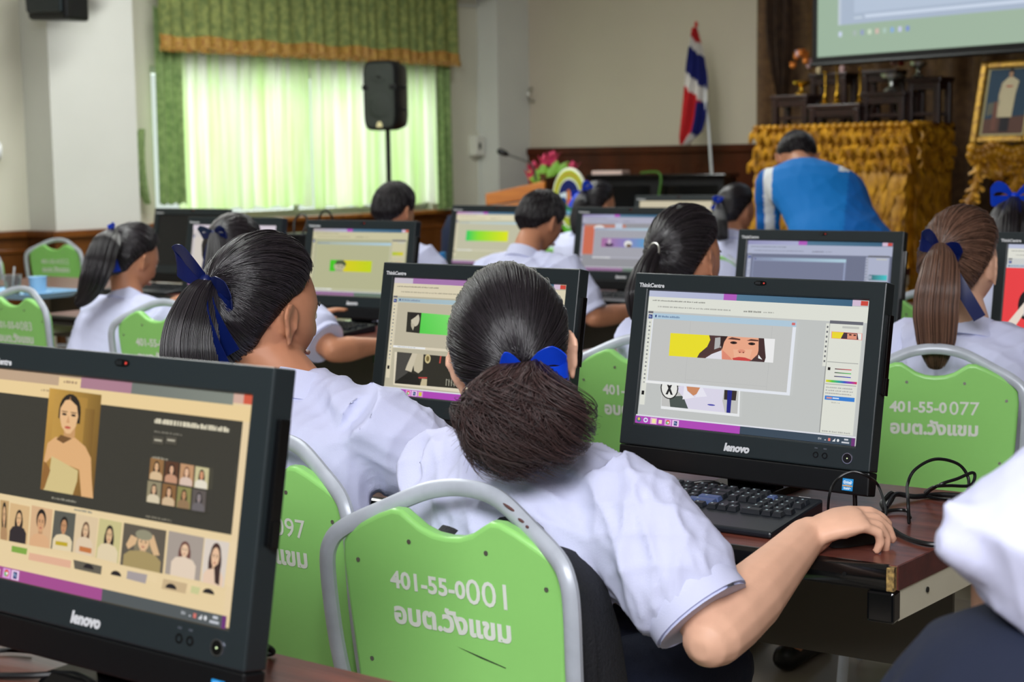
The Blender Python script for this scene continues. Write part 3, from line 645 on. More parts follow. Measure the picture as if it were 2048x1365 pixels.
def draw_A(c):
    G = (196, 199, 197); CR = (226, 228, 218)
    photo_editor(c, G, CR)
    # second document below: white school shirt with a black ribbon badge
    q = c.sub([(1324, 764), (1477, 778), (1474, 832), (1322, 816)], True)
    c.P([(1324, 762), (1480, 776), (1478, 834), (1321, 818)], (236, 238, 240))
    q.rect(0, 0, 1, 0.93, (196, 196, 194)); q.poly([(0.12, 0.93), (0.1, 0.55), (0.3, 0.45), (0.6, 0.93)], (74, 84, 80))
    q.poly([(0.18, 0.2), (0.3, 0.0), (0.82, 0.0), (0.8, 0.5), (0.84, 0.93), (0.36, 0.93), (0.3, 0.55)], (222, 218, 236)); q.poly([(0.32, 0), (0.52, 0), (0.5, 0.28), (0.42, 0.42), (0.34, 0.25)], (206, 140, 100)); q.poly([(0.3, 0.0), (0.34, 0.28), (0.44, 0.48), (0.28, 0.6)], (238, 236, 246)); q.poly([(0.52, 0), (0.6, 0.4), (0.44, 0.48)], (236, 234, 246))
    q.ell(0.66, 0.7, 0.05, 0.03, (70, 70, 170)); q.poly([(0.82, 0), (0.98, 0), (0.97, 0.45), (0.82, 0.45)], (52, 42, 40)); q.poly([(0.86, 0), (0.92, 0), (0.91, 0.93), (0.86, 0.93)], (30, 34, 130))
    q.ell(0.1, 0.22, 0.12, 0.42, (20, 20, 22)); q.ell(0.1, 0.22, 0.105, 0.38, (236, 236, 232))
    for a in (1, -1):
        q.poly([(0.1 - 0.05 * a, 0.47), (0.1 - 0.02 * a, 0.47), (0.1 + 0.045 * a, 0.02), (0.1 + 0.015 * a, 0.02)], (34, 34, 36))
    q.ell(0.1, 0.03, 0.04, 0.09, (34, 34, 36)); q.ell(0.1, 0.06, 0.02, 0.05, (236, 236, 232))
    # main document window
    c.rect(0.035, 0.17, 0.705, 0.695, (232, 236, 244)); c.rect(0.035, 0.17, 0.705, 0.212, (178, 204, 222)); c.rect(0.04, 0.212, 0.69, 0.675, (198, 199, 197)); c.rect(0.047, 0.182, 0.054, 0.20, (40, 56, 120)); c.lines(0.062, 0.185, 0.17, 1, 0.02, 0.014, (120, 146, 176), 2); c.rect(0.685, 0.182, 0.70, 0.20, (212, 110, 110)); c.rect(0.03, 0.678, 0.2, 0.694, (240, 241, 240))
    for x in (0.222, 0.60): c.rect(x, 0.215, x + 0.0012, 0.67, (182, 184, 183))
    c.rect(0.222, 0.645, 0.60, 0.647, (184, 186, 185))
    q = c.sub([(1341, 666.5), (1550, 678.5), (1546, 726), (1337.5, 712)], True)
    q.rect(0, 0, 1, 1, (240, 240, 240)); q.rect(0.28, 0, 0.86, 1, (86, 56, 54)); q.rect(0.42, 0, 0.86, 0.5, (190, 188, 186)); q.poly([(0, 0), (0.38, 0), (0.395, 0.2), (0.37, 0.5), (0.33, 0.72), (0.28, 1), (0, 1)], (238, 226, 40))
    q.poly([(0.38, 0), (0.5, 0), (0.5, 0.45), (0.38, 0.85), (0.28, 1), (0.3, 0.8), (0.37, 0.5), (0.395, 0.2)], (78, 52, 52)); q.poly([(0.44, 0.1), (0.5, 0.05), (0.49, 0.5), (0.44, 0.6)], (180, 180, 180))
    q.poly([(0.36, 1), (0.42, 0.8), (0.52, 0.6), (0.54, 1)], (228, 226, 236)); q.poly([(0.80, 1), (0.82, 0.8), (0.9, 0.9), (0.92, 1)], (70, 48, 50))
    q.poly([(0.5, 0), (0.87, 0), (0.865, 0.35), (0.85, 0.7), (0.8, 0.95), (0.76, 1), (0.52, 1), (0.51, 0.6)], (238, 170, 138)); q.poly([(0.52, 0.6), (0.6, 0.9), (0.62, 1), (0.52, 1)], (226, 140, 116)); q.poly([(0.62, 0.55), (0.8, 0.5), (0.78, 0.9), (0.64, 0.95)], (242, 182, 150))
    q.poly([(0.49, 0), (0.56, 0), (0.53, 0.25), (0.515, 0.6), (0.495, 0.35)], (50, 30, 30)); q.poly([(0.85, 0), (0.9, 0), (0.93, 0.8), (0.92, 1), (0.86, 0.7)], (66, 42, 42))
    for sx in (0.62, 0.79): q.ell(sx, 0.26, 0.033, 0.06, (60, 34, 30)); q.ell(sx, 0.26, 0.012, 0.045, (10, 8, 8))
    q.poly([(0.56, 0.12), (0.6, 0.03), (0.68, 0.08), (0.68, 0.14)], (92, 54, 46)); q.poly([(0.74, 0.14), (0.78, 0.06), (0.85, 0.08), (0.85, 0.14)], (92, 54, 46)); q.ell(0.70, 0.6, 0.035, 0.08, (226, 148, 122)); q.ell(0.685, 0.65, 0.008, 0.03, (140, 70, 60)); q.ell(0.72, 0.65, 0.008, 0.03, (140, 70, 60)); q.poly([(0.62, 0.92), (0.68, 0.85), (0.74, 0.86), (0.8, 0.94), (0.78, 1), (0.63, 1)], (206, 70, 66))
    q = c.sub([(1664.5, 664), (1723.5, 668), (1723, 680.5), (1664, 676.5)], True); q.rect(-0.02, -0.05, 1.02, 1.05, (236, 130, 120)); q.rect(0, 0, 1, 1, (238, 236, 230)); q.poly([(0, 0), (0.4, 0), (0.36, 0.6), (0.28, 1), (0, 1)], (238, 220, 50)); q.poly([(0.4, 0), (0.86, 0), (0.9, 1), (0.3, 1)], (70, 50, 60)); q.rect(0.52, 0.1, 0.84, 0.95, (226, 150, 124)); q.ell(0.62, 0.3, 0.05, 0.12, (70, 40, 36)); q.ell(0.77, 0.32, 0.05, 0.12, (70, 40, 36))
    taskbar(c, CR)
def draw_B(c):
    photo_editor(c, (190, 183, 160), (222, 212, 184), title=(206, 196, 206), panel=False, top_split=0.9)
    c.rect(0.12, 0, 0.9, 0.045, (168, 120, 176))
    doc_window(c, 0.035, 0.17, 1.0, 0.60, bar=(166, 186, 192), inner=(193, 185, 162), edge=(224, 214, 190))
    c.P([(788, 704), (930, 717), (926, 786), (785, 770)], (226, 216, 192))
    q = c.sub([(793, 704), (921, 716), (918, 778), (788, 767)], True)
    q.rect(0, 0, 1, 1, (46, 44, 36)); q.poly([(0, 0), (0.22, 0), (0.18, 0.8), (0, 0.95)], (72, 70, 66)); q.poly([(0, 0.95), (0.2, 0.62), (0.36, 0.66), (0.4, 1), (0, 1)], (30, 29, 25)); q.poly([(0.26, 0.0), (0.42, 0), (0.42, 0.5), (0.36, 0.62), (0.29, 0.55), (0.27, 0.3)], (196, 186, 160)); q.poly([(0.24, 0), (0.32, 0), (0.25, 0.6), (0.15, 0.55), (0.17, 0.4)], (206, 196, 172)); q.poly([(0.42, 0.78), (0.5, 0.78), (0.5, 1), (0.40, 1)], (200, 186, 150)); q.ell(0.49, 0.13, 0.045, 0.15, (206, 190, 140)); q.ell(0.49, 0.13, 0.025, 0.09, (120, 104, 60)); q.poly([(0.36, 0.74), (0.5, 0.72), (0.5, 0.76), (0.37, 0.78)], (190, 70, 66)); q.poly([(0.68, 0), (0.7, 0), (0.69, 0.24), (0.67, 0.24)], (190, 76, 66)); q.poly([(0.82, 0.1), (0.95, 0.14), (0.94, 0.2), (0.84, 0.14)], (190, 76, 66))
    for i in range(5): q.rect(0.79 + i * 0.04, 0.72, 0.80 + i * 0.04, 0.94, (170, 166, 148)); q.rect(0.79 + i * 0.035, 0.74 + 0.04 * i, 0.82 + i * 0.035, 0.755 + 0.04 * i, (170, 166, 148))
    q = c.sub([(814, 624), (842, 626), (838, 667), (811, 664)], True); q.rect(0, 0, 1, 1, (44, 42, 36)); q.ell(0.6, 0.35, 0.3, 0.34, (202, 194, 172)); q.poly([(0.2, 0.0), (0.9, 0.0), (0.6, 0.22), (0.28, 0.4)], (40, 36, 32)); q.poly([(0.3, 0.5), (0.6, 0.62), (0.5, 0.9), (0.34, 0.7)], (186, 178, 156))
    c.P([(842, 626), (960, 636), (960, 676), (838, 667)], [(96, 214, 88), (150, 236, 130), (140, 232, 120), (84, 208, 76)])
    taskbar(c, (220, 210, 180), split=0.50)
    c.rect(0.218, 0.95, 0.25, 0.996, (214, 150, 210)); c.rect(0.226, 0.957, 0.243, 0.99, (214, 206, 60))
def draw_D(c):
    CR = (240, 214, 160); DK = (58, 56, 48)
    c.rect(0, 0, 1, 1, (236, 212, 166))
    c.rect(0, 0, 0.56, 0.05, (196, 168, 140)); c.rect(0.36, 0, 0.56, 0.05, (176, 130, 146)); c.rect(0.56, 0, 0.93, 0.05, (116, 122, 116), (134, 140, 130)); c.rect(0.93, 0, 0.965, 0.04, (214, 176, 160)); c.rect(0.965, 0, 0.995, 0.04, (214, 92, 66))
    c.rect(0, 0.05, 1, 0.115, (240, 212, 158)); c.rect(0.27, 0.008, 0.36, 0.05, (240, 212, 158)); c.lines(0.29, 0.022, 0.345, 1, 0.02, 0.012, (170, 140, 110), 12); c.lines(0.2, 0.075, 0.42, 1, 0.02, 0.010, (190, 164, 124), 13)
    # dark picture viewer
    c.rect(0, 0.115, 0.972, 0.605, DK); c.rect(0.972, 0.115, 1.0, 0.945, (236, 212, 170))
    q = c.sub([(93, 776), (197, 790), (180, 997.5), (74.5, 979)], True)
    q.poly([(0, 0), (1, 0), (1, 1), (0, 1)], [(206, 160, 74), (136, 104, 44), (118, 84, 36), (176, 130, 64)])
    q.rect(0.12, 0.05, 0.75, 0.55, (196, 152, 72), (176, 134, 60)); q.rect(0.72, 0.15, 0.9, 0.7, (152, 116, 52), (128, 94, 40))
    q.ell(0.43, 0.2, 0.21, 0.17, (38, 30, 22)); q.poly([(0.22, 0.2), (0.64, 0.2), (0.64, 0.31), (0.22, 0.28)], (38, 30, 22))
    q.poly([(0.34, 0.33), (0.56, 0.34), (0.57, 0.5), (0.36, 0.5)], (206, 156, 104)); q.poly([(0.02, 0.72), (0.06, 0.54), (0.2, 0.47), (0.4, 0.46), (0.58, 0.45), (0.78, 0.52), (0.9, 0.62), (0.94, 0.8), (1.0, 1), (0.78, 1.0), (0.7, 0.75), (0.14, 0.68), (0.05, 0.74)], (228, 178, 124))
    q.poly([(0.16, 0.66), (0.42, 0.71), (0.68, 0.76), (0.68, 0.86), (0.62, 1), (0.06, 1), (0.14, 0.85)], (216, 196, 138)); q.poly([(0.02, 0.72), (0.08, 0.74), (0.16, 0.80), (0.08, 0.98), (0.04, 1), (0, 1)], (150, 104, 52)); q.poly([(0.3, 0.44), (0.52, 0.46), (0.36, 0.52), (0.22, 0.49)], (120, 84, 46))
    q.poly([(0.25, 0.18), (0.33, 0.1), (0.42, 0.085), (0.56, 0.14), (0.6, 0.24), (0.57, 0.34), (0.48, 0.415), (0.40, 0.42), (0.30, 0.36), (0.25, 0.27)], (236, 190, 140)); q.poly([(0.4, 0.09), (0.42, 0.05), (0.44, 0.09)], (150, 110, 76))
    for sx in (0.335, 0.51): q.ell(sx, 0.235, 0.045, 0.012, (50, 36, 28)); q.rect(sx - 0.055, 0.205, sx + 0.055, 0.214, (88, 62, 40))
    q.poly([(0.415, 0.24), (0.45, 0.315), (0.385, 0.315)], (214, 160, 112)); q.ell(0.42, 0.36, 0.06, 0.014, (196, 96, 76))
    c.lines(*[0.39, 0.612], 0.47, 1, 0.02, 0.01, (150, 146, 130), 20); 
    def tx(x0, y0, x1, y1, h, col, seed):
        u0, v0 = c.uv(x0, y0); u1, v1 = c.uv(x1, y1); c.lines(u0, (v0 + v1) / 2, u1, 1, 0.02, h, col, seed)
    tx(304, 840, 456, 852, 0.022, (224, 216, 190), 21); tx(304, 862, 360, 868, 0.008, (120, 116, 104), 22); tx(300, 916, 332, 914, 0.01, (160, 154, 136), 24); tx(288, 1030, 340, 1042, 0.008, (130, 124, 108), 25); tx(100, 994, 150, 1003, 0.009, (150, 146, 130), 26)
    for x in (303, 329):
        a = c.uv(x, 872); c.rect(a[0], a[1], a[0] + 0.04, a[1] + 0.035, (78, 74, 64)); c.rect(a[0] + 0.006, a[1] + 0.013, a[0] + 0.034, a[1] + 0.021, (190, 184, 164))
    a = c.uv(470, 930); c.rect(a[0], a[1], 0.972, a[1] + 0.09, (84, 82, 74))
    tn = [((150, 110, 66), (40, 30, 24), (232, 186, 140), (220, 190, 150)), ((90, 56, 36), (36, 26, 22), (232, 184, 148), (200, 150, 120)), ((196, 150, 110), (120, 80, 60), (240, 196, 160), (222, 196, 180)), ((206, 196, 150), (40, 30, 26), (222, 160, 120), (234, 226, 206)),
          ((150, 140, 110), (60, 42, 32), (226, 186, 146), (220, 206, 176)), ((140, 100, 60), (50, 34, 26), (232, 186, 146), (214, 186, 150)), ((146, 140, 84), (40, 30, 24), (198, 150, 106), (150, 120, 86)), ((96, 88, 84), (44, 38, 40), (150, 140, 140), (110, 104, 106))]
    for k in range(8):
        i, j = k % 4, k // 4; x0 = 298 + i * 30.4 - j * 4; y0 = 916 + i * 5.6 + j * 45.5
        portrait(c.sub([(x0, y0), (x0 + 27, y0 + 4.6), (x0 + 24, y0 + 47), (x0 - 3.5, y0 + 42.5)], True), *tn[k])
    # strip of photographs under the viewer
    g = [((0, 1000), (18, 1003), (14, 1082), (0, 1079)), ((21, 1006), (60, 1014), (55, 1090), (14, 1082)), ((64, 1011), (106, 1020), (100, 1098), (58, 1091)), ((110, 1021), (153, 1028), (146, 1105), (102, 1098)), ((153, 1028), (198, 1037), (190, 1115), (146, 1105)), ((201, 1037), (246, 1046), (238, 1128), (192, 1116)), ((250, 1046), (335, 1062), (327, 1148), (242, 1130)), ((340, 1062), (411, 1076), (402, 1163), (332, 1148)), ((413, 1077), (462, 1086), (450, 1176), (405, 1164))]
    gs = [((196, 160, 110), (30, 24, 22), (220, 176, 130), (180, 140, 100), 0.2), ((220, 184, 134), (44, 32, 26), (226, 182, 134), (48, 40, 44), 0.14), ((220, 180, 138), (34, 26, 22), (216, 164, 120), (224, 176, 132), 0.2), ((92, 92, 84), (36, 28, 24), (198, 146, 104), (232, 214, 176), 0.15), ((226, 202, 164), (110, 80, 60), (226, 190, 150), (228, 206, 176), 0.13), ((206, 196, 140), (40, 30, 26), (222, 184, 140), (230, 212, 176), 0.15), ((96, 88, 76), (130, 120, 96), (226, 186, 144), (170, 150, 100), 0.15), ((170, 158, 148), (110, 70, 62), (236, 200, 166), (232, 212, 190), 0.12), ((224, 212, 200), (70, 44, 40), (238, 196, 160), (236, 206, 180), 0.19)]
    for quad, (bg, hr, sk, tp, fr) in zip(g, gs):
        q = portrait(c.sub(quad, True), bg, hr, sk, tp, fr=fr, long=bg != gs[2][0] and bg != gs[3][0])
        if bg == gs[3][0]: q.rect(0.2, 0.78, 0.75, 0.88, (196, 170, 40))
        if bg == gs[4][0]: q.rect(0.3, 0.8, 0.85, 0.93, (200, 120, 66))
        if bg == gs[6][0]: q.poly([(0.1, 0.5), (0.2, 0.25), (0.36, 0.3), (0.32, 0.45), (0.16, 0.6)], (222, 184, 140)); q.poly([(0.6, 0.2), (0.72, 0.16), (0.82, 0.4), (0.9, 0.6), (0.76, 0.62), (0.66, 0.42)], (222, 184, 140)); q.ell(0.5, 0.2, 0.2, 0.12, (150, 146, 120))
        if bg == gs[8][0]: q.poly([(0.5, 0.6), (0.75, 0.45), (0.8, 0.98), (0.6, 0.95)], (60, 40, 38))
    for quad, col in (((150, 1120), (207, 1133), (205, 1150), (152, 1138)), (100, 94, 82)), (((258, 1142), (298, 1150), (294, 1168), (256, 1158)), (170, 160, 160)), (((330, 1158), (378, 1168), (374, 1188), (326, 1178)), (206, 180, 140)), (((27, 1092), (58, 1098), (56, 1110), (26, 1104)), (130, 170, 70)), (((62, 1106), (146, 1122), (144, 1137), (60, 1120)), (230, 180, 150)), (((386, 1172), (404, 1176), (400, 1190), (384, 1186)), (206, 206, 150)): c.P(quad, col)
    for x, y in ((180, 1138), (345, 1178), (235, 1152), (420, 1188)): a = c.uv(x, y); c.ell(a[0], a[1], 0.02, 0.022, (36, 30, 34), a0=math.pi, a1=2 * math.pi)
    taskbar(c, CR, pur=(168, 78, 146), slate=(84, 90, 92), split=0.55)
def editor_variant(fn, grey, cream, **kw):
    def d(c):
        photo_editor(c, grey, cream, **kw); fn(c); taskbar(c, cream, pur=kw.get('pur', (150, 110, 150)), slate=(104, 122, 110), ui=False)
    return d
def vC(c):
    doc_window(c, 0.06, 0.20, 0.84, 0.92, bar=(170, 178, 160), inner=(184, 184, 146), edge=(196, 196, 164), close=False); c.rect(0.22, 0.47, 0.36, 0.64, (70, 200, 30)); c.rect(0.34, 0.47, 0.66, 0.64, (222, 208, 30), (196, 216, 20))
    q = c.sub([(0.26, 0.47), (0.40, 0.47), (0.40, 0.64), (0.26, 0.64)]); q.ell(0.45, 0.55, 0.42, 0.42, (186, 182, 150)); q.poly([(0.1, 0.4), (0.2, 0.05), (0.7, 0.0), (0.95, 0.3), (0.9, 0.55), (0.6, 0.35)], (80, 90, 60)); q.ell(0.4, 0.55, 0.06, 0.05, (50, 50, 40)); q.ell(0.65, 0.58, 0.06, 0.05, (50, 50, 40)); q.poly([(0.1, 1), (0.3, 0.75), (0.7, 0.85), (0.8, 1)], (170, 166, 140))
    c.rect(0.86, 0.33, 0.97, 0.38, (180, 200, 60), (214, 204, 50))
def vG(c):
    doc_window(c, 0.05, 0.19, 0.9, 0.75, bar=(200, 204, 186), inner=(196, 194, 168), edge=(214, 210, 186), close=False); c.rect(0.16, 0.36, 0.32, 0.56, (8, 206, 96), (140, 226, 50)); c.rect(0.32, 0.36, 0.72, 0.56, (140, 226, 50), (226, 232, 24))
def vH(c):
    c.rect(0.03, 0.18, 0.5, 0.72, (190, 128, 112)); c.rect(0.03, 0.22, 0.15, 0.70, (206, 110, 84)); c.ell(0.2, 0.24, 0.06, 0.05, (226, 220, 220)); c.rect(0.38, 0.16, 0.46, 0.26, (196, 204, 220))
    doc_window(c, 0.15, 0.24, 0.86, 0.78, bar=(170, 176, 196), inner=(166, 166, 176), edge=(180, 180, 194), close=False); c.rect(0.24, 0.42, 0.5, 0.58, (170, 110, 160), (140, 130, 190)); c.rect(0.5, 0.42, 0.74, 0.58, (140, 130, 190), (90, 160, 206)); c.ell(0.33, 0.54, 0.05, 0.03, (60, 40, 70)); c.ell(0.33, 0.48, 0.02, 0.05, (200, 180, 200)); c.ell(0.54, 0.52, 0.045, 0.06, (228, 228, 226)); c.ell(0.55, 0.55, 0.03, 0.03, (110, 84, 54))
def vI(c):
    doc_window(c, 0.05, 0.20, 0.70, 0.92, bar=(140, 146, 178), inner=(120, 126, 152), edge=(150, 160, 190), close=False); c.rect(0.86, 0.37, 0.98, 0.43, (60, 90, 100), (70, 200, 206)); c.rect(0.85, 0.38, 0.88, 0.42, (160, 170, 190))
def vJ(c):
    c.rect(0, 0.0, 1, 0.17, (206, 196, 168)); c.rect(0.05, 0.2, 0.8, 0.8, (190, 180, 156)); c.rect(0.82, 0.14, 0.95, 0.36, (206, 196, 176)); c.ell(0.89, 0.25, 0.035, 0.08, (60, 52, 44)); c.ell(0.9, 0.27, 0.02, 0.05, (190, 160, 130))
def vE(c): c.rect(0.04, 0.12, 1, 0.945, (206, 200, 198)); c.rect(0, 0.0, 1, 0.08, (216, 206, 216)); c.rect(0.04, 0.2, 0.6, 0.9, (214, 206, 196))
def vK(c):
    doc_window(c, 0.0, 0.22, 0.9, 0.94, bar=(190, 200, 210), inner=(236, 70, 72), edge=(236, 100, 100), close=False); c.rect(0.0, 0.26, 0.5, 0.94, (238, 66, 70)); c.ell(0.14, 0.66, 0.05, 0.16, (30, 24, 28)); c.poly([(0.02, 0.9), (0.10, 0.70), (0.16, 0.55), (0.18, 0.56), (0.14, 0.72), (0.07, 0.94)], (234, 220, 206)); c.rect(0.15, 0.80, 0.17, 0.94, (30, 24, 28))
    c.rect(0.13, 0.24, 0.95, 0.78, (206, 206, 208)); c.rect(0.135, 0.26, 0.94, 0.76, (198, 198, 200)); c.rect(0.28, 0.45, 0.6, 0.6, (230, 170, 190))
monitor((.417, 2.768), rad(-37.7), 'black all-in-one computer on the centre desk showing a yellow banner with a face', draw_A)
monitor((-.086, 3.187), rad(-36.0), 'black all-in-one computer behind the ponytailed girl showing a green banner', draw_B)
monitor((-.473, 1.765), rad(-35.7), 'large foreground computer with a picture viewer showing a woman in a white dress', draw_D)
monitor((-.568, 5.758), rad(-32.5), 'computer in front of wood wainscot showing a green and yellow banner with a face', editor_variant(vC, (178, 178, 144), (206, 200, 164), title=(180, 170, 170)))
monitor((-1.125, 6.29), rad(-32.5), 'computer with a blank pale screen, half hidden by a black-haired head', editor_variant(vE, (206, 200, 196), (214, 206, 206), title=(200, 186, 206), panel=False))
monitor((.497, 6.85), rad(-32.0), 'computer with orange, pink and blue banner beside the white-shirted boy', editor_variant(vH, (150, 150, 156), (176, 176, 196), title=(150, 140, 180), panel=False))
monitor((-.093, 7.423), rad(-36.0), 'computer with a green to yellow gradient banner, left of the white-shirted boy', editor_variant(vG, (196, 194, 164), (224, 216, 186), title=(200, 150, 190), panel=False))
monitor((.927, 8.89), rad(-29.0), 'small far computer with cream window, before the black cabinet', editor_variant(vJ, (190, 184, 164), (206, 196, 168), title=(200, 190, 170), panel=False))
monitor((.872, 4.488), rad(-33.5), 'computer with an empty grey document, in front of the man in blue', editor_variant(vI, (112, 118, 142), (176, 182, 206), title=(150, 150, 190)))
monitor((1.515, 4.10), rad(-36.0), 'computer with a red picture at the right edge, beside the brown-haired girl', editor_variant(vK, (206, 208, 206), (226, 226, 216), panel=False))
monitor((-1.57, 7.62), rad(-35.0), 'black computer with a dark blank screen, before the green window', None, on=False)

# ---------------------------------------------------------------- keyboards and mice
KEYM = mat('key_black', (24, 28, 34), 0.38, spec=0.5); KEYB = mat('key_blue_grey', (70, 86, 128), 0.4); KBASE = mat('keyboard_base', (22, 27, 34), 0.36)
KLEG = mat('key_legend', (150, 170, 176), 0.5)
def key_layout():
    u = 0.019; K = []
    rows = [[1, -1, 1, 1, 1, 1, -.5, 1, 1, 1, 1, -.5, 1, 1, 1, 1, -.25, 1, 1, 1], [1] * 13 + [2, -.25, 1, 1, 1, -.25, 1, 1, 1, 1], [1.5] + [1] * 12 + [1.5, -.25, 1, 1, 1, -.25, 1, 1, 1, 1], [1.75] + [1] * 11 + [2.25, -3.5, 1, 1, 1], [2.25] + [1] * 10 + [2.75, -1.25, 1, -1.25, 1, 1, 1, 1], [1.25, 1.25, 1.25, 5.75, 1.25, 1.25, 1.25, 1.25, -.25, 1, 1, 1, -.25, 2, 1, 1]]
    for r, row in enumerate(rows):
        x = 0.0; y = 0.128 - r * u - (0.004 if r else 0)
        for w in row:
            if w < 0: x += -w * u; continue
            K.append((x + w * u / 2 - 0.2137, y, w * u)); x += w * u
    return K
KL = key_layout()
def key_mesh(w, y, blue):
    a, b = w / 2 - 0.001, 0.0085; a2, b2 = a - 0.0022, 0.0062; h = 0.007
    q = MB().hexa([(-a, -b, 0), (a, -b, 0), (a, b, 0), (-a, b, 0), (-a2, -b2 + 0.001, h), (a2, -b2 + 0.001, h), (a2, b2 + 0.001, h), (-a2, b2 + 0.001, h)])
    q.box((-a2 * 0.4, 0.0025, h + 0.00012), (min(0.0035, a2 * 0.6), 0.0035, 0.0002), m=1)
    return q.mesh('key', [KEYB if blue else KEYM, KLEG], smooth=False)
_km = {}
def keyboard(loc, rz, label, single):
    t = empty('keyboard', loc, rz); tag(t, label, 'keyboard', 'computer keyboards')
    MB().hexa([(-0.222, -0.055, 0.001), (0.222, -0.055, 0.001), (0.222, 0.145, 0.001), (-0.222, 0.145, 0.001), (-0.222, -0.055, 0.012), (0.222, -0.055, 0.012), (0.222, 0.145, 0.028), (-0.222, 0.145, 0.028)]).obj('base', KBASE, t, smooth=False, bevel=0.004)
    (lambda g: MB().add([(x + 0.19, y + 0.142, 0.0282) for x, y, _ in g[0]], g[1]).obj('lettering', LOGOM, t, smooth=False))(text_geo('lenovo', 0.008, 0.0003))
    q = MB()
    for i, (x, y, w) in enumerate(KL):
        z = 0.0125 + (y + 0.055) * 0.08; blue = (w > 0.05) or (i in (33, 19)) or abs(w - 0.0437) < 0.003
        if single:
            k = (round(w, 4), blue)
            if k not in _km: _km[k] = key_mesh(w, y, blue)
            o = bpy.data.objects.new('key', _km[k]); o.location = (x, y, z); o.rotation_euler = (0.08, 0, 0); link(o, t)
        else:
            a = w / 2 - 0.001; q.hexa([(x - a, y - .0085, z), (x + a, y - .0085, z), (x + a, y + .0085, z), (x - a, y + .0085, z), (x - a + .002, y - .005, z + .007), (x + a - .002, y - .005, z + .007), (x + a - .002, y + .007, z + .007), (x - a + .002, y + .007, z + .007)])
    if not single:
        o = q.obj('keys', KEYM, t, smooth=False); o['kind'] = 'stuff'
    return t
c0 = pxz(1542, 1076, DZ + 0.004); ka = rad(-35.0)
ex, ey = A3(math.cos(ka), math.sin(ka), 0), A3(-math.sin(ka), math.cos(ka), 0)
kp = c0 - ex * 0.222 + ey * 0.055
keyboard((kp[0], kp[1], DZ), ka, 'black keyboard beside the hand on the mouse', True)
p = A3(-.086, 3.187, 0) - NV * 0.33 + RV * 0.02
keyboard((p[0], p[1], DZ), YAW, 'black keyboard between two girls in white shirts, below the green banner', True)
for (x, y), lab, dr in (((-.473, 1.765), 'black keyboard below the foreground computer at bottom left', -0.02), ((-.568, 5.758), 'keyboard under the tanned forearm in front of the green and yellow banner', 0.0), ((.497, 6.85), 'keyboard above the forearm of the white-shirted boy', 0.0), ((.872, 4.488), 'keyboard of the computer with the empty grey document', 0), ((1.515, 4.10), 'keyboard of the computer with the red picture', 0), ((-1.57, 7.62), 'keyboard in front of the dark blank computer', 0)):
    p = A3(x, y, 0) - NV * 0.30 + RV * dr; keyboard((p[0], p[1], DZ), YAW, lab, False)
def mouse(loc, rz, label):
    t = empty('mouse', loc, rz); tag(t, label, 'mouse')
    R = []
    for y in np.linspace(-0.052, 0.052, 11):
        w = 0.031 * math.sqrt(max(0.05, 1 - (y / 0.058) ** 4)); h = 0.036 * math.sqrt(max(0.06, 1 - ((y + 0.008) / 0.064) ** 2))
        R.append([(w * math.cos(a), y, 0.001 + max(0.0, h * math.sin(a)) if math.sin(a) > 0 else 0.001) for a in np.linspace(0, 2 * math.pi, 18, endpoint=False)])
    MB().rings(R).obj('shell', BLACKD, t); MB().tube([(0, 0.03, 0.032), (0, 0.042, 0.029)], 0.004, 8, rounded=True).obj('scroll_wheel', GLOSSB, t)
    return t

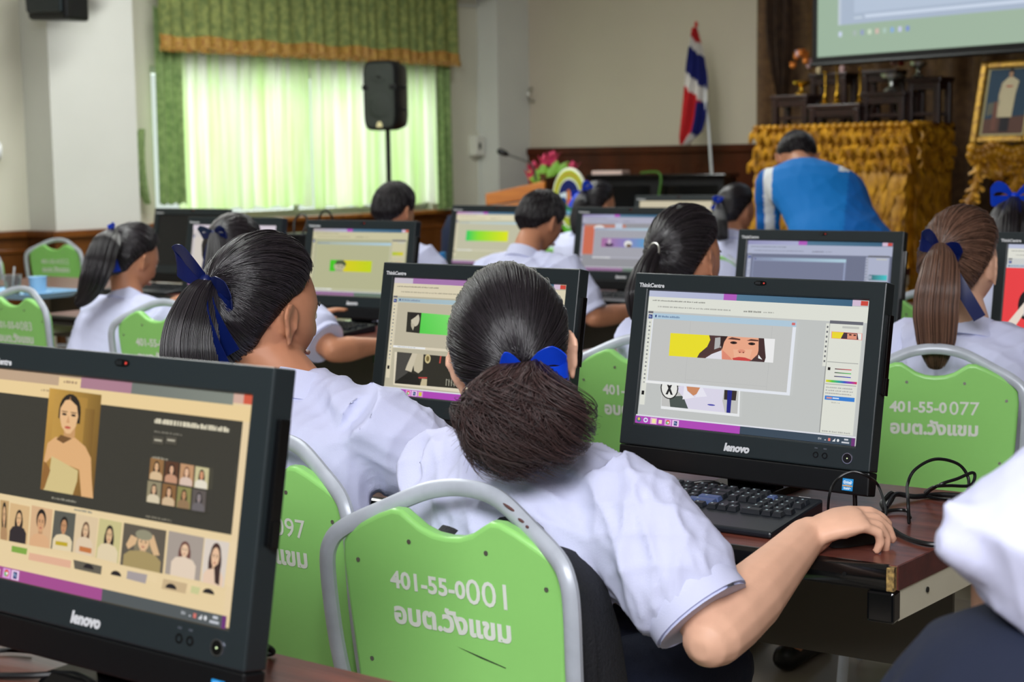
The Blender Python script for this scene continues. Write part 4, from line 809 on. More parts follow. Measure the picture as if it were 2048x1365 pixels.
# ---------------------------------------------------------------- chairs
CHY = lambda z: 0.075 * max(0.0, (z - 0.80) / 0.12) ** 1.3 if z > 0.80 else 0.20 * max(0.0, 0.72 - z) ** 1.15
def make_chair():
    t = empty('banquet_chair')
    half = [(0, .058, .900), (.035, .057, .897), (.07, .048, .888), (.125, .028, .862), (.175, .009, .836), (.196, 0, .812), (.2025, .0, .770), (.199, .012, .66), (.193, .034, .56), (.188, .056, .47), (.188, .066, .42), (.190, .05, .33), (.197, .0, .16), (.205, -.05, .008)]
    P = [(-x, y, z) for x, y, z in half[::-1]] + half[1:]
    P = catmull(P, 4); n = len(P)
    r = np.full((n, 2), 0.0); r[:, 0] = 0.0128; r[:, 1] = 0.0105
    m = MB().tube(P, r, 10, ref=(0, 1, 0)).obj('back_frame', GREYP, t)
    hp = [(0, .836), (.022, .838), (.042, .845), (.06, .857), (.074, .866), (.09, .866), (.115, .856), (.15, .838), (.172, .824), (.182, .808), (.185, .78), (.182, .72), (.176, .62), (.170, .53), (.165, .505), (.155, .5)]
    poly = hp + [(-x, z) for x, z in hp[::-1][:-1]]
    ex, ey = A3(1, 0, 0), norm(A3(0, -0.10, 1))
    poly = [(x, z + (.010 if z > .6 else -.012)) for x, z in poly]
    pan = MB().prism(poly, 0.026, A3(0, 0.09, 0), ex, ey, ez=A3(0, 1, 0)).obj('backrest', GREEN, t, smooth=True, bevel=0.007, seg=3, angle=50)
    for x, z in ((-.062, .828), (.066, .828), (-.155, .79), (.158, .79), (-.146, .643), (.146, .643), (-.14, .545), (.14, .545)):
        MB().lathe([(0.0035, -0.0012), (0.003, 0.0), (0.001, 0.0006)], A3(x, 0.09 - z * 0.0995 - 0.0004, z), 8, axis=1).obj('screw', STEEL, pan)
    seat = [(.19 * math.copysign(abs(math.cos(a)) ** 0.35, math.cos(a)), .27 + .20 * math.copysign(abs(math.sin(a)) ** 0.35, math.sin(a))) for a in np.linspace(0, 2 * math.pi, 32, endpoint=False)]
    MB().prism(seat, 0.055, A3(0, 0, 0.425), A3(1, 0, 0), A3(0, 1, 0)).obj('seat', GREEN, t, bevel=0.018, seg=3, angle=60)
    for sx in (-1, 1):
        MB().tube(catmull([(sx * .188, .07, .41), (sx * .185, .25, .405), (sx * .18, .43, .40), (sx * .183, .462, .36), (sx * .195, .49, .008)], 4), 0.0115, 8).obj('leg', GREYP, t)
    MB().tube([(-.18, .43, .40), (.18, .43, .40)], 0.009, 8).obj('stretcher', GREYP, t); MB().tube([(-.193, .03, .25), (.193, .03, .25)], 0.009, 8).obj('stretcher', GREYP, t)
    return t
CHAIR0 = make_chair(); _first = [True]
STENCIL = mat('stencil_white', (226, 232, 222), 0.7)
def chair(loc, rz, label, number, group='green banquet chairs'):
    global _first
    t = CHAIR0 if _first[0] else copy_tree(CHAIR0); _first[0] = False
    t.location = loc; t.rotation_euler = (0, 0, rz); tag(t, label, 'chair', group)
    return t, number
def stencil(t, number):
    pan = [c for c in bpy.data.objects if c.parent == t and c.name.startswith('backrest')][0]
    ey = norm(A3(0, -0.10, 1))
    def put(mb, s, cx, z, width, bold):
        v, f = text_geo(s, 1.0, bold); w = v[:, 0].max() - v[:, 0].min(); k = width / w
        q = np.array([A3(x * k + cx, 0.09 - 0.0012, 0) + ey * (y * k + z) for x, y, _ in v]); mb.add(q, f)
    a = MB(); put(a, number[:8], -0.036, 0.772, 0.128, 0.030); put(a, number[8:], 0.066, 0.7715, 0.066 * len(number[8:]) / 3, 0.006); a.obj('stencilled_number', STENCIL, pan, smooth=False)
    a = MB(); put(a, 'อบต.วังแขม', 0.0, 0.722, 0.196, 0.042); a.obj('stencilled_lettering', STENCIL, pan, smooth=False)
CH = []
def chair_px(x, y, zt, rz, label, number, Y=None, group='green banquet chairs'):
    p = pxz(x, y, zt) if Y is None else px(x, y, Y)
    c = p - (A3(-math.sin(rz), math.cos(rz), 0) * 0.058)
    CH.append(chair((c[0], c[1], 0), rz, label, number, group)); return c
cm = chair_px(932, 960, 0.912, rad(-33), 'green chair nearest the camera, stencilled 401-55-0001, grey frame', '401-55-0001')
p = rn(-1.80, 1.76); CH.append(chair((p[0], p[1], 0), rad(-34), 'green chair stencilled 097, partly behind the foreground computer', '401-55-0097'))
chair_px(1872, 688, 0.912, rad(-17), 'green chair stencilled 401-55-0077 under the brown-haired girl', '401-55-0077')
p = rn(-2.02, 3.30); CH.append(chair((p[0], p[1], 0), rad(-33), 'green chair half hidden behind the yellow banner computer, left of it', '401-55-0045'))
chair_px(45, 572, 0.912, rad(-34), 'green chair at left edge stencilled 401-55-0083, beside a girl', '401-55-0083')
chair_px(332, 598, 0.912, rad(-34), 'green chair between two ponytails, left of the navy bow', '401-55-0064')
chair_px(117, 476, 0.912, rad(-20), 'empty green chair against the left wainscot, behind the cups', '401-55-0052')
chair_px(-30, 490, 0.912, rad(-34), 'green chair cut by the left edge, beside the clear cup', '401-55-0039')
chair_px(1086, 480, 0.912, rad(-36), 'green chair just behind the face of the white-shirted boy', '401-55-0021')
p = rn(-3.72, 6.72); CH.append(chair((p[0], p[1], 0), YAW, 'green chair sliver between the clipped ponytail and the grey document computer', '401-55-0033'))
chair_px(1862, 577, 0.912, YAW, 'green chair behind the brown ponytail, largely hidden', '401-55-0071')
for t, nmb in CH: stencil(t, nmb)

# scuffs on the nearest chair
_t = CH[0][0]; _pan = [c for c in bpy.data.objects if c.parent == _t and c.name.startswith('backrest')][0]; _ey = norm(A3(0, -0.10, 1)); SCUF = mat('dark_scuff', (46, 60, 40), .8); RUST = mat('paint_chip_rust', (92, 58, 56), .8)
def _pp(x, z, o=.0012): return A3(x, .09 - o, 0) + _ey * z
MB().add([_pp(.005, .690), _pp(.045, .679), _pp(.085, .6710), _pp(.085, .6722), _pp(.045, .6814)], [(0, 1, 2, 3, 4)]).obj('scuff_mark', SCUF, _pan, smooth=False)
_fr = [c for c in bpy.data.objects if c.parent == _t and c.name.startswith('back_frame')][0]
for x, z, w in ((.088, .887, .012), (.112, .874, .006), (.124, .868, .003)):
    yy_ = np.interp(x, [.07, .125, .175], [.048, .028, .009]) - .0093
    MB().ell((x, yy_, z), (w, .0016, .0022), R=RY(rad(27)), seg=8).obj('paint_chip', RUST, _fr)
# ================================================================== PEOPLE
def remesh(mb, name, mats, voxel, smooth_it=4, disp=None, parent=None, color=None):
    me = mb.mesh('tmp', mats[0] if isinstance(mats, list) else mats)
    o = bpy.data.objects.new('tmp', me); COL.objects.link(o)
    r = o.modifiers.new('r', 'REMESH'); r.mode = 'VOXEL'; r.voxel_size = voxel; r.use_smooth_shade = True
    s = o.modifiers.new('s', 'SMOOTH'); s.factor = 0.5; s.iterations = smooth_it
    dg = bpy.context.evaluated_depsgraph_get(); out = bpy.data.meshes.new_from_object(o.evaluated_get(dg))
    bpy.data.objects.remove(o); bpy.data.meshes.remove(me)
    n = len(out.vertices); co = np.zeros(n * 3); out.vertices.foreach_get('co', co); co = co.reshape(-1, 3)
    if disp is not None:
        no = np.zeros(n * 3); out.vertices.foreach_get('normal', no); co = disp(co, no.reshape(-1, 3)); out.vertices.foreach_set('co', co.ravel())
    if color is not None:
        ca = out.color_attributes.new('Col', 'FLOAT_COLOR', 'POINT'); c = np.concatenate([color(co), np.ones((n, 1))], 1); ca.data.foreach_set('color', c.astype(np.float32).ravel())
    out.materials.clear()
    for m in (mats if isinstance(mats, list) else [mats]): out.materials.append(m)
    out.polygons.foreach_set('use_smooth', [True] * len(out.polygons)); out.update(); out.name = name
    ob = bpy.data.objects.new(name, out); link(ob, parent); return ob
def sstep(a, b, x): t = np.clip((x - a) / (b - a), 0, 1); return t * t * (3 - 2 * t)
# ---- head: unit directions -> local points (x right, y face forward, z up; origin between the ears)
def skull(d):
    x, y, z = d[:, 0] * 0.074, d[:, 1] * 0.094, d[:, 2] * 0.114
    lo = np.clip((-0.015 - z) / 0.1, 0, 1)
    x = x * (1 - 0.36 * lo ** 1.3); y = np.where(y < 0, y * (1.05 - 0.6 * lo), y * (1 - 0.02 * lo))
    return np.stack([x, y, z], 1)
def face(p):
    x, y, z = p[:, 0].copy(), p[:, 1].copy(), p[:, 2].copy(); f = (y > 0).astype(float)
    g = np.exp
    y += f * 0.021 * g(-(x / 0.0115) ** 2) * sstep(0.032, -0.018, z) * sstep(-0.034, -0.024, z)
    y += f * 0.004 * g(-(x / 0.045) ** 2) * g(-((z - 0.032) / 0.012) ** 2)
    y -= f * 0.006 * g(-((np.abs(x) - 0.031) / 0.016) ** 2 - ((z - 0.012) / 0.011) ** 2)
    y += f * 0.006 * g(-(x / 0.02) ** 2) * (g(-((z + 0.049) / 0.006) ** 2) + g(-((z + 0.061) / 0.006) ** 2))
    y += f * 0.009 * g(-(x / 0.024) ** 2) * g(-((z + 0.093) / 0.018) ** 2)
    y += f * 0.003 * g(-((np.abs(x) - 0.042) / 0.02) ** 2 - ((z + 0.025) / 0.02) ** 2)
    return np.stack([x, y, z], 1)
def head_shell(mb, H):
    nphi, nth = 56, 44; P = []
    ph = np.linspace(0, 2 * np.pi, nphi, endpoint=False)
    for t in np.linspace(0.06, np.pi - 0.06, nth)[::-1]:
        d = np.stack([np.sin(t) * np.sin(ph), np.sin(t) * np.cos(ph), np.full(nphi, np.cos(t))], 1)
        P.append(H(face(skull(d)))[::-1])
    mb.rings(P)
    for sx in (-1, 1):      # ears: rim and bowl
        e = lambda a, r: (0.030 * math.cos(a) * r * (1.0 if math.sin(a) > 0 else 0.8), 0.018 * r * math.sin(a))
        rim = []
        for a in np.linspace(0, 2 * math.pi, 18, endpoint=False):
            zz = 0.029 * math.cos(a); yy = 0.019 * math.sin(a) * (1.15 if zz > 0 else 0.8)
            rim.append((sx * (0.074 + 0.019 * max(0, (0.012 - yy) / 0.03) + 0.003), -0.006 + yy * 0.9 - 0.15 * zz, -0.004 + zz))
        rim = np.array(rim); mb.tube(H(rim), 0.0046, 8, closed=True)
        c = rim.mean(0); mb.rings([H(c + (rim - c) * k + A3(-sx * o, 0, 0)) for k, o in ((1.0, 0.0), (0.98, 0.006), (0.5, 0.011))])
        mb.rings([H(c + (rim - c) * k + A3(-sx * o, 0, 0)) for k, o in ((0.9, 0.001), (0.75, 0.03))])
        arc = np.array([c + (rim[i % 18] - c) * kk + A3(sx * .0015, 0, 0) for i, kk in ((17, .50), (0, .62), (16, .60), (14, .58), (12, .62), (10, .66))]); mb.tube(H(catmull(arc[1:], 4)), 0.0036, 8, rounded=True)
        mb.ell(H((c + A3(sx * -.002, .0135, -.004))[None])[0], (.005, .004, .008), seg=10); mb.ell(H((c + A3(sx * -.001, .004, -.034))[None])[0], (.005, .008, .009), seg=10)
FINGERS = [(-0.029, 0.064), (-0.0095, 0.074), (0.010, 0.069), (0.028, 0.054)]   # x offset (index..little for a right hand: sign flips), length
def hand_shell(mb, wrist, fwd, dn, side, curl=(0.5, 0.5, 0.55, 0.6), sc=1.0, thumb=0.5, spread=0.05):
    f = norm(fwd); d = norm(dn - f * np.dot(dn, f)); r = np.cross(f, -d) * -1.0; r = np.cross(-d, f) * -1.0
    r = np.cross(f, -d)           # right-hand side when looking along f with palm down
    s = -1 if side == 'R' else 1  # thumb direction: left for a right hand
    th = r * s
    R = []
    for t, w, h in ((-0.02, 0.026, 0.020), (0.0, 0.028, 0.019), (0.025, 0.034, 0.018), (0.055, 0.040, 0.016), (0.08, 0.040, 0.013), (0.09, 0.036, 0.009)):
        a = np.linspace(0, 2 * np.pi, 16, endpoint=False); c = wrist + f * t * sc - d * 0.006 * math.sin(min(1, max(0, t / 0.09)) * math.pi) * sc
        R.append(c + np.outer(np.cos(a) * w * sc, r) + np.outer(np.sin(a) * h * sc, -d))
    mb.rings(R)
    for i, (ox, L) in enumerate(FINGERS):
        b = wrist + (f * 0.080 - th * ox) * sc; ang = 0.12; dirv = norm(f - th * ox * spread * 12); P = [b - dirv * 0.03 * sc, b]; p = b
        for q, fr in enumerate((0.45, 0.32, 0.25)):
            ang += curl[i] * (0.55, 0.9, 0.6)[q]; p = p + (dirv * math.cos(ang) + d * math.sin(ang)) * L * fr * sc; P.append(p)
        mb.tube(P, np.array([0.0098, 0.0098, 0.0092, 0.0084, 0.0074]) * sc * (0.9 if i == 3 else 1), 10, rounded=True)
    b = wrist + (f * 0.025 + th * 0.026 + d * 0.004) * sc; P = [b - (f * 0.012 + th * 0.004) * sc, b]; p = b
    for q, L in enumerate((0.036, 0.030, 0.024)):
        dv = norm(th * (0.9 - 0.5 * q * thumb) + f * (0.75 + 0.3 * q) + d * (0.25 + 0.2 * q * thumb)); p = p + dv * L * sc; P.append(p)
    mb.tube(P, np.array([0.013, 0.0135, 0.0115, 0.0102, 0.0085]) * sc, 10, rounded=True)
def ik(S_, Wt, l1, l2, pole):
    v = Wt - S_; d = np.linalg.norm(v); d2 = min(d, (l1 + l2) * 0.998); v = v / d; a = (l1 * l1 - l2 * l2 + d2 * d2) / (2 * d2); h = math.sqrt(max(0, l1 * l1 - a * a))
    p = norm(pole - v * np.dot(pole, v)); return S_ + v * a + p * h, S_ + v * d2
def frameM(yaw, pitch, roll):    # head axes: yaw to the right from +Y, pitch down, roll (right ear down)
    return RZ(-yaw) @ RX(-pitch) @ RY(roll)
def skin_disp(a): return None
# ---- hair
LINE = np.radians([0, 35, 60, 78, 92, 108, 125, 150, 180]), np.array([0.76, 0.73, 0.64, 0.42, 0.30, -0.06, -0.46, -0.70, -0.78])
BLINE = np.radians([0, 35, 60, 75, 92, 108, 125, 150, 180]), np.array([0.46, 0.46, 0.36, 0.06, 0.18, -0.10, -0.30, -0.50, -0.56])
def hl(phi, L): return np.interp(np.abs((phi + np.pi) % (2 * np.pi) - np.pi), *L)
def thick(d, base): return base * (1.0 + 0.45 * np.clip(-d[:, 1], 0, 1) * np.clip(d[:, 2] + 0.6, 0, 1) + 0.35 * np.clip(d[:, 2], 0, 1))
def cap_pts(d, base, L):
    phi = np.arctan2(d[:, 0], d[:, 1]); ed = np.clip((d[:, 2] - hl(phi, L)) / 0.28, 0, 1)
    p = skull(d); n = p / np.linalg.norm(p, axis=1, keepdims=True)
    return p + n * (thick(d, base) * (0.12 + 0.88 * np.sqrt(ed)))[:, None]
def hair_cap(H, base, L, m, parent, wob=0.0):
    nphi, nr = 64, 20; ph = np.linspace(0, 2 * np.pi, nphi, endpoint=False); t1 = np.arccos(hl(ph, L)); P = []
    for k in range(nr):
        t = t1 * (0.03 + 0.97 * k / (nr - 1)); d = np.stack([np.sin(t) * np.sin(ph), np.sin(t) * np.cos(ph), np.cos(t)], 1)
        P.append(H(cap_pts(d, base, L)))
    d0 = d; P.append(H(skull(d0) * 0.96)); P.append(H(skull(d0) * 0.6))
    return MB().rings(P).obj('hair', m, parent)
def strands(name, P, radius, m, parent, taper=True):
    n, k = P.shape[:2]; cu = bpy.data.hair_curves.new(name); cu.add_curves([k] * n)
    cu.attributes['position'].data.foreach_set('vector', P.astype(np.float32).ravel())
    ra = cu.attributes.get('radius') or cu.attributes.new('radius', 'FLOAT', 'POINT')
    rr = np.full((n, k), radius); 
    if taper: rr[:, -3:] *= np.array([0.8, 0.55, 0.25])
    ra.data.foreach_set('value', rr.astype(np.float32).ravel())
    cu.materials.append(STRAND.get(m.name, m)); o = bpy.data.objects.new(name, cu); link(o, parent); o['kind'] = 'stuff'; return o
def rand_dirs(n, L, r):
    out = []
    while len(out) < n:
        d = r.standard_normal((n, 3)); d /= np.linalg.norm(d, axis=1, keepdims=True); ph = np.arctan2(d[:, 0], d[:, 1]); d = d[d[:, 2] > hl(ph, L) + 0.01]; out += list(d)
    return np.array(out[:n])
def comb(H, base, L, tie, n, r, K=12, jit=0.0012):
    d0 = rand_dirs(n, L, r); T = norm(tie); out = []
    for t in np.linspace(0, 1, K):
        d = d0 * (1 - t) + T[None] * t; ph = np.arctan2(d[:, 0], d[:, 1])
        # stay on the hair side of the hairline
        d /= np.linalg.norm(d, axis=1, keepdims=True) + 1e-9
        out.append(cap_pts(d, base, L) * (1 + 0.012))
    u1 = norm(np.cross(T, UPZ + A3(.01, 0, 0))); u2 = np.cross(T, u1); az = np.arctan2(d0 @ u2, d0 @ u1); ra_ = np.arccos(np.clip(d0 @ T, -1, 1))
    lock = np.sin(az * 34 + 4 * np.sin(az * 5 + 2 * ra_)) + .6 * np.sin(az * 83 + 3 * np.sin(3 * ra_))
    P = np.stack(out, 1); P = P * (1 + (lock * .011)[:, None, None] * np.sin(np.linspace(.25, 1, K) * np.pi)[None, :, None]); P += (r.standard_normal((n, 1, 3)) * jit) + r.standard_normal((n, K, 3)) * jit * 0.25
    return H(P.reshape(-1, 3)).reshape(n, K, 3)
def tail_strands(path, radii, n, r, K=14, curl=0.0, ends=0.15, squash=(1, 1), ax=None):
    path = catmull(path, 8); s = np.linspace(0, 1, len(path)); rd = np.interp(s, np.linspace(0, 1, len(radii)), radii)
    T = np.gradient(path, axis=0); T /= np.linalg.norm(T, axis=1, keepdims=True)
    ref = A3(1, 0, 0.01) if ax is None else ax; U = ref - T * (T @ ref)[:, None]; U /= np.linalg.norm(U, axis=1, keepdims=True); V = np.cross(T, U)
    a = r.random(n) * 2 * np.pi; q = np.sqrt(r.random(n)) ** 0.6; ln = 1 - ends * r.random(n); out = []
    for t in np.linspace(0, 1, K):
        st = t * ln; g = lambda A: np.stack([np.interp(st, s, A[:, i]) for i in range(3)], 1)
        rr = np.interp(st, s, rd) * q; w = curl * t * t
        aa = a + 2.2 * w * np.sin(3 * t + 7 * q)
        out.append(g(path) + g(U) * (np.cos(aa) * rr * squash[0] + w * 0.02 * np.sin(9 * t + a * 3))[:, None] + g(V) * (np.sin(aa) * rr * squash[1] + w * 0.02 * np.cos(8 * t + a * 5))[:, None])
    return np.stack(out, 1)
def tail_bulk(path, radii, parent, m, squash=(1, 1), ax=None, k=0.86):
    path = catmull(path, 6); s = np.linspace(0, 1, len(path)); rd = np.interp(s, np.linspace(0, 1, len(radii)), radii) * k
    q = np.stack([rd * squash[0], rd * squash[1]], 1)
    return MB().tube(path, q, 20, ref=(0, 1, 0) if ax is None else ax).obj('ponytail', m, parent)
def ribbon_strip(mb, P, wv, width, t=0.0012):
    P = catmull(P, 6); wv = np.asarray(wv, float)
    if wv.ndim == 1: wv = np.tile(wv, (len(P), 1))
    else: wv = np.array([[np.interp(i / (len(P) - 1), np.linspace(0, 1, len(wv)), wv[:, c]) for c in range(3)] for i in range(len(P))])
    wd = np.interp(np.linspace(0, 1, len(P)), np.linspace(0, 1, len(np.atleast_1d(width))), np.atleast_1d(width))
    G = np.array([[p + norm(w) * x * q for x in (-0.5, -0.17, 0.17, 0.5)] for p, w, q in zip(P, wv, wd)]); mb.sheet(G, t)
def bow(c, a, b, o, sc, m, parent, tails=((-0.3, -1.0, 1.0), (0.35, -1.0, 0.9)), tl=0.16, loops=(1, 1)):
    # a: along the bow, b: up, o: outward from the head
    g = MB(); a, b, o = norm(a), norm(b), norm(o); w = 0.030 * sc
    for s, k in ((-1, loops[0]), (1, loops[1])):
        if not k: continue
        L = 0.058 * sc * k
        P = [c, c + a * s * L * 0.40 + o * 0.018 * sc + b * 0.013 * sc, c + a * s * L * 0.80 + o * 0.022 * sc + b * 0.017 * sc, c + a * s * L * 1.06 + o * 0.012 * sc + b * 0.004 * sc, c + a * s * L * 0.92 + o * 0.004 * sc - b * 0.011 * sc, c + a * s * L * 0.45 + o * 0.004 * sc - b * 0.008 * sc, c]
        bb = norm(b + o * 0.6)
        ribbon_strip(g, P, [bb, norm(b + o * .8), norm(b + o * .9), norm(b * .8 + o + a * s * .2), norm(b + o * .6), norm(b + o * .4), bb], [w * 0.40, w * 0.95, w * 1.15, w * 1.15, w * 1.1, w * .9, w * 0.40])
    g.ell(c + o * 0.006 * sc, (0.010 * sc, 0.010 * sc, 0.012 * sc))
    for x, y, k in tails:
        d = norm(x) if np.ndim(x) else norm(a * x + b * y); L = tl * k * sc; off_ = 0.012 if not np.ndim(x) else y
        P = [c, c + d * L * 0.3 + o * off_ * sc, c + d * L * 0.65 + o * off_ * sc, c + d * L + o * off_ * .6 * sc]
        ribbon_strip(g, P, norm(np.cross(d, o)), [w * 0.5, w, w * 1.05, w * 1.02])
    return g.obj('ribbon_bow', m, parent)

def folds(seed, amp, scale=1.0, axis=None):
    r = np.random.default_rng(seed); D = r.standard_normal((7, 3)); D /= np.linalg.norm(D, axis=1, keepdims=True); ph = r.random(7) * 6
    def f(co, no):
        w = np.zeros(len(co)); warp = np.stack([np.sin(co @ D[5] * 22 * scale + ph[5]), np.sin(co @ D[6] * 19 * scale + ph[6]), np.sin(co @ D[4] * 15 * scale)], 1) * 0.03
        c2 = co + warp
        for k in range(5):
            d = D[k].copy(); d[2] *= 0.6; q = np.sin(c2 @ d * (26 + 13 * k) * scale + ph[k]); w += (1 - np.abs(q)) ** 2 * (1.0 if k < 3 else 0.5) - 0.4
        mask = 0.35 + 0.65 * (0.5 + 0.5 * np.sin(co @ D[3] * 9 + ph[2]))
        return co + no * (w * mask * amp * 0.5)[:, None]
    return f
def make_person(label, group, base, facing, hips, neck, head_c, head_rot, R=None, L=None, voxel=0.008, sex='girl', skin=SKIN, hairm=HAIRB, hair=None,
                shirt=SHIRT, bottom=NAVY, sleeve=(0.15, 0.074), scale=1.0, standing=False, nstr=500, fold=0.006, seed=1, shoulder=0.155, collar=True, stripes=None, longs=False, torso=1.0, hs=1.0):
    """facing: radians to the right of +Y.  Points are world coordinates."""
    base = np.asarray(base, float); fw = A3(math.sin(facing), math.cos(facing), 0); rt = A3(math.cos(facing), -math.sin(facing), 0)
    hips, neck, head_c = (np.asarray(p, float) - base for p in (hips, neck, head_c))
    RM = frameM(*[rad(a) for a in head_rot])
    H = lambda p: (np.asarray(p) * hs) @ RM.T + head_c
    spine = neck - hips; up = norm(spine); sh_up = norm(up * 0.6 + UPZ * 0.4)
    S_ = {s: neck + rt * k * shoulder * scale - sh_up * 0.055 * scale for s, k in (('R', 1), ('L', -1))}
    arms = {}
    for s, k, spec in (('R', 1, R), ('L', -1, L)):
        if spec is None: spec = {}
        Wt = np.asarray(spec['W'], float) - base if 'W' in spec else hips * A3(1, 1, 0) + fw * 0.47 + rt * k * 0.14 + UPZ * 0.785
        if 'E' in spec: E = np.asarray(spec['E'], float) - base
        else: E, Wt = ik(S_[s], Wt, 0.265 * scale, 0.235 * scale, rt * k * 0.5 - UPZ * 0.8 - fw * 0.35)
        if 'S' in spec: S_[s] = np.asarray(spec['S'], float) - base
        hd = norm(np.asarray(spec.get('hand', Wt - E), float)); arms[s] = (S_[s], E, Wt, hd, spec)
    # ---------- body
    b = MB(); head_shell(b, H)
    nb = H(A3(0, -0.022, -0.055)[None])[0]
    b.tube(catmull([nb, (nb + neck) / 2 - fw * 0.004, neck - up * 0.03], 4), np.linspace(0.050, 0.060, 9), 18)
    mid = hips + spine * 0.5 - fw * 0.015
    sp = catmull([hips - up * 0.02, mid, neck - up * 0.02], 6); rr = np.interp(np.linspace(0, 1, len(sp)), [0, .3, .6, .8, .93, 1], [.135, .115, .122, .125, .075, .045]); ry = rr * np.interp(np.linspace(0, 1, len(sp)), [0, 1], [.72, .68])
    ring = lambda c, a, q, U_, V_: c + np.outer(np.cos(np.linspace(0, 2 * np.pi, 22, endpoint=False)) * a, U_) + np.outer(np.sin(np.linspace(0, 2 * np.pi, 22, endpoint=False)) * q, V_)
    Vn = norm(np.cross(up, rt)); b.rings([ring(c, a * scale, q * scale, rt, Vn) for c, a, q in zip(sp, rr, ry)])
    for s in 'RL':
        A, E, Wt, hd, spec = arms[s]; k = 1 if s == 'R' else -1
        fa = Wt - E
        b.tube([neck - up * 0.07, A, A + (E - A) * 0.3, A + (E - A) * 0.7, E], np.array([.030, .038, .040, .040, .039]) * scale, 14, rounded=True)
        b.tube([E - fa * 0.04, E + fa * 0.12, E + fa * 0.35, E + fa * 0.7, Wt, Wt + hd * 0.012], np.array([.037, .041, .042, .033, .0265, .026]) * scale * spec.get('fat', 1), 14, rounded=True)
        hand_shell(b, Wt, hd, np.asarray(spec.get('dn', -UPZ), float), s, spec.get('curl', (0.35, 0.35, 0.4, 0.45)), spec.get('hand_sc', 0.95) * scale, spec.get('thumb', 0.5), spec.get('spread', 0.05))
    legs = []
    for k in (-1, 1):
        hp = hips + rt * k * 0.085
        if standing: P = [hp, hp * A3(1, 1, 0) + UPZ * 0.48 + fw * 0.03, hp * A3(1, 1, 0) + UPZ * 0.07]
        else:
            kn = hips * A3(1, 1, 0) + rt * k * 0.10 + fw * 0.40 + UPZ * 0.50; P = [hp, kn, kn * A3(1, 1, 0) + UPZ * 0.07 - fw * 0.03]
        legs.append(P); b.tube(P[:2], [.078, .055], 14, rounded=True); b.tube(P[1:], [.053, .036], 14, rounded=True)
        b.tube([P[2] - UPZ * 0.03 - fw * 0.03, P[2] - UPZ * 0.035 + fw * 0.15], [.036, .03], 12, rounded=True)
    def inside(co, no):
        rel = co - hips; t = rel @ up / np.linalg.norm(spine); x = np.abs(rel @ rt); m_ = ((t > -.1) & (t < .93) & (x < .17)).astype(float)
        for q in 'RL':
            A, E, Wt, hd, spec = arms[q]; d = norm(E - A); l_ = (co - A) @ d; r_ = np.linalg.norm(co - A - l_[:, None] * d, axis=1)
            lim = (np.linalg.norm(Wt - A) * .8 if longs else spec.get('len', sleeve[0]) * .75); m_ = np.maximum(m_, ((l_ > -.08) & (l_ < lim) & (r_ < .075)).astype(float))
        return co - no * (m_ * .011)[:, None]
    body = remesh(b, 'person', skin, voxel, 3, inside); body.location = base; tag(body, label, 'person', group)
    # ---------- shirt
    s = MB(); pf = np.interp
    tt = np.array([-.06, -.02, .04, .12, .3, .5, .68, .80, .89, .95, 1.0]); rx = np.array([.150, .172, .182, .178, .160, .160, .172, .176, .150, .105, .068]) * torso; ryy = np.array([.105, .125, .132, .128, .112, .108, .116, .110, .092, .075, .062])
    cen = [hips + spine * t - fw * 0.05 * math.sin(max(0, min(1, t)) * math.pi) * (0.6 if not standing else 0.3) for t in tt]
    s.rings([ring(c, a * scale, q * scale, rt, Vn) for c, a, q in zip(cen, rx, ryy)])
    s.tube(catmull([S_['L'], neck - sh_up * 0.035 - rt * 0.07, neck - sh_up * 0.030 + rt * 0.07, S_['R']], 4), np.array([.060, .058, .056, .056, .058, .062, .062, .060, .056, .056, .058, .058, .060]) * scale, 16)
    cuffs = []
    for q in 'RL':
        A, E, Wt, hd, spec = arms[q]; d = norm(E - A); ln, sr = sleeve
        if longs:
            fa = norm(Wt - E); s.tube([A - d * 0.02, A + d * 0.06, (A + E) / 2, E], np.array([.064, .066, .058, .052]) * scale, 18, rounded=True); s.tube([E - fa * 0.03, E + fa * 0.05, Wt - fa * 0.01], np.array([.050, .050, .036]) * scale, 16, rounded=True)
        else:
            ln = spec.get('len', ln)
            s.tube([A - d * 0.03, A + d * 0.03, A + d * ln * 0.45, A + d * ln * 0.8, A + d * ln], np.array([.069, sr * .98, sr * 1.08, sr * 1.02, sr * .80]) * scale, 20)
            cuffs.append((A + d * (ln - 0.006), d, sr))
    col_f = None
    if stripes is not None:
        base_c, sl_c, st_c = (np.array(lin(c)[:3]) for c in stripes)
        def col_f(co):
            out = np.tile(base_c, (len(co), 1))
            for q in 'RL':
                A, E, Wt, hd, spec = arms[q]; k = 1 if q == 'R' else -1
                x = (co - neck) @ rt * k; e = x + 0.35 * np.abs((co - neck) @ up)
                xa = (A - neck) @ rt * k; sl = (x > xa + .022); st = (x > xa - .022) & ~sl & ((co - neck) @ up > -0.20)
                out[sl] = sl_c; out[st] = st_c
            return out
    so = remesh(s, 'shirt', shirt, max(voxel, 0.006), 5, folds(seed, fold), parent=body, color=col_f)
    for c, d, sr in cuffs:
        r2 = sr * .84 * scale; g = MB().tube([c - d * 0.028, c - d * 0.02, c + d * 0.012, c + d * 0.016, c + d * 0.010, c - d * 0.02], np.array([r2 * .98, r2, r2 * 1.02, r2 * .98, r2 * .93, r2 * .90]), 24); g.obj('cuff', shirt, so)
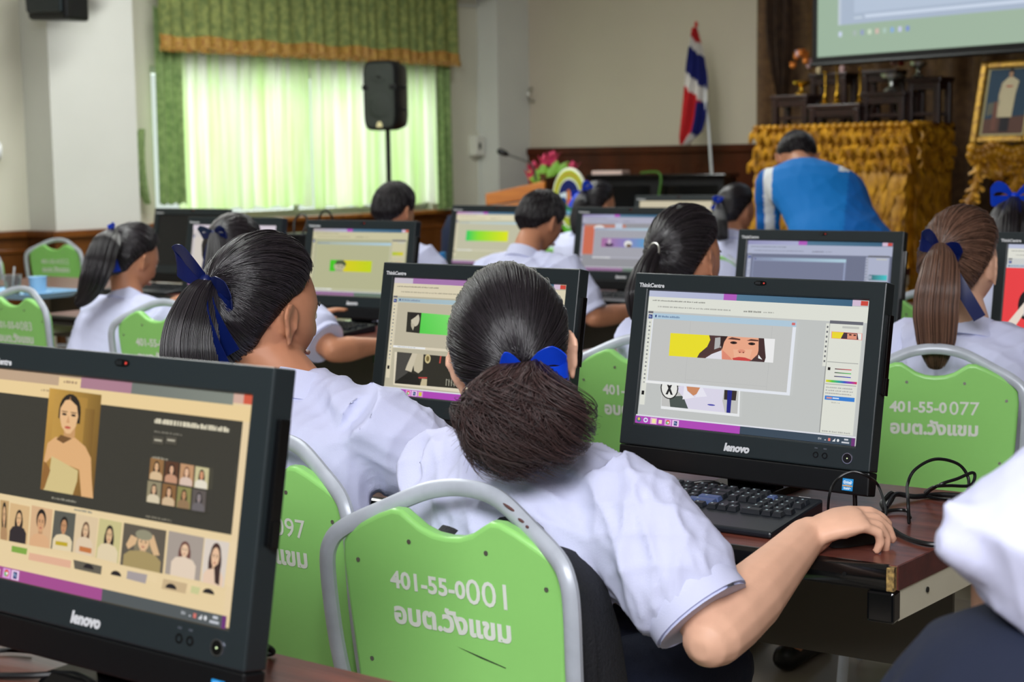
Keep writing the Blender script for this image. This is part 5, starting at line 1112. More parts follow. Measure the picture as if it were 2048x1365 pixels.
    if collar:
        R_ = []
        for rr0, dz in ((.057, .018), (.061, .030), (.066, .030), (.082, -.012), (.085, -.020), (.079, -.022), (.060, .012)):
            R_.append(np.array([neck + rt * math.cos(a) * rr0 * scale * 1.02 + Vn * math.sin(a) * rr0 * scale + up * (dz - 0.012 + 0.012 * math.sin(a) * (-1)) * scale for a in np.linspace(0, 2 * math.pi, 28, endpoint=False)]))
        MB().rings(R_, caps=False).obj('collar', shirt, so)
    # ---------- skirt / trousers and shoes
    t = MB(); t.rings([ring(hips + up * z, a, q, rt, Vn) for z, a, q in ((-.10, .12, .10), (-.06, .165, .125), (0.0, .165, .122), (.035, .152, .112))])
    for P in legs:
        if sex == 'boy' or standing and sex != 'girl': t.tube([P[0], P[1]], [.095, .075], 16, rounded=True); t.tube([P[1], P[2]], [.074, .058], 16, rounded=True)
        else: t.tube([P[0], P[1] + norm(P[1] - P[0]) * 0.02], [.10, .088], 16, rounded=True)
    if sex == 'girl':
        t.tube([hips, (legs[0][1] + legs[1][1]) / 2], np.array([[.15, .09], [.16, .075]]), 20, ref=UPZ, rounded=False)
    remesh(t, 'skirt' if sex == 'girl' else 'trousers', bottom, 0.010, 4, folds(seed + 5, 0.004), parent=body)
    for P in legs:
        MB().tube([P[2] + A3(0, 0, -.035) - fw * .05, P[2] + A3(0, 0, -.032) + fw * .05, P[2] + A3(0, 0, -.04) + fw * .16], np.array([[.036, .034], [.042, .036], [.038, .026]]), 14, ref=UPZ, rounded=True).obj('shoe', BLACKD, body)
    # ---------- face
    for k in (-1, 1):
        e = MB().ell(H(A3(k * 0.031, 0.0705, 0.012)[None])[0], (0.0115 * hs,) * 3, seg=12).obj('eye', EYEW, body)
        MB().ell(H(A3(k * 0.031, 0.0785, 0.011)[None])[0], (0.0052 * hs,) * 3, seg=10).obj('iris', IRIS, e)
        MB().tube(H(np.array([(k * 0.014, 0.0905, 0.031), (k * 0.031, 0.0855, 0.036), (k * 0.045, 0.0750, 0.031)])), [0.002, 0.0026, 0.0014], 6).obj('eyebrow', hairm, body)
    MB().tube(H(np.array([(-0.022, 0.083, -0.053), (-0.01, 0.0945, -0.0525), (0.01, 0.0945, -0.0525), (0.022, 0.083, -0.053)])), [0.0015, 0.0048, 0.0048, 0.0015], 8).obj('lips', LIP, body)
    # ---------- hair
    rg = np.random.default_rng(seed + 40); hb = hair['base'] if hair and 'base' in hair else 0.016
    if sex == 'boy' or (hair or {}).get('short'):
        cap = hair_cap(H, hb, BLINE, hairm, body); crown = norm(A3(0.08, -0.45, 0.9))
        d0 = rand_dirs(nstr, BLINE, rg); out = []
        for t_ in np.linspace(0, 1, 6):
            d = d0 + (d0 - crown * (d0 @ crown)[:, None]) * 0.35 * t_ * 0.9; d[:, 2] -= 0.10 * t_; d /= np.linalg.norm(d, axis=1, keepdims=True); out.append(cap_pts(np.where((d[:, 2] > hl(np.arctan2(d[:, 0], d[:, 1]), BLINE) - 0.06)[:, None], d, d0), hb, BLINE) * (1.0 + 0.012 * t_))
        P = np.stack(out, 1) + rg.standard_normal((nstr, 1, 3)) * 0.0012; strands('hair_strands', H(P.reshape(-1, 3)).reshape(nstr, 6, 3), 0.0009, hairm, cap)
    else:
        cap = hair_cap(H, hb, LINE, hairm, body); tie = norm(hair['tie']); ns = int(nstr * 1.9); P = comb(H, hb, LINE, tie, ns, rg, 14)
        tiep = H(cap_pts(tie[None], hb, LINE))[0]
        if 'tail' in hair:
            path = [tiep] + [np.asarray(p, float) - base for p in hair['tail']]; radii = hair['radii']; sq = hair.get('sq', (1, 1)); ax = hair.get('ax')
            tm = hair.get('tailm', hairm); tb = tail_bulk(path, radii, body, tm, sq, ax, hair.get('bulk', 0.84))
            TS = tail_strands(path, radii, hair.get('ntail', nstr), rg, 16, hair.get('curl', 0.0), hair.get('ends', 0.2), sq, ax)
            strands('hair_strands', TS, hair.get('rad', 0.0008), tm, tb)
        strands('hair_strands', P, hair.get('rad', 0.0008) * 0.95, hairm, cap, taper=False)
        if 'bow' in hair: bow(tiep + (norm(tiep - head_c)) * 0.006 + np.asarray(hair.get('off', (0, 0, 0)), float), parent=body, **{k: v for k, v in hair['bow'].items()})
        if hair.get('clip'):
            nrm = norm(tiep - head_c); u1 = norm(np.cross(nrm, UPZ)); u2 = np.cross(u1, nrm)
            MB().tube([tiep + nrm * 0.004 + u1 * math.cos(a) * 0.018 + u2 * math.sin(a) * 0.02 for a in np.linspace(0, 2 * math.pi, 16, endpoint=False)], 0.003, 8, closed=True).obj('hair_tie', STEEL, body)
    return body, H, tiep if not (sex == 'boy') else None
def ANG(a): return rad(a)
GIRLS = 'students in white uniform shirts'
# ---- 1: the girl in the middle, hand on the mouse
hc = px(1028, 716, 2.30); nk = px(1052, 893, 2.27); hp = A3(nk[0] - 0.02, nk[1] - 0.02, 0.53)
e1 = px(1432, 1268, 2.07); w1 = px(1612, 1076, 2.33)
main, Hm, tp = make_person('girl in white shirt with a low bushy ponytail and blue ribbon, hand on the mouse', GIRLS, (hp[0], hp[1], 0), rad(34), hp, nk, hc, (8, 14, -9),
    R=dict(E=e1, W=w1, S=px(1222, 985, 2.19), hand=pxz(1720, 1038, .80) - w1, dn=A3(0.2, 0.2, -1), curl=(0.5, 0.66, 0.86, 1.05), len=0.21, thumb=0.8, spread=.028, hand_sc=1.04, fat=1.16), L=dict(len=0.2), voxel=0.0042, nstr=4200, fold=0.014, seed=3, sleeve=(0.2, 0.088), collar=True, hs=0.98, torso=1.06,
    hair=dict(base=0.020, tie=A3(0.22, -0.85, -0.26), tail=[px(1048, 775, 2.13), px(1046, 830, 2.11), px(1040, 880, 2.12), px(1042, 925, 2.14)], radii=[.02, .055, .080, .080, .062, .03], curl=1.5, ends=0.55, ntail=6000, rad=0.00042, tailm=HAIRD, off=(0.004, -0.026, 0.010), sq=(1.0, 0.6), bulk=0.62,
              bow=dict(a=A3(1, -0.35, 0.14), b=A3(-0.1, 0.1, 1), o=A3(-.15, -1, 0.1), sc=1.0, m=RIBBLUE, tails=((-0.9, -0.55, 0.38),), loops=(0.5, 1.0))))
# ---- 2: the girl on the left with the navy bow
hc = px(530, 630, 2.78); nk = px(598, 765, 2.76); hp = A3(-0.36, 2.68, 0.53)
make_person('girl in white shirt with a high ponytail and large navy bow, head turned right', GIRLS, (hp[0], hp[1], 0), rad(38), hp, nk, hc, (47, 12, 3), voxel=0.005, skin=SKIND, hs=1.05, nstr=2600, fold=0.009, seed=11, sleeve=(0.2, 0.085), hairm=HAIRB,
    R=dict(len=0.2), hair=dict(base=0.017, tie=A3(0.05, -0.93, 0.25), tail=[px(400, 610, 2.68), px(382, 680, 2.66), px(385, 740, 2.65), px(400, 800, 2.65)], radii=[.018, .036, .048, .052, .050, .03], ntail=1800, rad=0.0006, ends=0.3,
    bow=dict(a=A3(0.75, -0.3, -0.62), b=A3(0.55, 0.1, 0.8), o=A3(-.55, -.8, 0.1), sc=1.12, m=RIBNAVY, tails=((A3(.30, -.25, -1.0), .03, 0.95), (A3(.42, -.2, -.95), .022, 0.8)), tl=0.15)))
# ---- 3: far left girl
hc = px(266, 522, 5.7); nk = px(262, 600, 5.66); hp = A3(-1.50, 5.52, .53)
make_person('girl in white shirt with royal blue ribbon, bent forward at the left', GIRLS, (hp[0], hp[1], 0), rad(36), hp, nk, hc, (42, 26, 0), skin=SKIND, nstr=1200, seed=21, sleeve=(0.2, 0.085),
    hair=dict(base=0.017, tie=A3(0, -0.90, 0.42), tail=[px(208, 500, 5.52), px(192, 545, 5.48), px(172, 590, 5.47), px(152, 612, 5.46)], radii=[.018, .05, .055, .048, .03, .012], ntail=600, rad=0.0013, ends=0.3,
    bow=dict(a=A3(0.1, -0.3, 1), b=A3(0.8, -0.2, 0), o=A3(-.4, -.9, 0.2), sc=1.0, m=RIBBLUE, tails=((A3(.18, -.2, -1), .03, 1.0), (A3(.3, -.15, -1), .03, .8)), tl=0.15, loops=(0.4, 0.5))))
# ---- 4: black hair behind the navy bow
hc = px(470, 512, 5.26); nk = px(505, 590, 5.2); hp = A3(-0.87, 4.98, .53)
make_person('student with black hair reaching a tanned forearm towards the green and yellow banner', GIRLS, (hp[0], hp[1], 0), rad(36), hp, nk, hc, (28, 20, 0), skin=SKIND, nstr=1200, seed=31, sleeve=(0.19, 0.085),
    R=dict(S=px(585, 632, 4.98), E=px(668, 702, 4.86), W=px(752, 692, 5.0), len=0.16), hair=dict(base=0.019, tie=A3(0, -0.93, 0.25), tail=[px(432, 540, 5.1), px(428, 600, 5.08), px(430, 650, 5.08)], radii=[.018, .04, .045, .03], ntail=300, rad=0.0014,
    bow=dict(a=A3(1, -0.35, 0), b=A3(0, 0, 1), o=A3(-.3, -1, 0.1), sc=0.8, m=RIBNAVY)))
# ---- 5, 6: boys
hc = px(790, 424, 6.9); nk = px(790, 490, 6.85); hp = A3(-.54, 6.65, .53)
make_person('black-haired student in front of the loudspeaker stand', GIRLS, (hp[0], hp[1], 0), rad(36), hp, nk, hc, (40, 12, 0), skin=SKIND, nstr=1500, seed=41, sex='boy')
hc = px(1082, 446, 6.3); nk = px(1050, 512, 6.2); hp = A3(0.02, 6.0, .53)
make_person('short-haired boy in white shirt looking down, right forearm on the desk', GIRLS, (hp[0], hp[1], 0), rad(36), hp, nk, hc, (50, 26, 0), skin=SKIND, nstr=1800, seed=51, sex='boy', shoulder=0.175, torso=1.12, fold=0.010,
    R=dict(S=px(1128, 538, 6.05), E=px(1190, 636, 5.98), W=px(1285, 620, 6.22), len=0.20))
# ---- 7 .. 12
hc = px(1197, 414, 8.5); nk = px(1168, 470, 8.45); hp = A3(.38, 8.3, .53)
make_person('girl with bright blue ribbon beside the oval emblem, hair over her shoulder', GIRLS, (hp[0], hp[1], 0), rad(36), hp, nk, hc, (55, 15, 0), skin=SKIND, nstr=900, seed=61,
    hair=dict(base=0.018, tie=A3(0, -0.93, 0.35), tail=[px(1160, 408, 8.35), px(1152, 440, 8.32), px(1150, 468, 8.3)], radii=[.018, .036, .034, .015], ntail=400, rad=0.0016,
    bow=dict(a=A3(0.8, -0.2, 0.7), b=A3(-0.6, 0, 0.8), o=A3(-.4, -.9, 0.2), sc=1.0, m=RIBBLUE, tails=((A3(-.6, -.35, -.75), .03, 0.8), (A3(-.45, -.3, -.9), .03, 0.7)), tl=0.14)))
hc = px(1375, 522, 3.98); nk = px(1388, 640, 3.95); hp = A3(.44, 3.80, .53)
make_person('dark-haired student with low ponytail held by a silver clip', GIRLS, (hp[0], hp[1], 0), rad(36), hp, nk, hc, (48, 10, -3), skin=SKIND, nstr=2400, seed=71,
    hair=dict(base=0.020, tie=A3(0, -0.99, 0.06), tail=[px(1288, 545, 3.86), px(1276, 590, 3.84), px(1276, 640, 3.83)], radii=[.016, .028, .034, .02], ntail=600, rad=0.0008, clip=True))
hc = px(1474, 424, 7.84); nk = px(1470, 480, 7.75); hp = A3(1.02, 7.55, .53)
make_person('girl with a royal blue ribbon tail, next to the man in blue', GIRLS, (hp[0], hp[1], 0), rad(36), hp, nk, hc, (55, 12, 0), skin=SKIND, nstr=900, seed=81,
    hair=dict(base=0.018, tie=A3(0, -0.95, 0.1), tail=[px(1440, 450, 7.65), px(1445, 480, 7.62)], radii=[.018, .04, .03], ntail=300, rad=0.0016,
    bow=dict(a=A3(0.2, -0.2, 1), b=A3(-1, 0, 0), o=A3(-.4, -.9, 0.2), sc=1.0, m=RIBBLUE, tails=((A3(0, -.3, -1), .03, 1.0), (A3(.15, -.3, -1), .03, .8)), tl=0.15, loops=(0.5, 0.6))))
hc = px(1925, 532, 3.85); nk = px(1938, 655, 3.85); hp = A3(1.13, 3.76, .53)
make_person('brown-haired girl with long straight ponytail and navy ribbon at the right', GIRLS, (hp[0], hp[1], 0), rad(36), hp, nk, hc, (44, 8, 0), voxel=0.006, hs=1.05, nstr=2600, fold=0.009, seed=91, hairm=HAIRM, sleeve=(0.2, 0.085),
    hair=dict(base=0.018, tie=A3(0.06, -0.97, 0.20), tail=[px(1880, 545, 3.66), px(1872, 610, 3.64), px(1872, 670, 3.64), px(1872, 735, 3.66)], radii=[.018, .042, .052, .052, .045, .018], ntail=2200, rad=0.0007, ends=0.25, ax=A3(1, -.4, 0),
    bow=dict(a=A3(0.8, -0.5, -0.45), b=A3(0.4, 0.1, 0.9), o=A3(-.35, -.9, 0.1), sc=1.0, m=RIBNAVY, tails=((A3(.50, -.42, -1.0), .035, 1.3),), tl=0.15, loops=(0.8, 0.9))))
hc = px(2030, 478, 5.33); nk = px(2020, 560, 5.28); hp = A3(1.60, 5.05, .53)
make_person('dark-haired girl with bright blue bow on top, at the right edge', GIRLS, (hp[0], hp[1], 0), rad(36), hp, nk, hc, (36, 16, 0), skin=SKIND, nstr=1000, seed=101,
    hair=dict(base=0.018, tie=A3(0.05, -0.55, 0.84), tail=[px(2020, 440, 5.18), px(2012, 500, 5.15), px(2012, 560, 5.15)], radii=[.018, .035, .04, .02], ntail=400, rad=0.0014,
    bow=dict(a=A3(1, -0.35, 0), b=A3(0, -0.3, 1), o=A3(-.2, -.7, 0.7), sc=1.25, m=RIBBLUE, tails=((0.45, -1.0, 0.6),), tl=0.15)))
# ---- the man in blue, bending over a desk
BLUE = attr_mat('blue_sports_shirt', 0, 0.7, 0.25)
hc = px(1594, 318, 7.44); nk = px(1606, 334, 7.2); hp = A3(1.47, 6.78, 0.93)
make_person('man in a blue sports shirt with white shoulder stripes, bending forward', None, (hp[0], hp[1], 0), rad(16), hp, nk, hc, (8, 62, 0), skin=SKIND, nstr=1500, seed=111, sex='boy', standing=True, shirt=BLUE, longs=True, collar=False, shoulder=0.205, torso=1.22, scale=1.08, fold=0.006, hs=1.08,
    R=dict(S=px(1692, 374, 7.12), E=px(1716, 452, 7.2), W=px(1722, 520, 7.45)), L=dict(S=px(1540, 372, 7.2), E=px(1535, 448, 7.25), W=px(1560, 520, 7.5)), stripes=((20, 128, 214), (14, 104, 190), (236, 240, 244)))
# ---- the standing student cut off by the right edge: blouse over a navy skirt
Yp = 1.45; base = px(2196, 1262, Yp); base[2] = 0; wz = px(2196, 1262, Yp)[2]
b = MB(); up_ = norm(A3(0.55, 0.12, 0.62)); wc_ = A3(0, 0, wz)
b.tube([wc_ - UPZ * .1, wc_ + up_ * .12, wc_ + up_ * .36], np.array([[.10, .08], [.10, .08], [.12, .09]]), 18); nk_ = wc_ + up_ * .44
b.tube([wc_ + up_ * .34, nk_, nk_ + up_ * .1], [.10, .055, .05], 16)
RM_ = frameM(rad(50), rad(55), 0); hcc = nk_ + up_ * .17; H_ = lambda p: np.asarray(p) @ RM_.T + hcc
head_shell(b, H_)
for k in (-1, 1):
    A = wc_ + up_ * .36 + A3(.3, -.9, 0.1) * .15 * k; E = A + A3(.16, .05, -.20); Wt = E + A3(.20, .12, -.02)
    b.tube([wc_ + up_ * .36, A, E], [.05, .05, .04], 14, rounded=True); b.tube([E, Wt], [.04, .027], 14, rounded=True); hand_shell(b, Wt, Wt - E, -UPZ, 'R' if k < 0 else 'L')
    q = A3(.0, -.085 * k, 0); b.tube([wc_ * .93 + q, q + UPZ * .48, q + UPZ * .07], [.08, .055, .036], 14, rounded=True); b.tube([q + UPZ * .035 - A3(.03, 0, 0), q + UPZ * .035 + A3(.15, .1, 0)], [.034, .03], 12, rounded=True)
per = remesh(b, 'person', SKIN, 0.007, 3); per.location = base; tag(per, 'student in white blouse and navy skirt cut off by the right edge', 'person', GIRLS)
loc = lambda x, y, Y: px(x, y, Y) - base
s = MB()
s.rings([np.array([c + A3(math.cos(a) * rx_, math.sin(a) * ry_, -tl_ * math.cos(a) * rx_) for a in np.linspace(0, 2 * math.pi, 28, endpoint=False)]) for c, rx_, ry_, tl_ in ((wc_ - UPZ * .055, .112, .10, .75), (wc_ - UPZ * .03, .128, .11, .75), (wc_ + UPZ * .02, .142, .12, .6), (wc_ + UPZ * .06, .146, .125, .4), (wc_ + UPZ * .08 + A3(.035, 0, 0), .138, .12, .5), (wc_ + UPZ * .105 + A3(.10, .02, 0), .135, .115, .7), (wc_ + UPZ * .16 + A3(.175, .03, 0), .135, .115, .8), (wc_ + UPZ * .25 + A3(.27, .05, 0), .14, .11, .8), (nk_ - up_ * .03, .07, .06, .8))])
s.tube([loc(2030, 1100, Yp), loc(1950, 1062, Yp - .02), loc(1903, 1022, Yp - .02), loc(1887, 1000, Yp - .02)], [.050, .032, .015, .006], 12)
s.tube([loc(2030, 1100, Yp), loc(1930, 1090, Yp - .02), loc(1868, 1084, Yp - .02)], [.055, .034, .014], 12)
for k in (-1, 1):
    A = wc_ + up_ * .36 + A3(.3, -.9, 0.1) * .15 * k; s.tube([wc_ + up_ * .36, A, A + A3(.06, .03, -.15)], [.06, .07, .075], 16)
so = remesh(s, 'shirt', SHIRT, 0.006, 4, folds(5, 0.005), parent=per)
t = MB(); R_ = []
for z, r_, dx in ((wz + .012, .10, -.02), (wz - .005, .132, -.03), (wz - .04, .155, -.034), (wz - .10, .182, -.044), (wz - .20, .225, -.055), (wz - .30, .29, -.09), (wz - .42, .32, -.10), (wz - .43, .31, -.10)):
    R_.append(np.array([A3(math.cos(a) * r_ * (1 + .05 * math.sin(16 * a) * min(1, (wz - z) * 6)) + dx, math.sin(a) * r_ * .8 * (1 + .05 * math.sin(16 * a) * min(1, (wz - z) * 6)), z) for a in np.linspace(0, 2 * math.pi, 128, endpoint=False)]))
sk = MB().rings(R_).obj('skirt', NAVY, per)
hair_cap(H_, 0.018, LINE, HAIRB, per)
for k in (-1, 1):
    q = A3(.0, -.085 * k, .035); MB().tube([q - A3(.05, .03, 0), q + A3(.16, .1, 0)], [.042, .036], 12, rounded=True).obj('shoe', BLACKD, per)
# ---- hairpins
for k, (x0, y0) in enumerate(((945, 622), (952, 668), (944, 700), (962, 690))):
    c = px(x0, y0, 2.245); MB().tube([c, c + A3(.004, -.002, -.009), c + A3(-.003, -.001, -.018), c + A3(.003, .001, -.027)], 0.0009, 6).obj('hairpin', STEEL, None).name
pin = [o for o in bpy.data.objects if o.name.startswith('hairpin')]
for o in pin: o.parent = main; o.matrix_parent_inverse = Matrix.Translation(-Vector(main.location))
# ================================================================== THINGS ALONG THE WALLS AND ON THE STAGE
GOLD = mat('gold_satin', (214, 156, 32), 0.42, spec=0.5, rgb2=(150, 98, 14), vscale=14)
BRASS = mat('brass', (206, 160, 50), 0.25, metal=0.9)
ALTW = wood('altar_rosewood', (52, 26, 20), (36, 18, 14), 0.3, 3)
# ---- black loudspeaker on the left wall
p = px(118, 6, 9.6); y_ = -AL
t = empty('wall_loudspeaker', (p[0], p[1], p[2]), rad(-25)); tag(t, 'black loudspeaker high on the left wall, cut by the top edge', 'loudspeaker')
MB().hexa([(-.16, -.10, -.10), (.15, -.12, -.115), (.13, .12, -.11), (-.12, .12, -.095), (-.175, -.12, .28), (.165, -.13, .28), (.13, .12, .28), (-.12, .12, .28)]).obj('cabinet', BLACKD, t, smooth=False, bevel=0.02)
MB().hexa([(-.14, -.135, -.06), (.13, -.145, -.07), (.13, -.12, -.07), (-.14, -.10, -.06), (-.15, -.145, .26), (.145, -.15, .26), (.145, -.12, .26), (-.15, -.11, .26)]).obj('grille', BLACKP, t, smooth=False, bevel=0.01)
MB().box((-.02, .30, .12), (.05, .40, .06)).obj('bracket', BLACKD, t, smooth=False)
cable('speaker_cable', [px(50, -6, 9.75), px(60, 4, 9.75), px(68, 12, 9.7)], 0.006, BLACKD, 'thin cable running to the loudspeaker on the left wall', 'cable')
# ---- rounded white fitting at the left edge
p = px(-14, 302, 9.6); t = empty('wall_clock', tuple(p), rad(-50)); tag(t, 'round white fitting on the left pillar, cut by the left edge', 'wall fitting')
MB().lathe([(.060, -.03), (.066, -.012), (.066, .03)], (0, 0, 0), 28, axis=1).obj('rim', WHITEP, t); MB().lathe([(.055, -.022), (.055, 0)], (0, -.012, 0), 24, axis=1).obj('face', mat('clock_face', (225, 225, 215), 0.3), t)
# ---- PA loudspeaker on its stand in front of the curtains
Ys = 10.9; c = px(774, 192, Ys); k = Ys / FPX
st = empty('speaker_stand', (c[0], c[1], 0), rad(-25)); tag(st, 'tall tripod stand carrying the loudspeaker before the curtains', 'stand')
MB().tube([(0, 0, .35), (0, 0, c[2] - .22)], .0175, 14).obj('pole', BLACKD, st); MB().tube([(0, 0, .45), (0, 0, 1.05)], .023, 14).obj('sleeve', BLACKD, st); MB().lathe([(.03, .40), (.035, .42), (.035, .47), (.03, .49)], (0, 0, 0), 14).obj('collar', BLACKD, st)
for a in (0.4, 2.5, 4.6): MB().tube([(0.02 * math.cos(a), 0.02 * math.sin(a), .72), (.45 * math.cos(a), .45 * math.sin(a), .012)], .011, 8, rounded=True).obj('leg', BLACKD, st)
t = empty('loudspeaker', tuple(c), rad(-20)); tag(t, 'black loudspeaker on a pole in front of the green curtains', 'loudspeaker')
def sup(w, h, n, y, e=0.32): return np.array([(w * math.copysign(abs(math.cos(a)) ** e, math.cos(a)), y, h * math.copysign(abs(math.sin(a)) ** e, math.sin(a))) for a in np.linspace(0, 2 * math.pi, n, endpoint=False)])
w_, h_ = 37 * k, 68 * k; SPK = mat('speaker_grille', (38, 46, 40), 0.45, bump=0.3, bscale=700)
MB().rings([sup(w_ * .92, h_ * .96, 40, -.125), sup(w_, h_, 40, -.10), sup(w_ * 1.02, h_ * 1.0, 40, -.02), sup(w_ * .8, h_ * .92, 40, .12), sup(w_ * .6, h_ * .8, 40, .16)]).obj('cabinet', BLACKD, t)
g_ = MB().rings([sup(w_ * .82, h_ * .90, 40, -.131), sup(w_ * .86, h_ * .93, 40, -.122)]).obj('grille', SPK, t)
MB().rings([[(r * math.cos(a), -.133 + y, -.07 + r * math.sin(a)) for a in np.linspace(0, 2 * math.pi, 28, endpoint=False)] for r, y in ((.085, 0), (.080, -.0015), (.05, .0005), (.03, -.0015), (.005, -.002))]).obj('woofer', SPK, t)
MB().rings([[(r * math.cos(a), -.133 + y, .12 + r * .7 * math.sin(a)) for a in np.linspace(0, 2 * math.pi, 24, endpoint=False)] for r, y in ((.055, 0), (.045, -.0015), (.02, .0))]).obj('horn', SPK, t)
MB().prism([(-.022, -.012), (.022, -.012), (.018, .012), (.008, .026), (-.008, .026), (-.018, .012)], .006, A3(0, -.132, -h_ * .86), A3(1, 0, 0), A3(0, 0, 1), ez=A3(0, -1, 0)).obj('badge', mat('cream_badge', (230, 222, 170), 0.5), t, smooth=False)
for z in (.055, -.095): MB().tube([(w_ * .95, -.02, z), (w_ * 1.18, -.02, z)], .010, 8, rounded=True).obj('side_knob', BLACKD, t)
for s in (-1, 1): MB().box((s * w_ * .80, -.128, .055), (.05, .012, .035)).obj('handle_recess', BLACKD, t, smooth=False, bevel=.006)
# ---- switch box, conduit, hook
def on_wl(x, y, off): return pxplane(x, y, W0 + WN * off, WN)
q = on_wl(955, 292, 0.05); t = empty('switch_box', tuple(q), math.atan2(WN[1], WN[0]) + math.pi / 2); tag(t, 'white electrical box on the wall left of the corner pillar', 'switch box')
MB().box((0, 0.005, 0), (.11, .09, .165)).obj('housing', mat('box_white', (226, 226, 218), 0.5), t, smooth=False, bevel=.008)
MB().box((-.02, -.045, 0), (.02, .012, .05)).obj('lever', mat('box_lever', (70, 72, 60), 0.5), t, smooth=False)
m_ = MB(); a_ = on_wl(958, -20, .012); b_ = on_wl(957, 262, .012); m_.tube([a_, b_], .012, 8); c_ = on_wl(958, 320, .012); d_ = on_wl(962, 520, .012)
tag(m_.obj('conduit', PILL), 'thin vertical conduit above the white electrical box', 'conduit'); tag(MB().tube([c_, d_], .012, 8).obj('conduit', PILL), 'thin vertical conduit below the white electrical box', 'conduit')
tag(MB().tube([on_wl(860, 6, .02), on_wl(1000, 16, .02)], .012, 8).obj('cable_duct', PILL), 'cable duct running along the wall above the valance end', 'conduit')
q = pxplane(1065, 190, CORNER + FN * .03, FN); tag(MB().tube(catmull([q + UPZ * .06 - FD * .01, q + FN * .05 + UPZ * .03, q + FN * .05 - UPZ * .03, q - UPZ * .055 + FD * .01], 5), .010, 8, rounded=True).obj('wall_hook', STEEL), 'small dark metal hook on the front wall by the corner', 'hook')
# ---- flag on its pole
Yf = 12.1; fp = lambda x, y, o=0.0: px(x, y, Yf) + FN * (.16 + o)
t = empty('flag', tuple(fp(1452, 420) * A3(1, 1, 0) + UPZ * .35)); tag(t, 'red, white and blue striped flag hanging furled from a leaning white pole', 'flag')
off = np.array(t.location); X_ = lambda v: np.asarray(v) - off
MB().tube([fp(1416, 54), fp(1440, 250), fp(1456, 480)], .011, 10, rounded=True).obj('pole', WHITEP, t, xf=X_); MB().ell(fp(1416, 52), (.015, .015, .03)).obj('finial', mat('finial_red', (190, 60, 50), .4), t, xf=X_)
MB().lathe([(.16, 0), (.16, .03), (.04, .06), (.02, .2)], (0, 0, 0), 18).obj('pole_base', BLACKD, t)
FR, FW, FB = lin((196, 40, 44))[:3], lin((226, 222, 216))[:3], lin((34, 40, 110))[:3]
lx = [(58, 1414, 1420), (78, 1411, 1424), (100, 1407, 1429), (130, 1402, 1434), (160, 1398, 1439), (200, 1393, 1442), (240, 1388, 1441), (262, 1386, 1436), (276, 1385, 1420), (290, 1388, 1404)]
yy = np.linspace(58, 289, 60); G = []; C_ = []
for y in yy:
    l = np.interp(y, [a[0] for a in lx], [a[1] for a in lx]); r = np.interp(y, [a[0] for a in lx], [a[2] for a in lx]); row = []; cr_ = []
    for u in np.linspace(0, 1, 25):
        x = l + (r - l) * u; row.append(fp(x, y, .035 * math.sin(u * 15 + y * .02) * (0.4 + .6 * u) + .03)); d = (y - 60) + (1440 - x) * .9
        if u > .52 and y > 205: cc = FB if d < 232 else FW
        else: cc = FR if d < 42 else FW if d < 62 else FB if d < 122 else FW if d < 152 else FR if (d < 232 or u < .45) else FW
        cr_.append(cc)
    G.append(row); C_.append(cr_)
MB().sheet(np.array(G), .004, col=np.array(C_)).obj('flag_cloth', attr_mat('flag_cloth', 0, .75, .2), t, color=True, xf=X_)
# ---- lectern, microphone, flowers, oval emblem
LWD = wood('lectern_orange_wood', (214, 130, 40), (186, 104, 28), .35, 3, (1, 1, 8)); LDK = wood('lectern_dark_wood', (92, 52, 26), (70, 38, 20), .4, 3)
Yl = 11.2; P_ = lambda x, y, o=0: px(x, y, Yl + o)
t = empty('lectern', tuple(P_(1040, 420) * A3(1, 1, 0) + A3(0, 0, .35))); tag(t, 'orange wooden lectern with slanted top near the corner pillar', 'lectern'); off2 = np.array(t.location); X2 = lambda v: np.asarray(v) - off2
a, b, c, d = P_(970, 388), P_(972, 412), P_(1090, 394), P_(1090, 362)
MB().hexa([b, c, c + A3(.1, .45, 0), b + A3(.1, .45, 0), a, d, d + A3(.1, .45, 0), a + A3(.1, .45, 0)]).obj('slanted_top', LWD, t, smooth=False, bevel=.008, xf=X2)
b2, c2 = P_(985, 412), P_(1082, 398); lo = lambda v: v * A3(1, 1, 0) + A3(0, 0, .36)
MB().hexa([lo(b2), lo(c2), lo(c2) + A3(.1, .4, 0), lo(b2) + A3(.1, .4, 0), b2, c2, c2 + A3(.1, .4, 0), b2 + A3(.1, .4, 0)]).obj('body', LWD, t, smooth=False, xf=X2)
f0, f1 = P_(1088, 358, .0), P_(1122, 350, .35)
MB().hexa([lo(f0), lo(f1), lo(f1) + A3(-.03, .03, 0), lo(f0) + A3(-.03, .03, 0), f0, f1, f1 + A3(-.03, .03, 0), f0 + A3(-.03, .03, 0)]).obj('front_panel', LDK, t, smooth=False, xf=X2)
t = empty('microphone', tuple(P_(1068, 362, .2))); tag(t, 'black gooseneck microphone rising to the left of the flowers', 'microphone'); X3 = lambda v: np.asarray(v) - np.array(t.location)
MB().tube(catmull([P_(1072, 362, .2), P_(1064, 330, .2), P_(1040, 318, .2), P_(1012, 308, .2)], 5), .008, 8).obj('gooseneck', mat('grey_tube', (70, 72, 64), .4), t, xf=X3); MB().tube([P_(1012, 308, .2), P_(1000, 303, .2)], [.020, .024], 12, rounded=True).obj('foam_head', BLACKD, t, xf=X3)
def leaf(mb, c, u, v, L, w, bend=.3):
    u, v = norm(u), norm(v); n_ = np.cross(u, v); rows = []
    for s_ in np.linspace(0, 1, 5): ww = w * math.sin(math.pi * (0.08 + .9 * s_)); rows.append([c + u * L * s_ + v * ww * q + n_ * (L * bend * s_ * s_ + abs(q) * ww * .35) for q in (-1, -.4, .4, 1)])
    mb.sheet(np.array(rows), .0015)
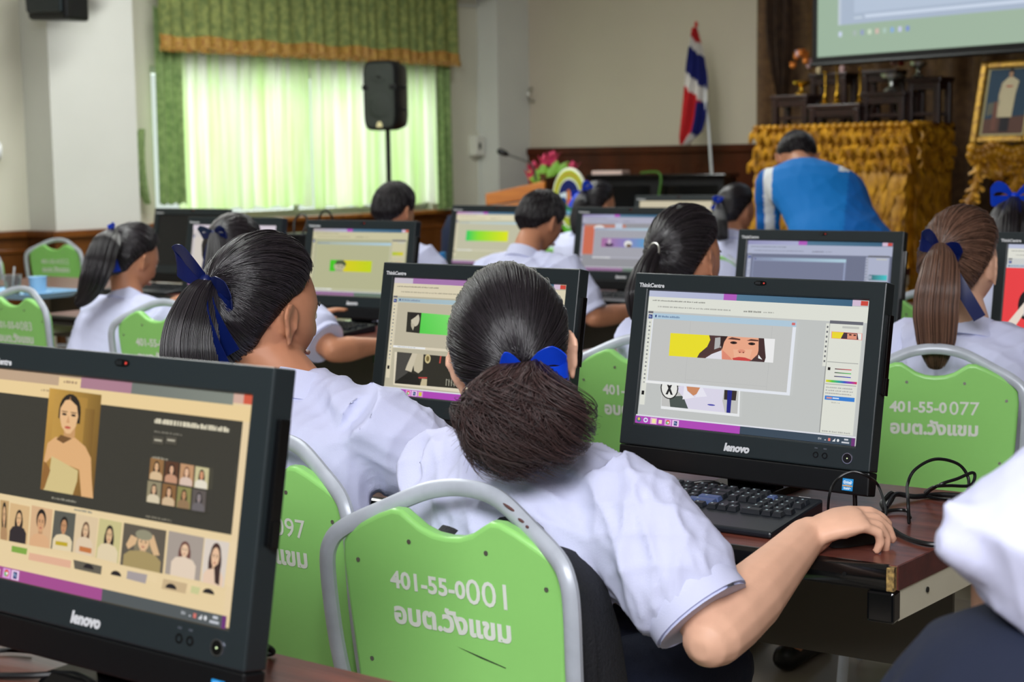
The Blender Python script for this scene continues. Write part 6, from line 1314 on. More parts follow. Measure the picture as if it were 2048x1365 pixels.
t = empty('flower_arrangement', tuple(P_(1085, 362, .3))); tag(t, 'arrangement of pink lotus buds with green leaves on the lectern', 'flowers'); off4 = np.array(t.location); X4 = lambda v: np.asarray(v) - off4
PINK = mat('lotus_pink', (196, 36, 96), .55, rgb2=(226, 84, 116), vscale=30); LEAF = mat('leaf_green', (120, 176, 50), .5); 
MB().lathe([(.05, -.06), (.08, .0), (.085, .05), (.07, .06)], (0, 0, 0), 16).obj('pot', LDK, t)
for x, y, s in ((1062, 350, 1), (1068, 336, .9), (1089, 322, .95), (1101, 318, 1), (1107, 316, .9), (1066, 341, .8), (1145, 336, 1)):
    q = P_(x, y, .25); bud = MB(); bud.lathe([(.004, -.06), (.022, -.035), (.030, -.01), (.024, .02), (.010, .045), (.002, .055)], q, 10)
    for a in np.linspace(0, 6.28, 5, endpoint=False): leaf(bud, q + A3(math.cos(a) * .012, math.sin(a) * .012, -.05), A3(math.cos(a) * .3, math.sin(a) * .3, 1), A3(-math.sin(a), math.cos(a), 0), .10, .022, -.2)
    o = bud.obj('lotus_bud', PINK, t, xf=X4); MB().tube([q - UPZ * .05, (q + P_(1090, 362, .3)) / 2, P_(1090, 362, .3)], .005, 6).obj('stem', LEAF, o, xf=X4)
for x, y, du in ((1078, 358, -.3), (1085, 352, .1), (1095, 356, .4), (1106, 346, .3), (1075, 362, -.6), (1116, 342, .9)):
    g = MB(); leaf(g, P_(x, y + 6, .22), A3(du, -.2, 1), A3(1, 0, -du * .5), .11, .035); g.obj('leaf', LEAF, t, xf=X4)
# oval emblem board
Ye = 10.4; ec = px(1140, 396, Ye); t = empty('emblem_board', tuple(ec), rad(-22)); tag(t, 'oval emblem board with yellow-green ring and landscape picture before the lectern', 'sign')
kk = Ye / FPX; ra, rb = 36 * kk, 60 * kk
MB().rings([[(r * ra * math.cos(a), y, r * rb * math.sin(a)) for a in np.linspace(0, 2 * math.pi, 40, endpoint=False)] for r, y in ((1, .015), (1, -.01), (.97, -.014))]).obj('board', mat('emblem_white', (222, 226, 206), .5), t)
cvm = MB(); lay = [0]
def em(pts, col): lay[0] += 1; cvm.add([(x * ra, -.0145 - .0004 * lay[0], z * rb) for x, z in pts], [tuple(range(len(pts)))], 0, S(col))
EL = lambda r, cx=0, cz=0, q=1.0, a0=0, a1=2 * math.pi: [(cx + r * math.cos(a) * q, cz + r * math.sin(a)) for a in np.linspace(a0, a1, 36, endpoint=a1 - a0 < 6)]
em(EL(.93), (176, 190, 60)); em(EL(.66), (226, 228, 206)); em(EL(.60), (60, 110, 170))
for i in range(26):
    a = math.pi * (1.08 - i / 25 * 1.16); c_ = (.80 * math.cos(a), .80 * math.sin(a)); em([(c_[0] + .035 * math.cos(b), c_[1] + .035 * math.sin(b)) for b in np.linspace(0, 6.28, 6, endpoint=False)], (196, 96, 60))
em(EL(.60, a0=.1, a1=math.pi - .1), (24, 34, 96)); em([(-.55, .12), (-.2, .2), (.1, .05), (.4, .18), (.55, .1), (.55, -.1), (-.55, -.1)], (206, 222, 230)); em([(-.56, -.05), (-.3, .05), (0, -.12), (.3, .0), (.56, -.08), (.5, -.25), (-.5, -.25)], (30, 70, 140)); em([(-.5, -.2), (.5, -.2), (.3, -.46), (-.3, -.46)], (20, 130, 90)); em([(-.3, -.42), (.3, -.42), (.0, -.58)], (120, 170, 200))
em([(-.10, .22), (.02, .30), (.12, .2), (.16, -.1), (.08, -.25), (-.12, -.22)], (196, 120, 66)); em([(.02, -.02), (.22, -.05), (.26, -.3), (-.05, -.3)], (206, 70, 70)); em(EL(.62, cz=-.62, q=.7, a0=math.pi * 1.15, a1=math.pi * 1.85), (90, 180, 40))
em([(-.45, -.78), (-.38, -.70), (.0, -.98), (-.05, -1.0)], (226, 230, 214)); em([(.45, -.78), (.38, -.70), (.0, -.98), (.05, -1.0)], (226, 230, 214))
cvm.obj('emblem_print', attr_mat('print_colours', 0, .55, .2), t, smooth=False, color=True)
MB().tube([(0, .03, -rb), (0, .1, -1.0)], .015, 8).obj('stand_leg', LDK, t)
# ---- black glass-fronted cabinet behind the students
Yc = 11.6; C0, C1 = px(1178, 352, Yc), px(1446, 346, Yc - .35); dn_ = norm(C1 - C0); dz_ = A3(0, 0, 1); bk = norm(np.cross(dz_, dn_)) 
t = empty('black_cabinet', tuple(C0 * A3(1, 1, 0) + A3(0, 0, .35))); tag(t, 'black glossy cabinet with glass front below the flag', 'cabinet'); off5 = np.array(t.location); X5 = lambda v: np.asarray(v) - off5
Lc = np.linalg.norm((C1 - C0)[:2]); dn_ = norm((C1 - C0) * A3(1, 1, 0)); bk = A3(-dn_[1], dn_[0], 0); zt = (C0[2] + C1[2]) / 2; o0 = C0 * A3(1, 1, 0)
cb = lambda a, b_, z0, z1, q0, q1: [o0 + dn_ * x + bk * y + UPZ * z for z in (z0, z1) for x, y in ((a, q0), (b_, q0), (b_, q1), (a, q1))]
MB().hexa(cb(0, Lc, .36, zt - .03, .02, .45)).obj('body', BLACKD, t, smooth=False, xf=X5); MB().hexa(cb(-.02, Lc + .02, zt - .03, zt, -.02, .47)).obj('top', GLOSSB, t, smooth=False, bevel=.006, xf=X5)
for i in range(2): MB().hexa(cb(.04 + i * Lc / 2, Lc / 2 - .02 + i * Lc / 2 - .02, .5, zt - .08, .008, .018)).obj('glass_door', GLOSSB, t, smooth=False, xf=X5)
tag(MB().hexa(cb(.02, .25, zt + .001, zt + .03, 0, .22)).obj('folder', mat('pale_pink_paper', (232, 206, 196), .6), None, smooth=False, bevel=.004), 'pale folder lying on the left end of the black cabinet', 'folder')
cable('green_cable', [px(1282, 346, Yc - .14), px(1302, 344, Yc - .2), px(1318, 346, Yc - .25), px(1322, 362, Yc - .27), px(1318, 390, Yc - .27), px(1316, 420, Yc - .27)], .008, mat('cable_green', (70, 120, 40), .5), 'green cable hanging over the front of the black cabinet', 'cable')
# ---- stage backdrop curtain, side swag
STG = mat('brown_gold_curtain', (112, 82, 48), .7, rgb2=(84, 58, 32), vscale=18); STD = mat('dark_brown_curtain', (70, 50, 34), .75, rgb2=(50, 34, 24), vscale=18)
def fpleat(t0, t1, z0, z1, off_, npl, amp, seed=1, nz=8):
    r = np.random.default_rng(seed); N = npl * 8 + 1; u = np.linspace(0, 1, N); ph = np.cumsum(1 + .25 * np.repeat(r.standard_normal(npl + 1), 8)[:N].clip(-1.5, 1.5)); ph = (ph - ph[0]) / (ph[-1] - ph[0]) * npl * 2 * np.pi
    return np.array([[fl(t0 + (t1 - t0) * a, z1 + (z0 - z1) * v, off_ + amp * (.6 + .4 * v) * math.sin(b + .2 * math.sin(3 * v))) for a, b in zip(u, ph)] for v in np.linspace(0, 1, nz)])
tag(MB().sheet(fpleat(tw(1545), LF - .1, .36, 3.3, .22, 46, .05, 3), .004).obj('stage_curtain', STG), 'brown and gold pleated backdrop curtain behind the altar', 'curtain')
G = []
for v in np.linspace(0, 1, 14):
    y = -60 + 260 * v; xl = 1534 + 28 * max(0, v - .45) ** 1.4 * 2.2; xr = 1580 - 10 * max(0, v - .55) * 2; G.append([pxplane(xl + (xr - xl) * a, y, CORNER + FN * .38, FN) + FN * .04 * math.sin(a * 16 + v) for a in np.linspace(0, 1, 22)])
tag(MB().sheet(np.array(G), .005).obj('side_drape', STD), 'dark brown drape gathered at the left edge of the stage backdrop', 'curtain')
# ---- altar table under gold cloth
OA = 1.45; pl, prr = pxplane(1517, 257, CORNER + FN * OA, FN), pxplane(1822, 246, CORNER + FN * OA, FN); az = (pl[2] + prr[2]) / 2; at0, at1 = float(np.dot(pl - CORNER, FD)), float(np.dot(prr - CORNER, FD)); AD = .62
t = empty('altar_table', tuple(fl((at0 + at1) / 2, .35, OA - AD / 2))); tag(t, 'long altar table draped in ruched gold cloth behind the man in blue', 'table'); off6 = np.array(t.location); X6 = lambda v: np.asarray(v) - off6
MB().hexa(slab(fl, at0, at1, az - .04, az, OA - AD, OA)).obj('table_top', ALTW, t, smooth=False, xf=X6)
for a in (at0 + .05, at1 - .05):
    for o_ in (OA - .06, OA - AD + .06): MB().hexa(slab(fl, a - .03, a + .03, .36, az - .04, o_ - .03, o_ + .03)).obj('leg', ALTW, t, smooth=False, xf=X6)
rows = []
per_ = [(at0 - .01, OA - AD + .02)] + [(at0 - .01, OA - AD + (AD) * q) for q in (.3, .6, .9)] + [(at0 + (at1 - at0) * q, OA + .015) for q in np.linspace(0, 1, 60)] + [(at1 + .01, OA - AD * q) for q in (.1, .3, .5, .7, .9)]
for v in np.linspace(0, 1, 14): rows.append([fl(a, az + .006 - (az - .42) * v, b + .02 * math.sin(i * 1.3) * v) for i, (a, b) in enumerate(per_)])
cl = MB().sheet(np.array(rows), .004).obj('gold_cloth', GOLD, t, xf=X6)
q = MB(); r9 = np.random.default_rng(12); RZN = 12; W_ = at1 - at0
def place(s):   # s along the visible perimeter: front then right side
    if s < W_: return fl(at0 + s, 0, OA + .02), FD, FN
    return fl(at1 + .02, 0, OA - (s - W_)), -FN, FD
for j in range(RZN):
    z = az - .02 - j * (az - .50) / RZN; n_ = 17 if j < 3 else 21
    for i in range(n_ + 8):
        s = (i + .5 * (j % 2)) / n_ * W_ + r9.normal() * .006
        if s > W_ + AD * .9: continue
        p0, du, dv = place(s); c = p0 + UPZ * (z + r9.normal() * .012)
        if j < 3:
            for k_ in (-1, 1):
                e_ = c + du * k_ * W_ / n_ * .5 - UPZ * (az - .5) / RZN * 1.05 + dv * .03
                q.tube([c, (c + e_) / 2 + dv * .028, e_], np.array([[.010, .014], [.020, .010], [.010, .014]]), 6, ref=dv)
        else: leaf(q, c + dv * .01, -UPZ + dv * .25 + du * r9.normal() * .12, du, .15 + .03 * r9.random(), .032 + .01 * r9.random(), -.12)
for i in range(34):
    s = i / 33 * (W_ + AD * .8); p0, du, dv = place(s); q.ell(p0 + UPZ * (az - .005) + dv * .005, (.026, .026, .022), seg=8)
o = q.obj('gold_ruching', GOLD, cl, xf=X6); o['kind'] = 'stuff'
def small_table(xa, xb, yt, off_, dep, label, shelf=True):
    a, b = pxplane(xa, yt, CORNER + FN * off_, FN), pxplane(xb, yt, CORNER + FN * off_, FN); zt_ = (a[2] + b[2]) / 2; ta, tb = float(np.dot(a - CORNER, FD)), float(np.dot(b - CORNER, FD)); zb = az + .001
    t = empty('altar_stand', tuple(fl((ta + tb) / 2, zb, off_ - dep / 2))); tag(t, label, 'small table', 'small rosewood altar tables'); X = lambda v: np.asarray(v) - np.array(t.location)
    MB().hexa(slab(fl, ta - .01, tb + .01, zt_ - .03, zt_, off_ - dep, off_)).obj('table_top', ALTW, t, smooth=False, bevel=.006, xf=X); MB().hexa(slab(fl, ta + .01, tb - .01, zt_ - .075, zt_ - .03, off_ - dep + .02, off_ - .015)).obj('apron', ALTW, t, smooth=False, xf=X)
    for s_ in (ta + .02, tb - .02):
        for o_ in (off_ - .025, off_ - dep + .025): MB().hexa(slab(fl, s_ - .02, s_ + .02, zb, zt_ - .03, o_ - .02, o_ + .02)).obj('leg', ALTW, t, smooth=False, bevel=.004, xf=X)
    if shelf: MB().hexa(slab(fl, ta + .03, tb - .03, zb + .05, zb + .07, off_ - dep + .03, off_ - .03)).obj('stretcher', ALTW, t, smooth=False, xf=X)
    return lambda f, dz=0: fl(ta + (tb - ta) * f, zt_ + .001 + dz, off_ - dep / 2)
T1 = small_table(1542, 1612, 190, 1.35, .20, 'rosewood altar table at the left end, holding the brass bowl')
T2 = small_table(1616, 1716, 208, 1.40, .16, 'low wide rosewood altar table in the centre with brass candlesticks')
T3 = small_table(1722, 1806, 183, 1.35, .20, 'rosewood altar table right of centre, holding a silver flower bowl')
T4 = small_table(1812, 1878, 154, 1.30, .20, 'tallest rosewood altar table at the right end')
T5 = small_table(1618, 1690, 146, 1.10, .18, 'tall rosewood altar table behind the candlesticks')
T6 = small_table(1722, 1790, 140, 1.05, .16, 'tall rosewood altar table behind the silver flower bowl')
def lat(name, prof, pos, m, label, cat, group=None):
    o = MB().lathe(prof, (0, 0, 0), 18).obj(name, m); o.location = tuple(pos); tag(o, label, cat, group); return o
CS = [(.001, 0), (.030, 0), (.032, .008), (.014, .03), (.022, .05), (.010, .07), (.006, .10), (.005, .24), (.012, .25), (.012, .262), (.001, .262)]
for f, sc, lab in ((.22, .8, 'leftmost short brass candlestick on the low centre table'), (.46, 1.0, 'tall brass candlestick in the middle of the low centre table'), (.92, .85, 'brass candlestick at the right end of the low centre table')):
    lat('candlestick', [(r, z * sc) for r, z in CS], T2(f), BRASS, lab, 'candlestick', 'brass candlesticks')
SIL = mat('silver', (200, 204, 200), .25, metal=.9)
BW = [(.001, 0), (.055, 0), (.05, .012), (.018, .035), (.018, .06), (.065, .085), (.07, .11), (.064, .11), (.04, .09), (.001, .085)]
def flowers(bowl, cols, n, hh, seed):
    r = np.random.default_rng(seed)
    for i in range(n):
        a, ph_ = r.random() * 6.28, r.random() * 1.3; c = A3(math.cos(a) * math.sin(ph_) * .06, math.sin(a) * math.sin(ph_) * .06, .11 + hh * (.3 + .7 * math.cos(ph_))); g = MB().ell(c, (.022, .022, .02), seg=8)
        for b in np.linspace(0, 6.28, 5, endpoint=False): leaf(g, c, A3(math.cos(b), math.sin(b), .5), A3(-math.sin(b), math.cos(b), 0), .035, .014)
        g.obj('bloom', cols[i % len(cols)], bowl)
CREAMF = mat('cream_petals', (226, 206, 160), .6); ORF = mat('orange_petals', (206, 120, 40), .6); PKF = mat('pale_pink_petals', (206, 170, 170), .6); REDF = mat('red_petals', (170, 50, 40), .6)
b = lat('pedestal_bowl', BW, T3(.55), SIL, 'silver pedestal bowl with cream and red flowers on the altar', 'bowl'); flowers(b, [CREAMF, CREAMF, REDF, PKF], 12, .13, 3)
b = lat('pedestal_bowl', [(r * .8, z * .9) for r, z in BW], T4(.15), SIL, 'silver pedestal bowl on the tallest altar table', 'bowl'); flowers(b, [mat('dark_foliage', (60, 62, 40), .6)], 8, .08, 4)
b = lat('brass_bowl', [(r * .85, z * .8) for r, z in BW], T1(.65), BRASS, 'brass pedestal bowl with orange flowers at the left of the altar', 'bowl'); flowers(b, [ORF, PKF, ORF], 12, .16, 5)
for f, T_, lab in ((.1, T5, 'white candle at the left of the tall altar table'), (.75, T5, 'pink vase on the tall altar table behind the candlesticks')):
    lat('altar_vase', [(.001, 0), (.018, 0), (.022, .03), (.012, .06), (.014, .085), (.001, .085)], T_(f), PKF if f > .5 else CREAMF, lab, 'vase')
# ---- projection screen
q0 = px(1636, 115, 9.9); sd = norm(A3(.645, -.764, 0)); sn = A3(-.764, -.645, 0)
t = empty('projection_screen', tuple(q0)); tag(t, 'large projection screen with black border hanging over the altar', 'screen')
E_ = lambda a, z, o=0: sd * a + UPZ * z + sn * o
SLn, SHt = 2.5, 1.7
sb = lambda a, b_, z0, z1, o0, o1: [E_(a, z0, o0), E_(b_, z0, o0), E_(b_, z0, o1), E_(a, z0, o1), E_(a, z1, o0), E_(b_, z1, o0), E_(b_, z1, o1), E_(a, z1, o1)]
MB().hexa(sb(-.04, SLn + .04, -.045, SHt, 0, .006)).obj('black_border', mat('matte_black', (12, 12, 12), .8), t, smooth=False); MB().tube([E_(-.05, -.045, .003), E_(SLn + .05, -.045, .003)], .014, 8).obj('bottom_bar', BLACKD, t)
sc_ = MB(); ly = [0]
def R4(a, b_, z0, z1, col, col2=None, sk=0.0):
    ly[0] += 1; o = .0065 + .0003 * ly[0]; c = [S(col)] * 4 if col2 is None else [S(col), S(col2), S(col2), S(col)]
    sc_.add([E_(a, z0 + sk * a, o), E_(b_, z0 + sk * b_, o), E_(b_, z1 + sk * b_, o), E_(a, z1 + sk * a, o)], [(0, 1, 2, 3)], 0, np.array(c))
R4(0, SLn, 0, SHt - .05, (158, 182, 160), (166, 186, 166)); R4(.16, SLn, .185, SHt - .05, (172, 186, 206)); R4(.16, .18, .185, SHt - .05, (196, 206, 220)); R4(.28, SLn, .25, SHt - .05, (184, 198, 218), (190, 204, 222)); R4(.36, SLn, .215, .235, (206, 218, 236)); R4(.28, .34, .215, .225, (206, 218, 232))
for i, cc in enumerate(((206, 216, 240), (166, 186, 176), (170, 184, 180), (150, 160, 196), (206, 222, 200), (214, 186, 176), (176, 200, 190), (140, 176, 220), (200, 206, 236), (130, 150, 210))):
    if i in (1,): continue
    R4(.165 + i * .055, .19 + i * .055, .115, .145, cc)
sc_.obj('projected_image', attr_mat('projector_light', 0.95, .6, .1), t, smooth=False, color=True)
MB().tube([E_(-.1, SHt + .02, .0), E_(SLn + .1, SHt + .02, .0)], .05, 12).obj('roller_case', WHITEP, t)
# ---- framed portrait and gold swags
pq = px(1958, 276, 9.0); pu = norm(A3(.66, -.75, 0)); pn = A3(-.75, -.66, 0); pv = norm(UPZ - pn * .24); PH = 140 * 9.0 / FPX * 1.03; PW = .29
t = empty('framed_portrait', tuple(pq)); tag(t, 'gold framed portrait of a standing man in white uniform, at the right edge', 'picture')
PQ = lambda a, z, o=0: pu * a + pv * z + pn * o
gm_ = mat('gold_frame', (176, 136, 40), .35, metal=.5, rgb2=(120, 86, 24), vscale=30)
for a0, a1, z0, z1 in ((-.045, .0, -.03, PH + .03), (PW, PW + .045, -.03, PH + .03), (0, PW, -.03, .012), (0, PW, PH - .012, PH + .03)):
    MB().hexa([PQ(a0, z0), PQ(a1, z0), PQ(a1, z0, .03), PQ(a0, z0, .03), PQ(a0, z1), PQ(a1, z1), PQ(a1, z1, .03), PQ(a0, z1, .03)]).obj('frame_rail', gm_, t, smooth=False, bevel=.01)
cvm = MB(); lay[0] = 0
def pp(pts, col): lay[0] += 1; cvm.add([PQ(.0 + x * PW, z * PH, .008 + .0005 * lay[0]) for x, z in pts], [tuple(range(len(pts)))], 0, S(col))
pp([(0, 0), (1, 0), (1, 1), (0, 1)], (186, 176, 130)); pp([(.06, .05), (.94, .05), (.94, .95), (.06, .95)], (34, 62, 84)); pp([(.06, .05), (.94, .05), (.94, .3), (.06, .26)], (92, 62, 52)); pp([(.1, .3), (.3, .34), (.3, .5), (.1, .48)], (96, 96, 84)); pp([(.24, .1), (.34, .1), (.34, .5), (.24, .5)], (112, 72, 60))
pp([(.42, .08), (.62, .08), (.62, .3), (.42, .3)], (30, 26, 32)); pp([(.37, .28), (.66, .28), (.68, .6), (.72, .78), (.58, .84), (.48, .84), (.36, .76), (.35, .6)], (196, 184, 150)); pp([(.34, .5), (.40, .76), (.36, .77), (.32, .6), (.34, .28), (.40, .28)], (186, 172, 140)); pp(EL(.055, .53, .885, .8), (176, 136, 104)); pp(EL(.057, .53, .91, .8, 0, math.pi), (30, 24, 22)); pp([(.46, .72), (.6, .72), (.6, .7), (.46, .7)], (170, 60, 50))
cvm.obj('portrait_print', attr_mat('print_colours', 0, .55, .2), t, smooth=False, color=True)
MB().tube([PQ(PW / 2, PH * .8, -.01), PQ(PW / 2, 0, -.5) * A3(1, 1, 0) + UPZ * (.36 - pq[2])], .015, 8).obj('easel_leg', ALTW, t)
q = MB(); r9 = np.random.default_rng(31); zc = pq - pn * -.05
def SW(x, y): return px(x, y, 8.9)
t = empty('gold_swag', tuple(SW(2000, 300))); tag(t, 'gold satin swags hanging beneath the framed portrait', 'drapery'); off7 = np.array(t.location); X7 = lambda v: np.asarray(v) - off7
for i in range(16):
    c = SW(1945 + i * 10, 296 + 6 * math.sin(i)); q.ell(c, (.032, .032, .030), seg=8); leaf(q, c, -UPZ + pn * .2, pu, .10, .03, -.2); q.ell(c - UPZ * .04 + pn * .02, (.026, .02, .026), seg=8)
q.obj('ruffle', GOLD, t, xf=X7)['kind'] = 'stuff'
def strand_(pts, w):
    g = MB(); P = catmull(np.array(pts), 6)
    for i in range(0, len(P)): leaf(g, P[i] + pn * .01 * (i % 2), (P[min(i + 1, len(P) - 1)] - P[max(i - 1, 0)]) + pu * .05 * math.sin(i * 2.1), pu * (1 if i % 2 else -1) + pn * .3, w * 2.3, w, .2); g.ell(P[i], (w * .7, w * .5, w * .8), seg=8)
    return g.obj('swag_strand', GOLD, t, xf=X7)
strand_([SW(1962, 310), SW(1956, 345), SW(1950, 380), SW(1940, 402), SW(1938, 420)], .026); strand_([SW(1975, 316), SW(1984, 348), SW(2000, 352), SW(2012, 330)], .032); strand_([SW(1998, 318), SW(2010, 345), SW(2022, 340), SW(2030, 316)], .030); strand_([SW(2040, 312), SW(2036, 345), SW(2030, 375), SW(2022, 398)], .034); strand_([SW(2075, 312), SW(2065, 350), SW(2060, 385)], .034)
# ---- tray with cups on the far left desk
TR = mat('pale_blue_plastic', (150, 196, 232), .4, spec=.5); p = pxz(45, 592, DZ + .003); t = empty('serving_tray', (p[0], p[1], DZ), YAW); tag(t, 'light blue plastic tray on the brown desk at far left', 'tray')
MB().rings([sup(.23, .15, 36, 0, .4)[:, [0, 2, 1]] * A3(1, 1, 0) + A3(0, 0, .002), sup(.25, .17, 36, 0, .4)[:, [0, 2, 1]] * A3(1, 1, 0) + A3(0, 0, .028), sup(.255, .175, 36, 0, .4)[:, [0, 2, 1]] * A3(1, 1, 0) + A3(0, 0, .028), sup(.235, .155, 36, 0, .4)[:, [0, 2, 1]] * A3(1, 1, 0) + A3(0, 0, .006)]).obj('body', TR, t)
CLR = bpy.data.materials.new('clear_plastic'); CLR.use_nodes = True; b_ = CLR.node_tree.nodes['Principled BSDF']; b_.inputs['Transmission Weight'].default_value = .9; b_.inputs['Roughness'].default_value = .08; b_.inputs['IOR'].default_value = 1.1; b_.inputs['Base Color'].default_value = (.85, .9, .9, 1)
p = pxz(26, 583, DZ + .03); t = empty('plastic_cup', (p[0], p[1], DZ + .008)); tag(t, 'clear plastic cup with a straw on the blue tray', 'cup')
MB().rings([[(r * math.cos(a), r * math.sin(a), z) for a in np.linspace(0, 2 * math.pi, 22, endpoint=False)] for r, z in ((.028, 0), (.042, .095), (.045, .098), (.041, .095), (.027, .003))]).obj('cup_body', CLR, t); MB().tube([(-.005, 0, .01), (.012, 0, .135)], .004, 8).obj('straw', WHITEP, t); MB().lathe([(.001, .003), (.027, .004), (.031, .03), (.001, .03)], (0, 0, 0), 18).obj('ice', mat('ice', (210, 225, 230), .2), t)
p = pxz(77, 590, DZ + .01); o = empty('paper_cup', (p[0], p[1], DZ + .006)); tag(o, 'light blue cup with rim standing on a blue saucer', 'cup')
MB().lathe([(.001, .0), (.062, 0), (.066, .018), (.05, .02), (.001, .018)], (0, 0, 0), 22).obj('saucer', TR, o); MB().lathe([(.001, .02), (.036, .02), (.040, .085), (.044, .088), (.039, .085), (.001, .06)], (0, 0, 0), 22).obj('cup_body', TR, o)
# ---- small things between the far desks
p = rn(-5.05, 5.35); t = empty('desktop_tower', (p[0], p[1], 0), YAW); 
bpy.data.objects.remove(t)
p = px(603, 500, 7.75); t = empty('loudspeaker_box', (p[0], p[1], 0), YAW); tag(t, 'black box standing behind the green and yellow banner computer, cables over it', 'speaker')
zz = px(603, 466, 7.75)[2]; MB().box((0, 0, zz / 2), (.14, .16, zz)).obj('cabinet', BLACKD, t, smooth=False, bevel=.01); MB().box((0, -.082, zz - .12), (.11, .01, .18)).obj('grille', BLACKP, t, smooth=False)
cable('power_cable', [px(588, 520, 7.7), px(588, 470, 7.7), px(590, 440, 7.72), px(603, 429, 7.72), px(613, 436, 7.72), px(612, 452, 7.7), px(600, 480, 7.68)], .006, BLACKD, 'black cable looped in front of the window sill', 'cable')
cable('power_cable', [px(636, 452, 8.0), px(642, 428, 8.0), px(652, 421, 8.0), px(663, 432, 8.0), px(666, 452, 8.0)], .006, BLACKD, 'second black cable loop, right of the first by the window sill', 'cable')
NVB = mat('navy_bag', (14, 30, 62), .7); p = px(914, 480, 8.3); t = empty('backpack', (p[0], p[1], .0), YAW); tag(t, 'dark blue bag showing left of the gradient banner computer', 'bag')
MB().rings([sup(.085, .07, 24, 0, .6)[:, [0, 2, 1]] * A3(1, 1, 0) * s + A3(0, 0, z) for s, z in ((.8, .42), (1, .5), (1, .8), (.9, .98), (.5, 1.06))]).obj('body', NVB, t)
p = px(885, 505, 7.3); t = empty('water_bottle', (p[0], p[1], DZ)); tag(t, 'small bottle with blue cap left of the gradient banner computer', 'bottle')
z1 = p[2] - DZ; MB().lathe([(.001, 0), (.028, .0), (.03, .02), (.03, z1 * .55), (.012, z1 * .8), (.001, z1 * .82)], (0, 0, 0), 16).obj('body', mat('bottle_white', (190, 225, 232), .2), t); MB().lathe([(.016, z1 * .78), (.016, z1), (.001, z1 + .002)], (0, 0, 0), 14).obj('cap', mat('cap_blue', (30, 130, 200), .4), t)
# ---- mouse, cables, bag on the centre desk
p = pxz(1702, 1084, DZ); mouse((p[0], p[1], DZ), rad(-62), 'black mouse under the hand at the end of the desk')
ck = lambda x, y, z: pxz(x, y, DZ + z)
cable('mouse_cable', [ck(1748, 1052, .012), ck(1772, 1030, .03), pxz(1758, 975, .80), px(1738, 955, 2.5), px(1706, 944, 2.5), px(1676, 958, 2.5), px(1660, 985, 2.48), pxz(1656, 1030, .77), ck(1662, 1052, .006)], .0022, BLACKD, 'thin mouse cable arching up in front of the blue sticker', 'cable')
cable('desk_cable', [ck(1750, 1032, .005), ck(1800, 1070, .005), ck(1850, 1088, .005), ck(1900, 1090, .005)], .0042, BLACKD, 'thick black cable running from the hand to the right end of the desk', 'cable')
cable('desk_cable', [ck(1740, 1034, .005), ck(1780, 1022, .006), ck(1812, 1022, .006), ck(1820, 1036, .006)], .003, BLACKD, 'short cable end lying right of the hand', 'cable')
cable('desk_cable', [ck(1770, 1020, .004), ck(1764, 1006, .01), ck(1780, 988, .016), ck(1786, 994, .010), ck(1772, 1016, .006), ck(1790, 990, .012), ck(1830, 994, .006), ck(1880, 990, .005), ck(1950, 994, .005)], .0045, BLACKD, 'kinked thick cable along the back edge of the desk', 'cable')
cable('coiled_cable', [ck(1818, 1046, .004), pxz(1816, 1000, .79), px(1815, 970, 2.62), px(1830, 940, 2.64), px(1870, 919, 2.66), px(1915, 928, 2.68), px(1936, 955, 2.68), px(1934, 985, 2.66), ck(1915, 998, .012), ck(1880, 998, .006), ck(1852, 990, .008), px(1880, 970, 2.64), px(1915, 958, 2.66), px(1945, 946, 2.68), px(1949, 958, 2.68), px(1938, 972, 2.67), px(1900, 972, 2.65), px(1870, 974, 2.63), ck(1850, 985, .006)], .0028, BLACKD, 'loosely coiled thin cable standing before the chair stencilled 0077', 'cable')
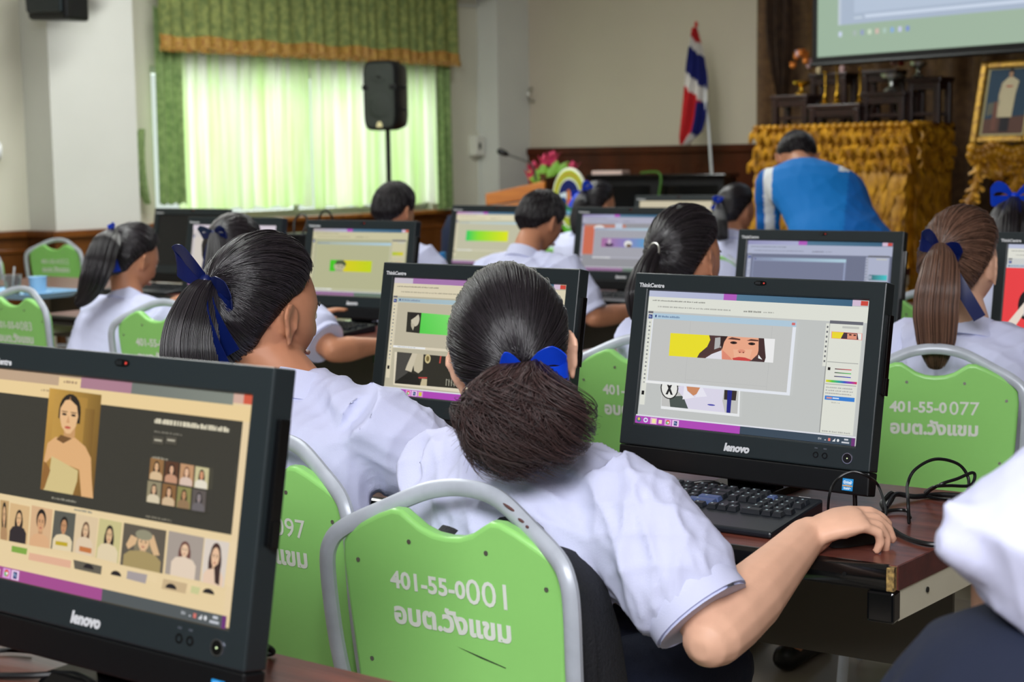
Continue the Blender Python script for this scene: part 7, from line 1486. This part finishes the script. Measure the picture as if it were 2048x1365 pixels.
cable('keyboard_cable', [ck(1470, 984, .012), ck(1440, 968, .012), ck(1410, 964, .012), ck(1380, 968, .008)], .003, BLACKD, 'keyboard cable curving behind the keyboard near the girl with the mouse', 'cable')
cable('keyboard_cable', [ck(822, 898, .01), ck(826, 884, .012), ck(850, 879, .012), ck(888, 880, .008), ck(920, 880, .008)], .003, BLACKD, 'keyboard cable below the green banner computer', 'cable')
cable('desk_cable', [ck(490, 1290, .03), pxz(512, 1275, .80), ck(528, 1290, .02), ck(545, 1306, .006), ck(500, 1312, .005)], .004, BLACKD, 'black cable bunched behind the foreground computer', 'cable')
cable('keyboard_cable', [ck(-20, 1352, .006), ck(60, 1352, .008), ck(150, 1350, .01), ck(190, 1372, .012)], .004, BLACKD, 'thick cable at the bottom left, before the foreground computer', 'cable')
cable('keyboard_cable', [ck(-20, 1304, .006), ck(20, 1301, .006), ck(60, 1304, .006)], .003, BLACKD, 'thin cable at the left edge, under the foreground computer', 'cable')
BAG = mat('black_bag_cloth', (22, 24, 30), .75, bump=.3, bscale=200)
t = empty('backpack', (cm[0], cm[1], 0), rad(-33)); tag(t, 'black backpack wedged between the girl and the chair stencilled 0001', 'bag')
R_ = []
for z, w0, d0, cx_ in ((.485, .12, .05, .06), (.5, .135, .06, .065), (.6, .138, .065, .062), (.70, .13, .06, .058), (.77, .115, .055, .052), (.81, .085, .045, .045), (.825, .05, .03, .045)): R_.append(sup(w0, d0, 32, 0, .6)[:, [0, 2, 1]] * A3(1, 1, 0) + A3(cx_, .115 + .05 * (1 - z), z))
bg = MB().rings(R_).obj('body', BAG, t)
MB().tube(catmull([(.02, .12, .822), (.03, .11, .845), (.08, .11, .845), (.09, .12, .815)], 5), np.array([[.012, .004]] * 16), 8).obj('handle', BAG, t)
MB().tube(catmull([(-.03, .06, .84), (-.04, .03, .80), (-.03, .04, .66), (-.01, .05, .56)], 5), np.array([[.02, .004]] * 16), 8).obj('strap', BAG, t)
MB().tube(catmull([(.14, .09, .78), (.18, .06, .72), (.19, .05, .62), (.19, .06, .52)], 5), np.array([[.02, .004]] * 16), 8).obj('strap', BAG, t)
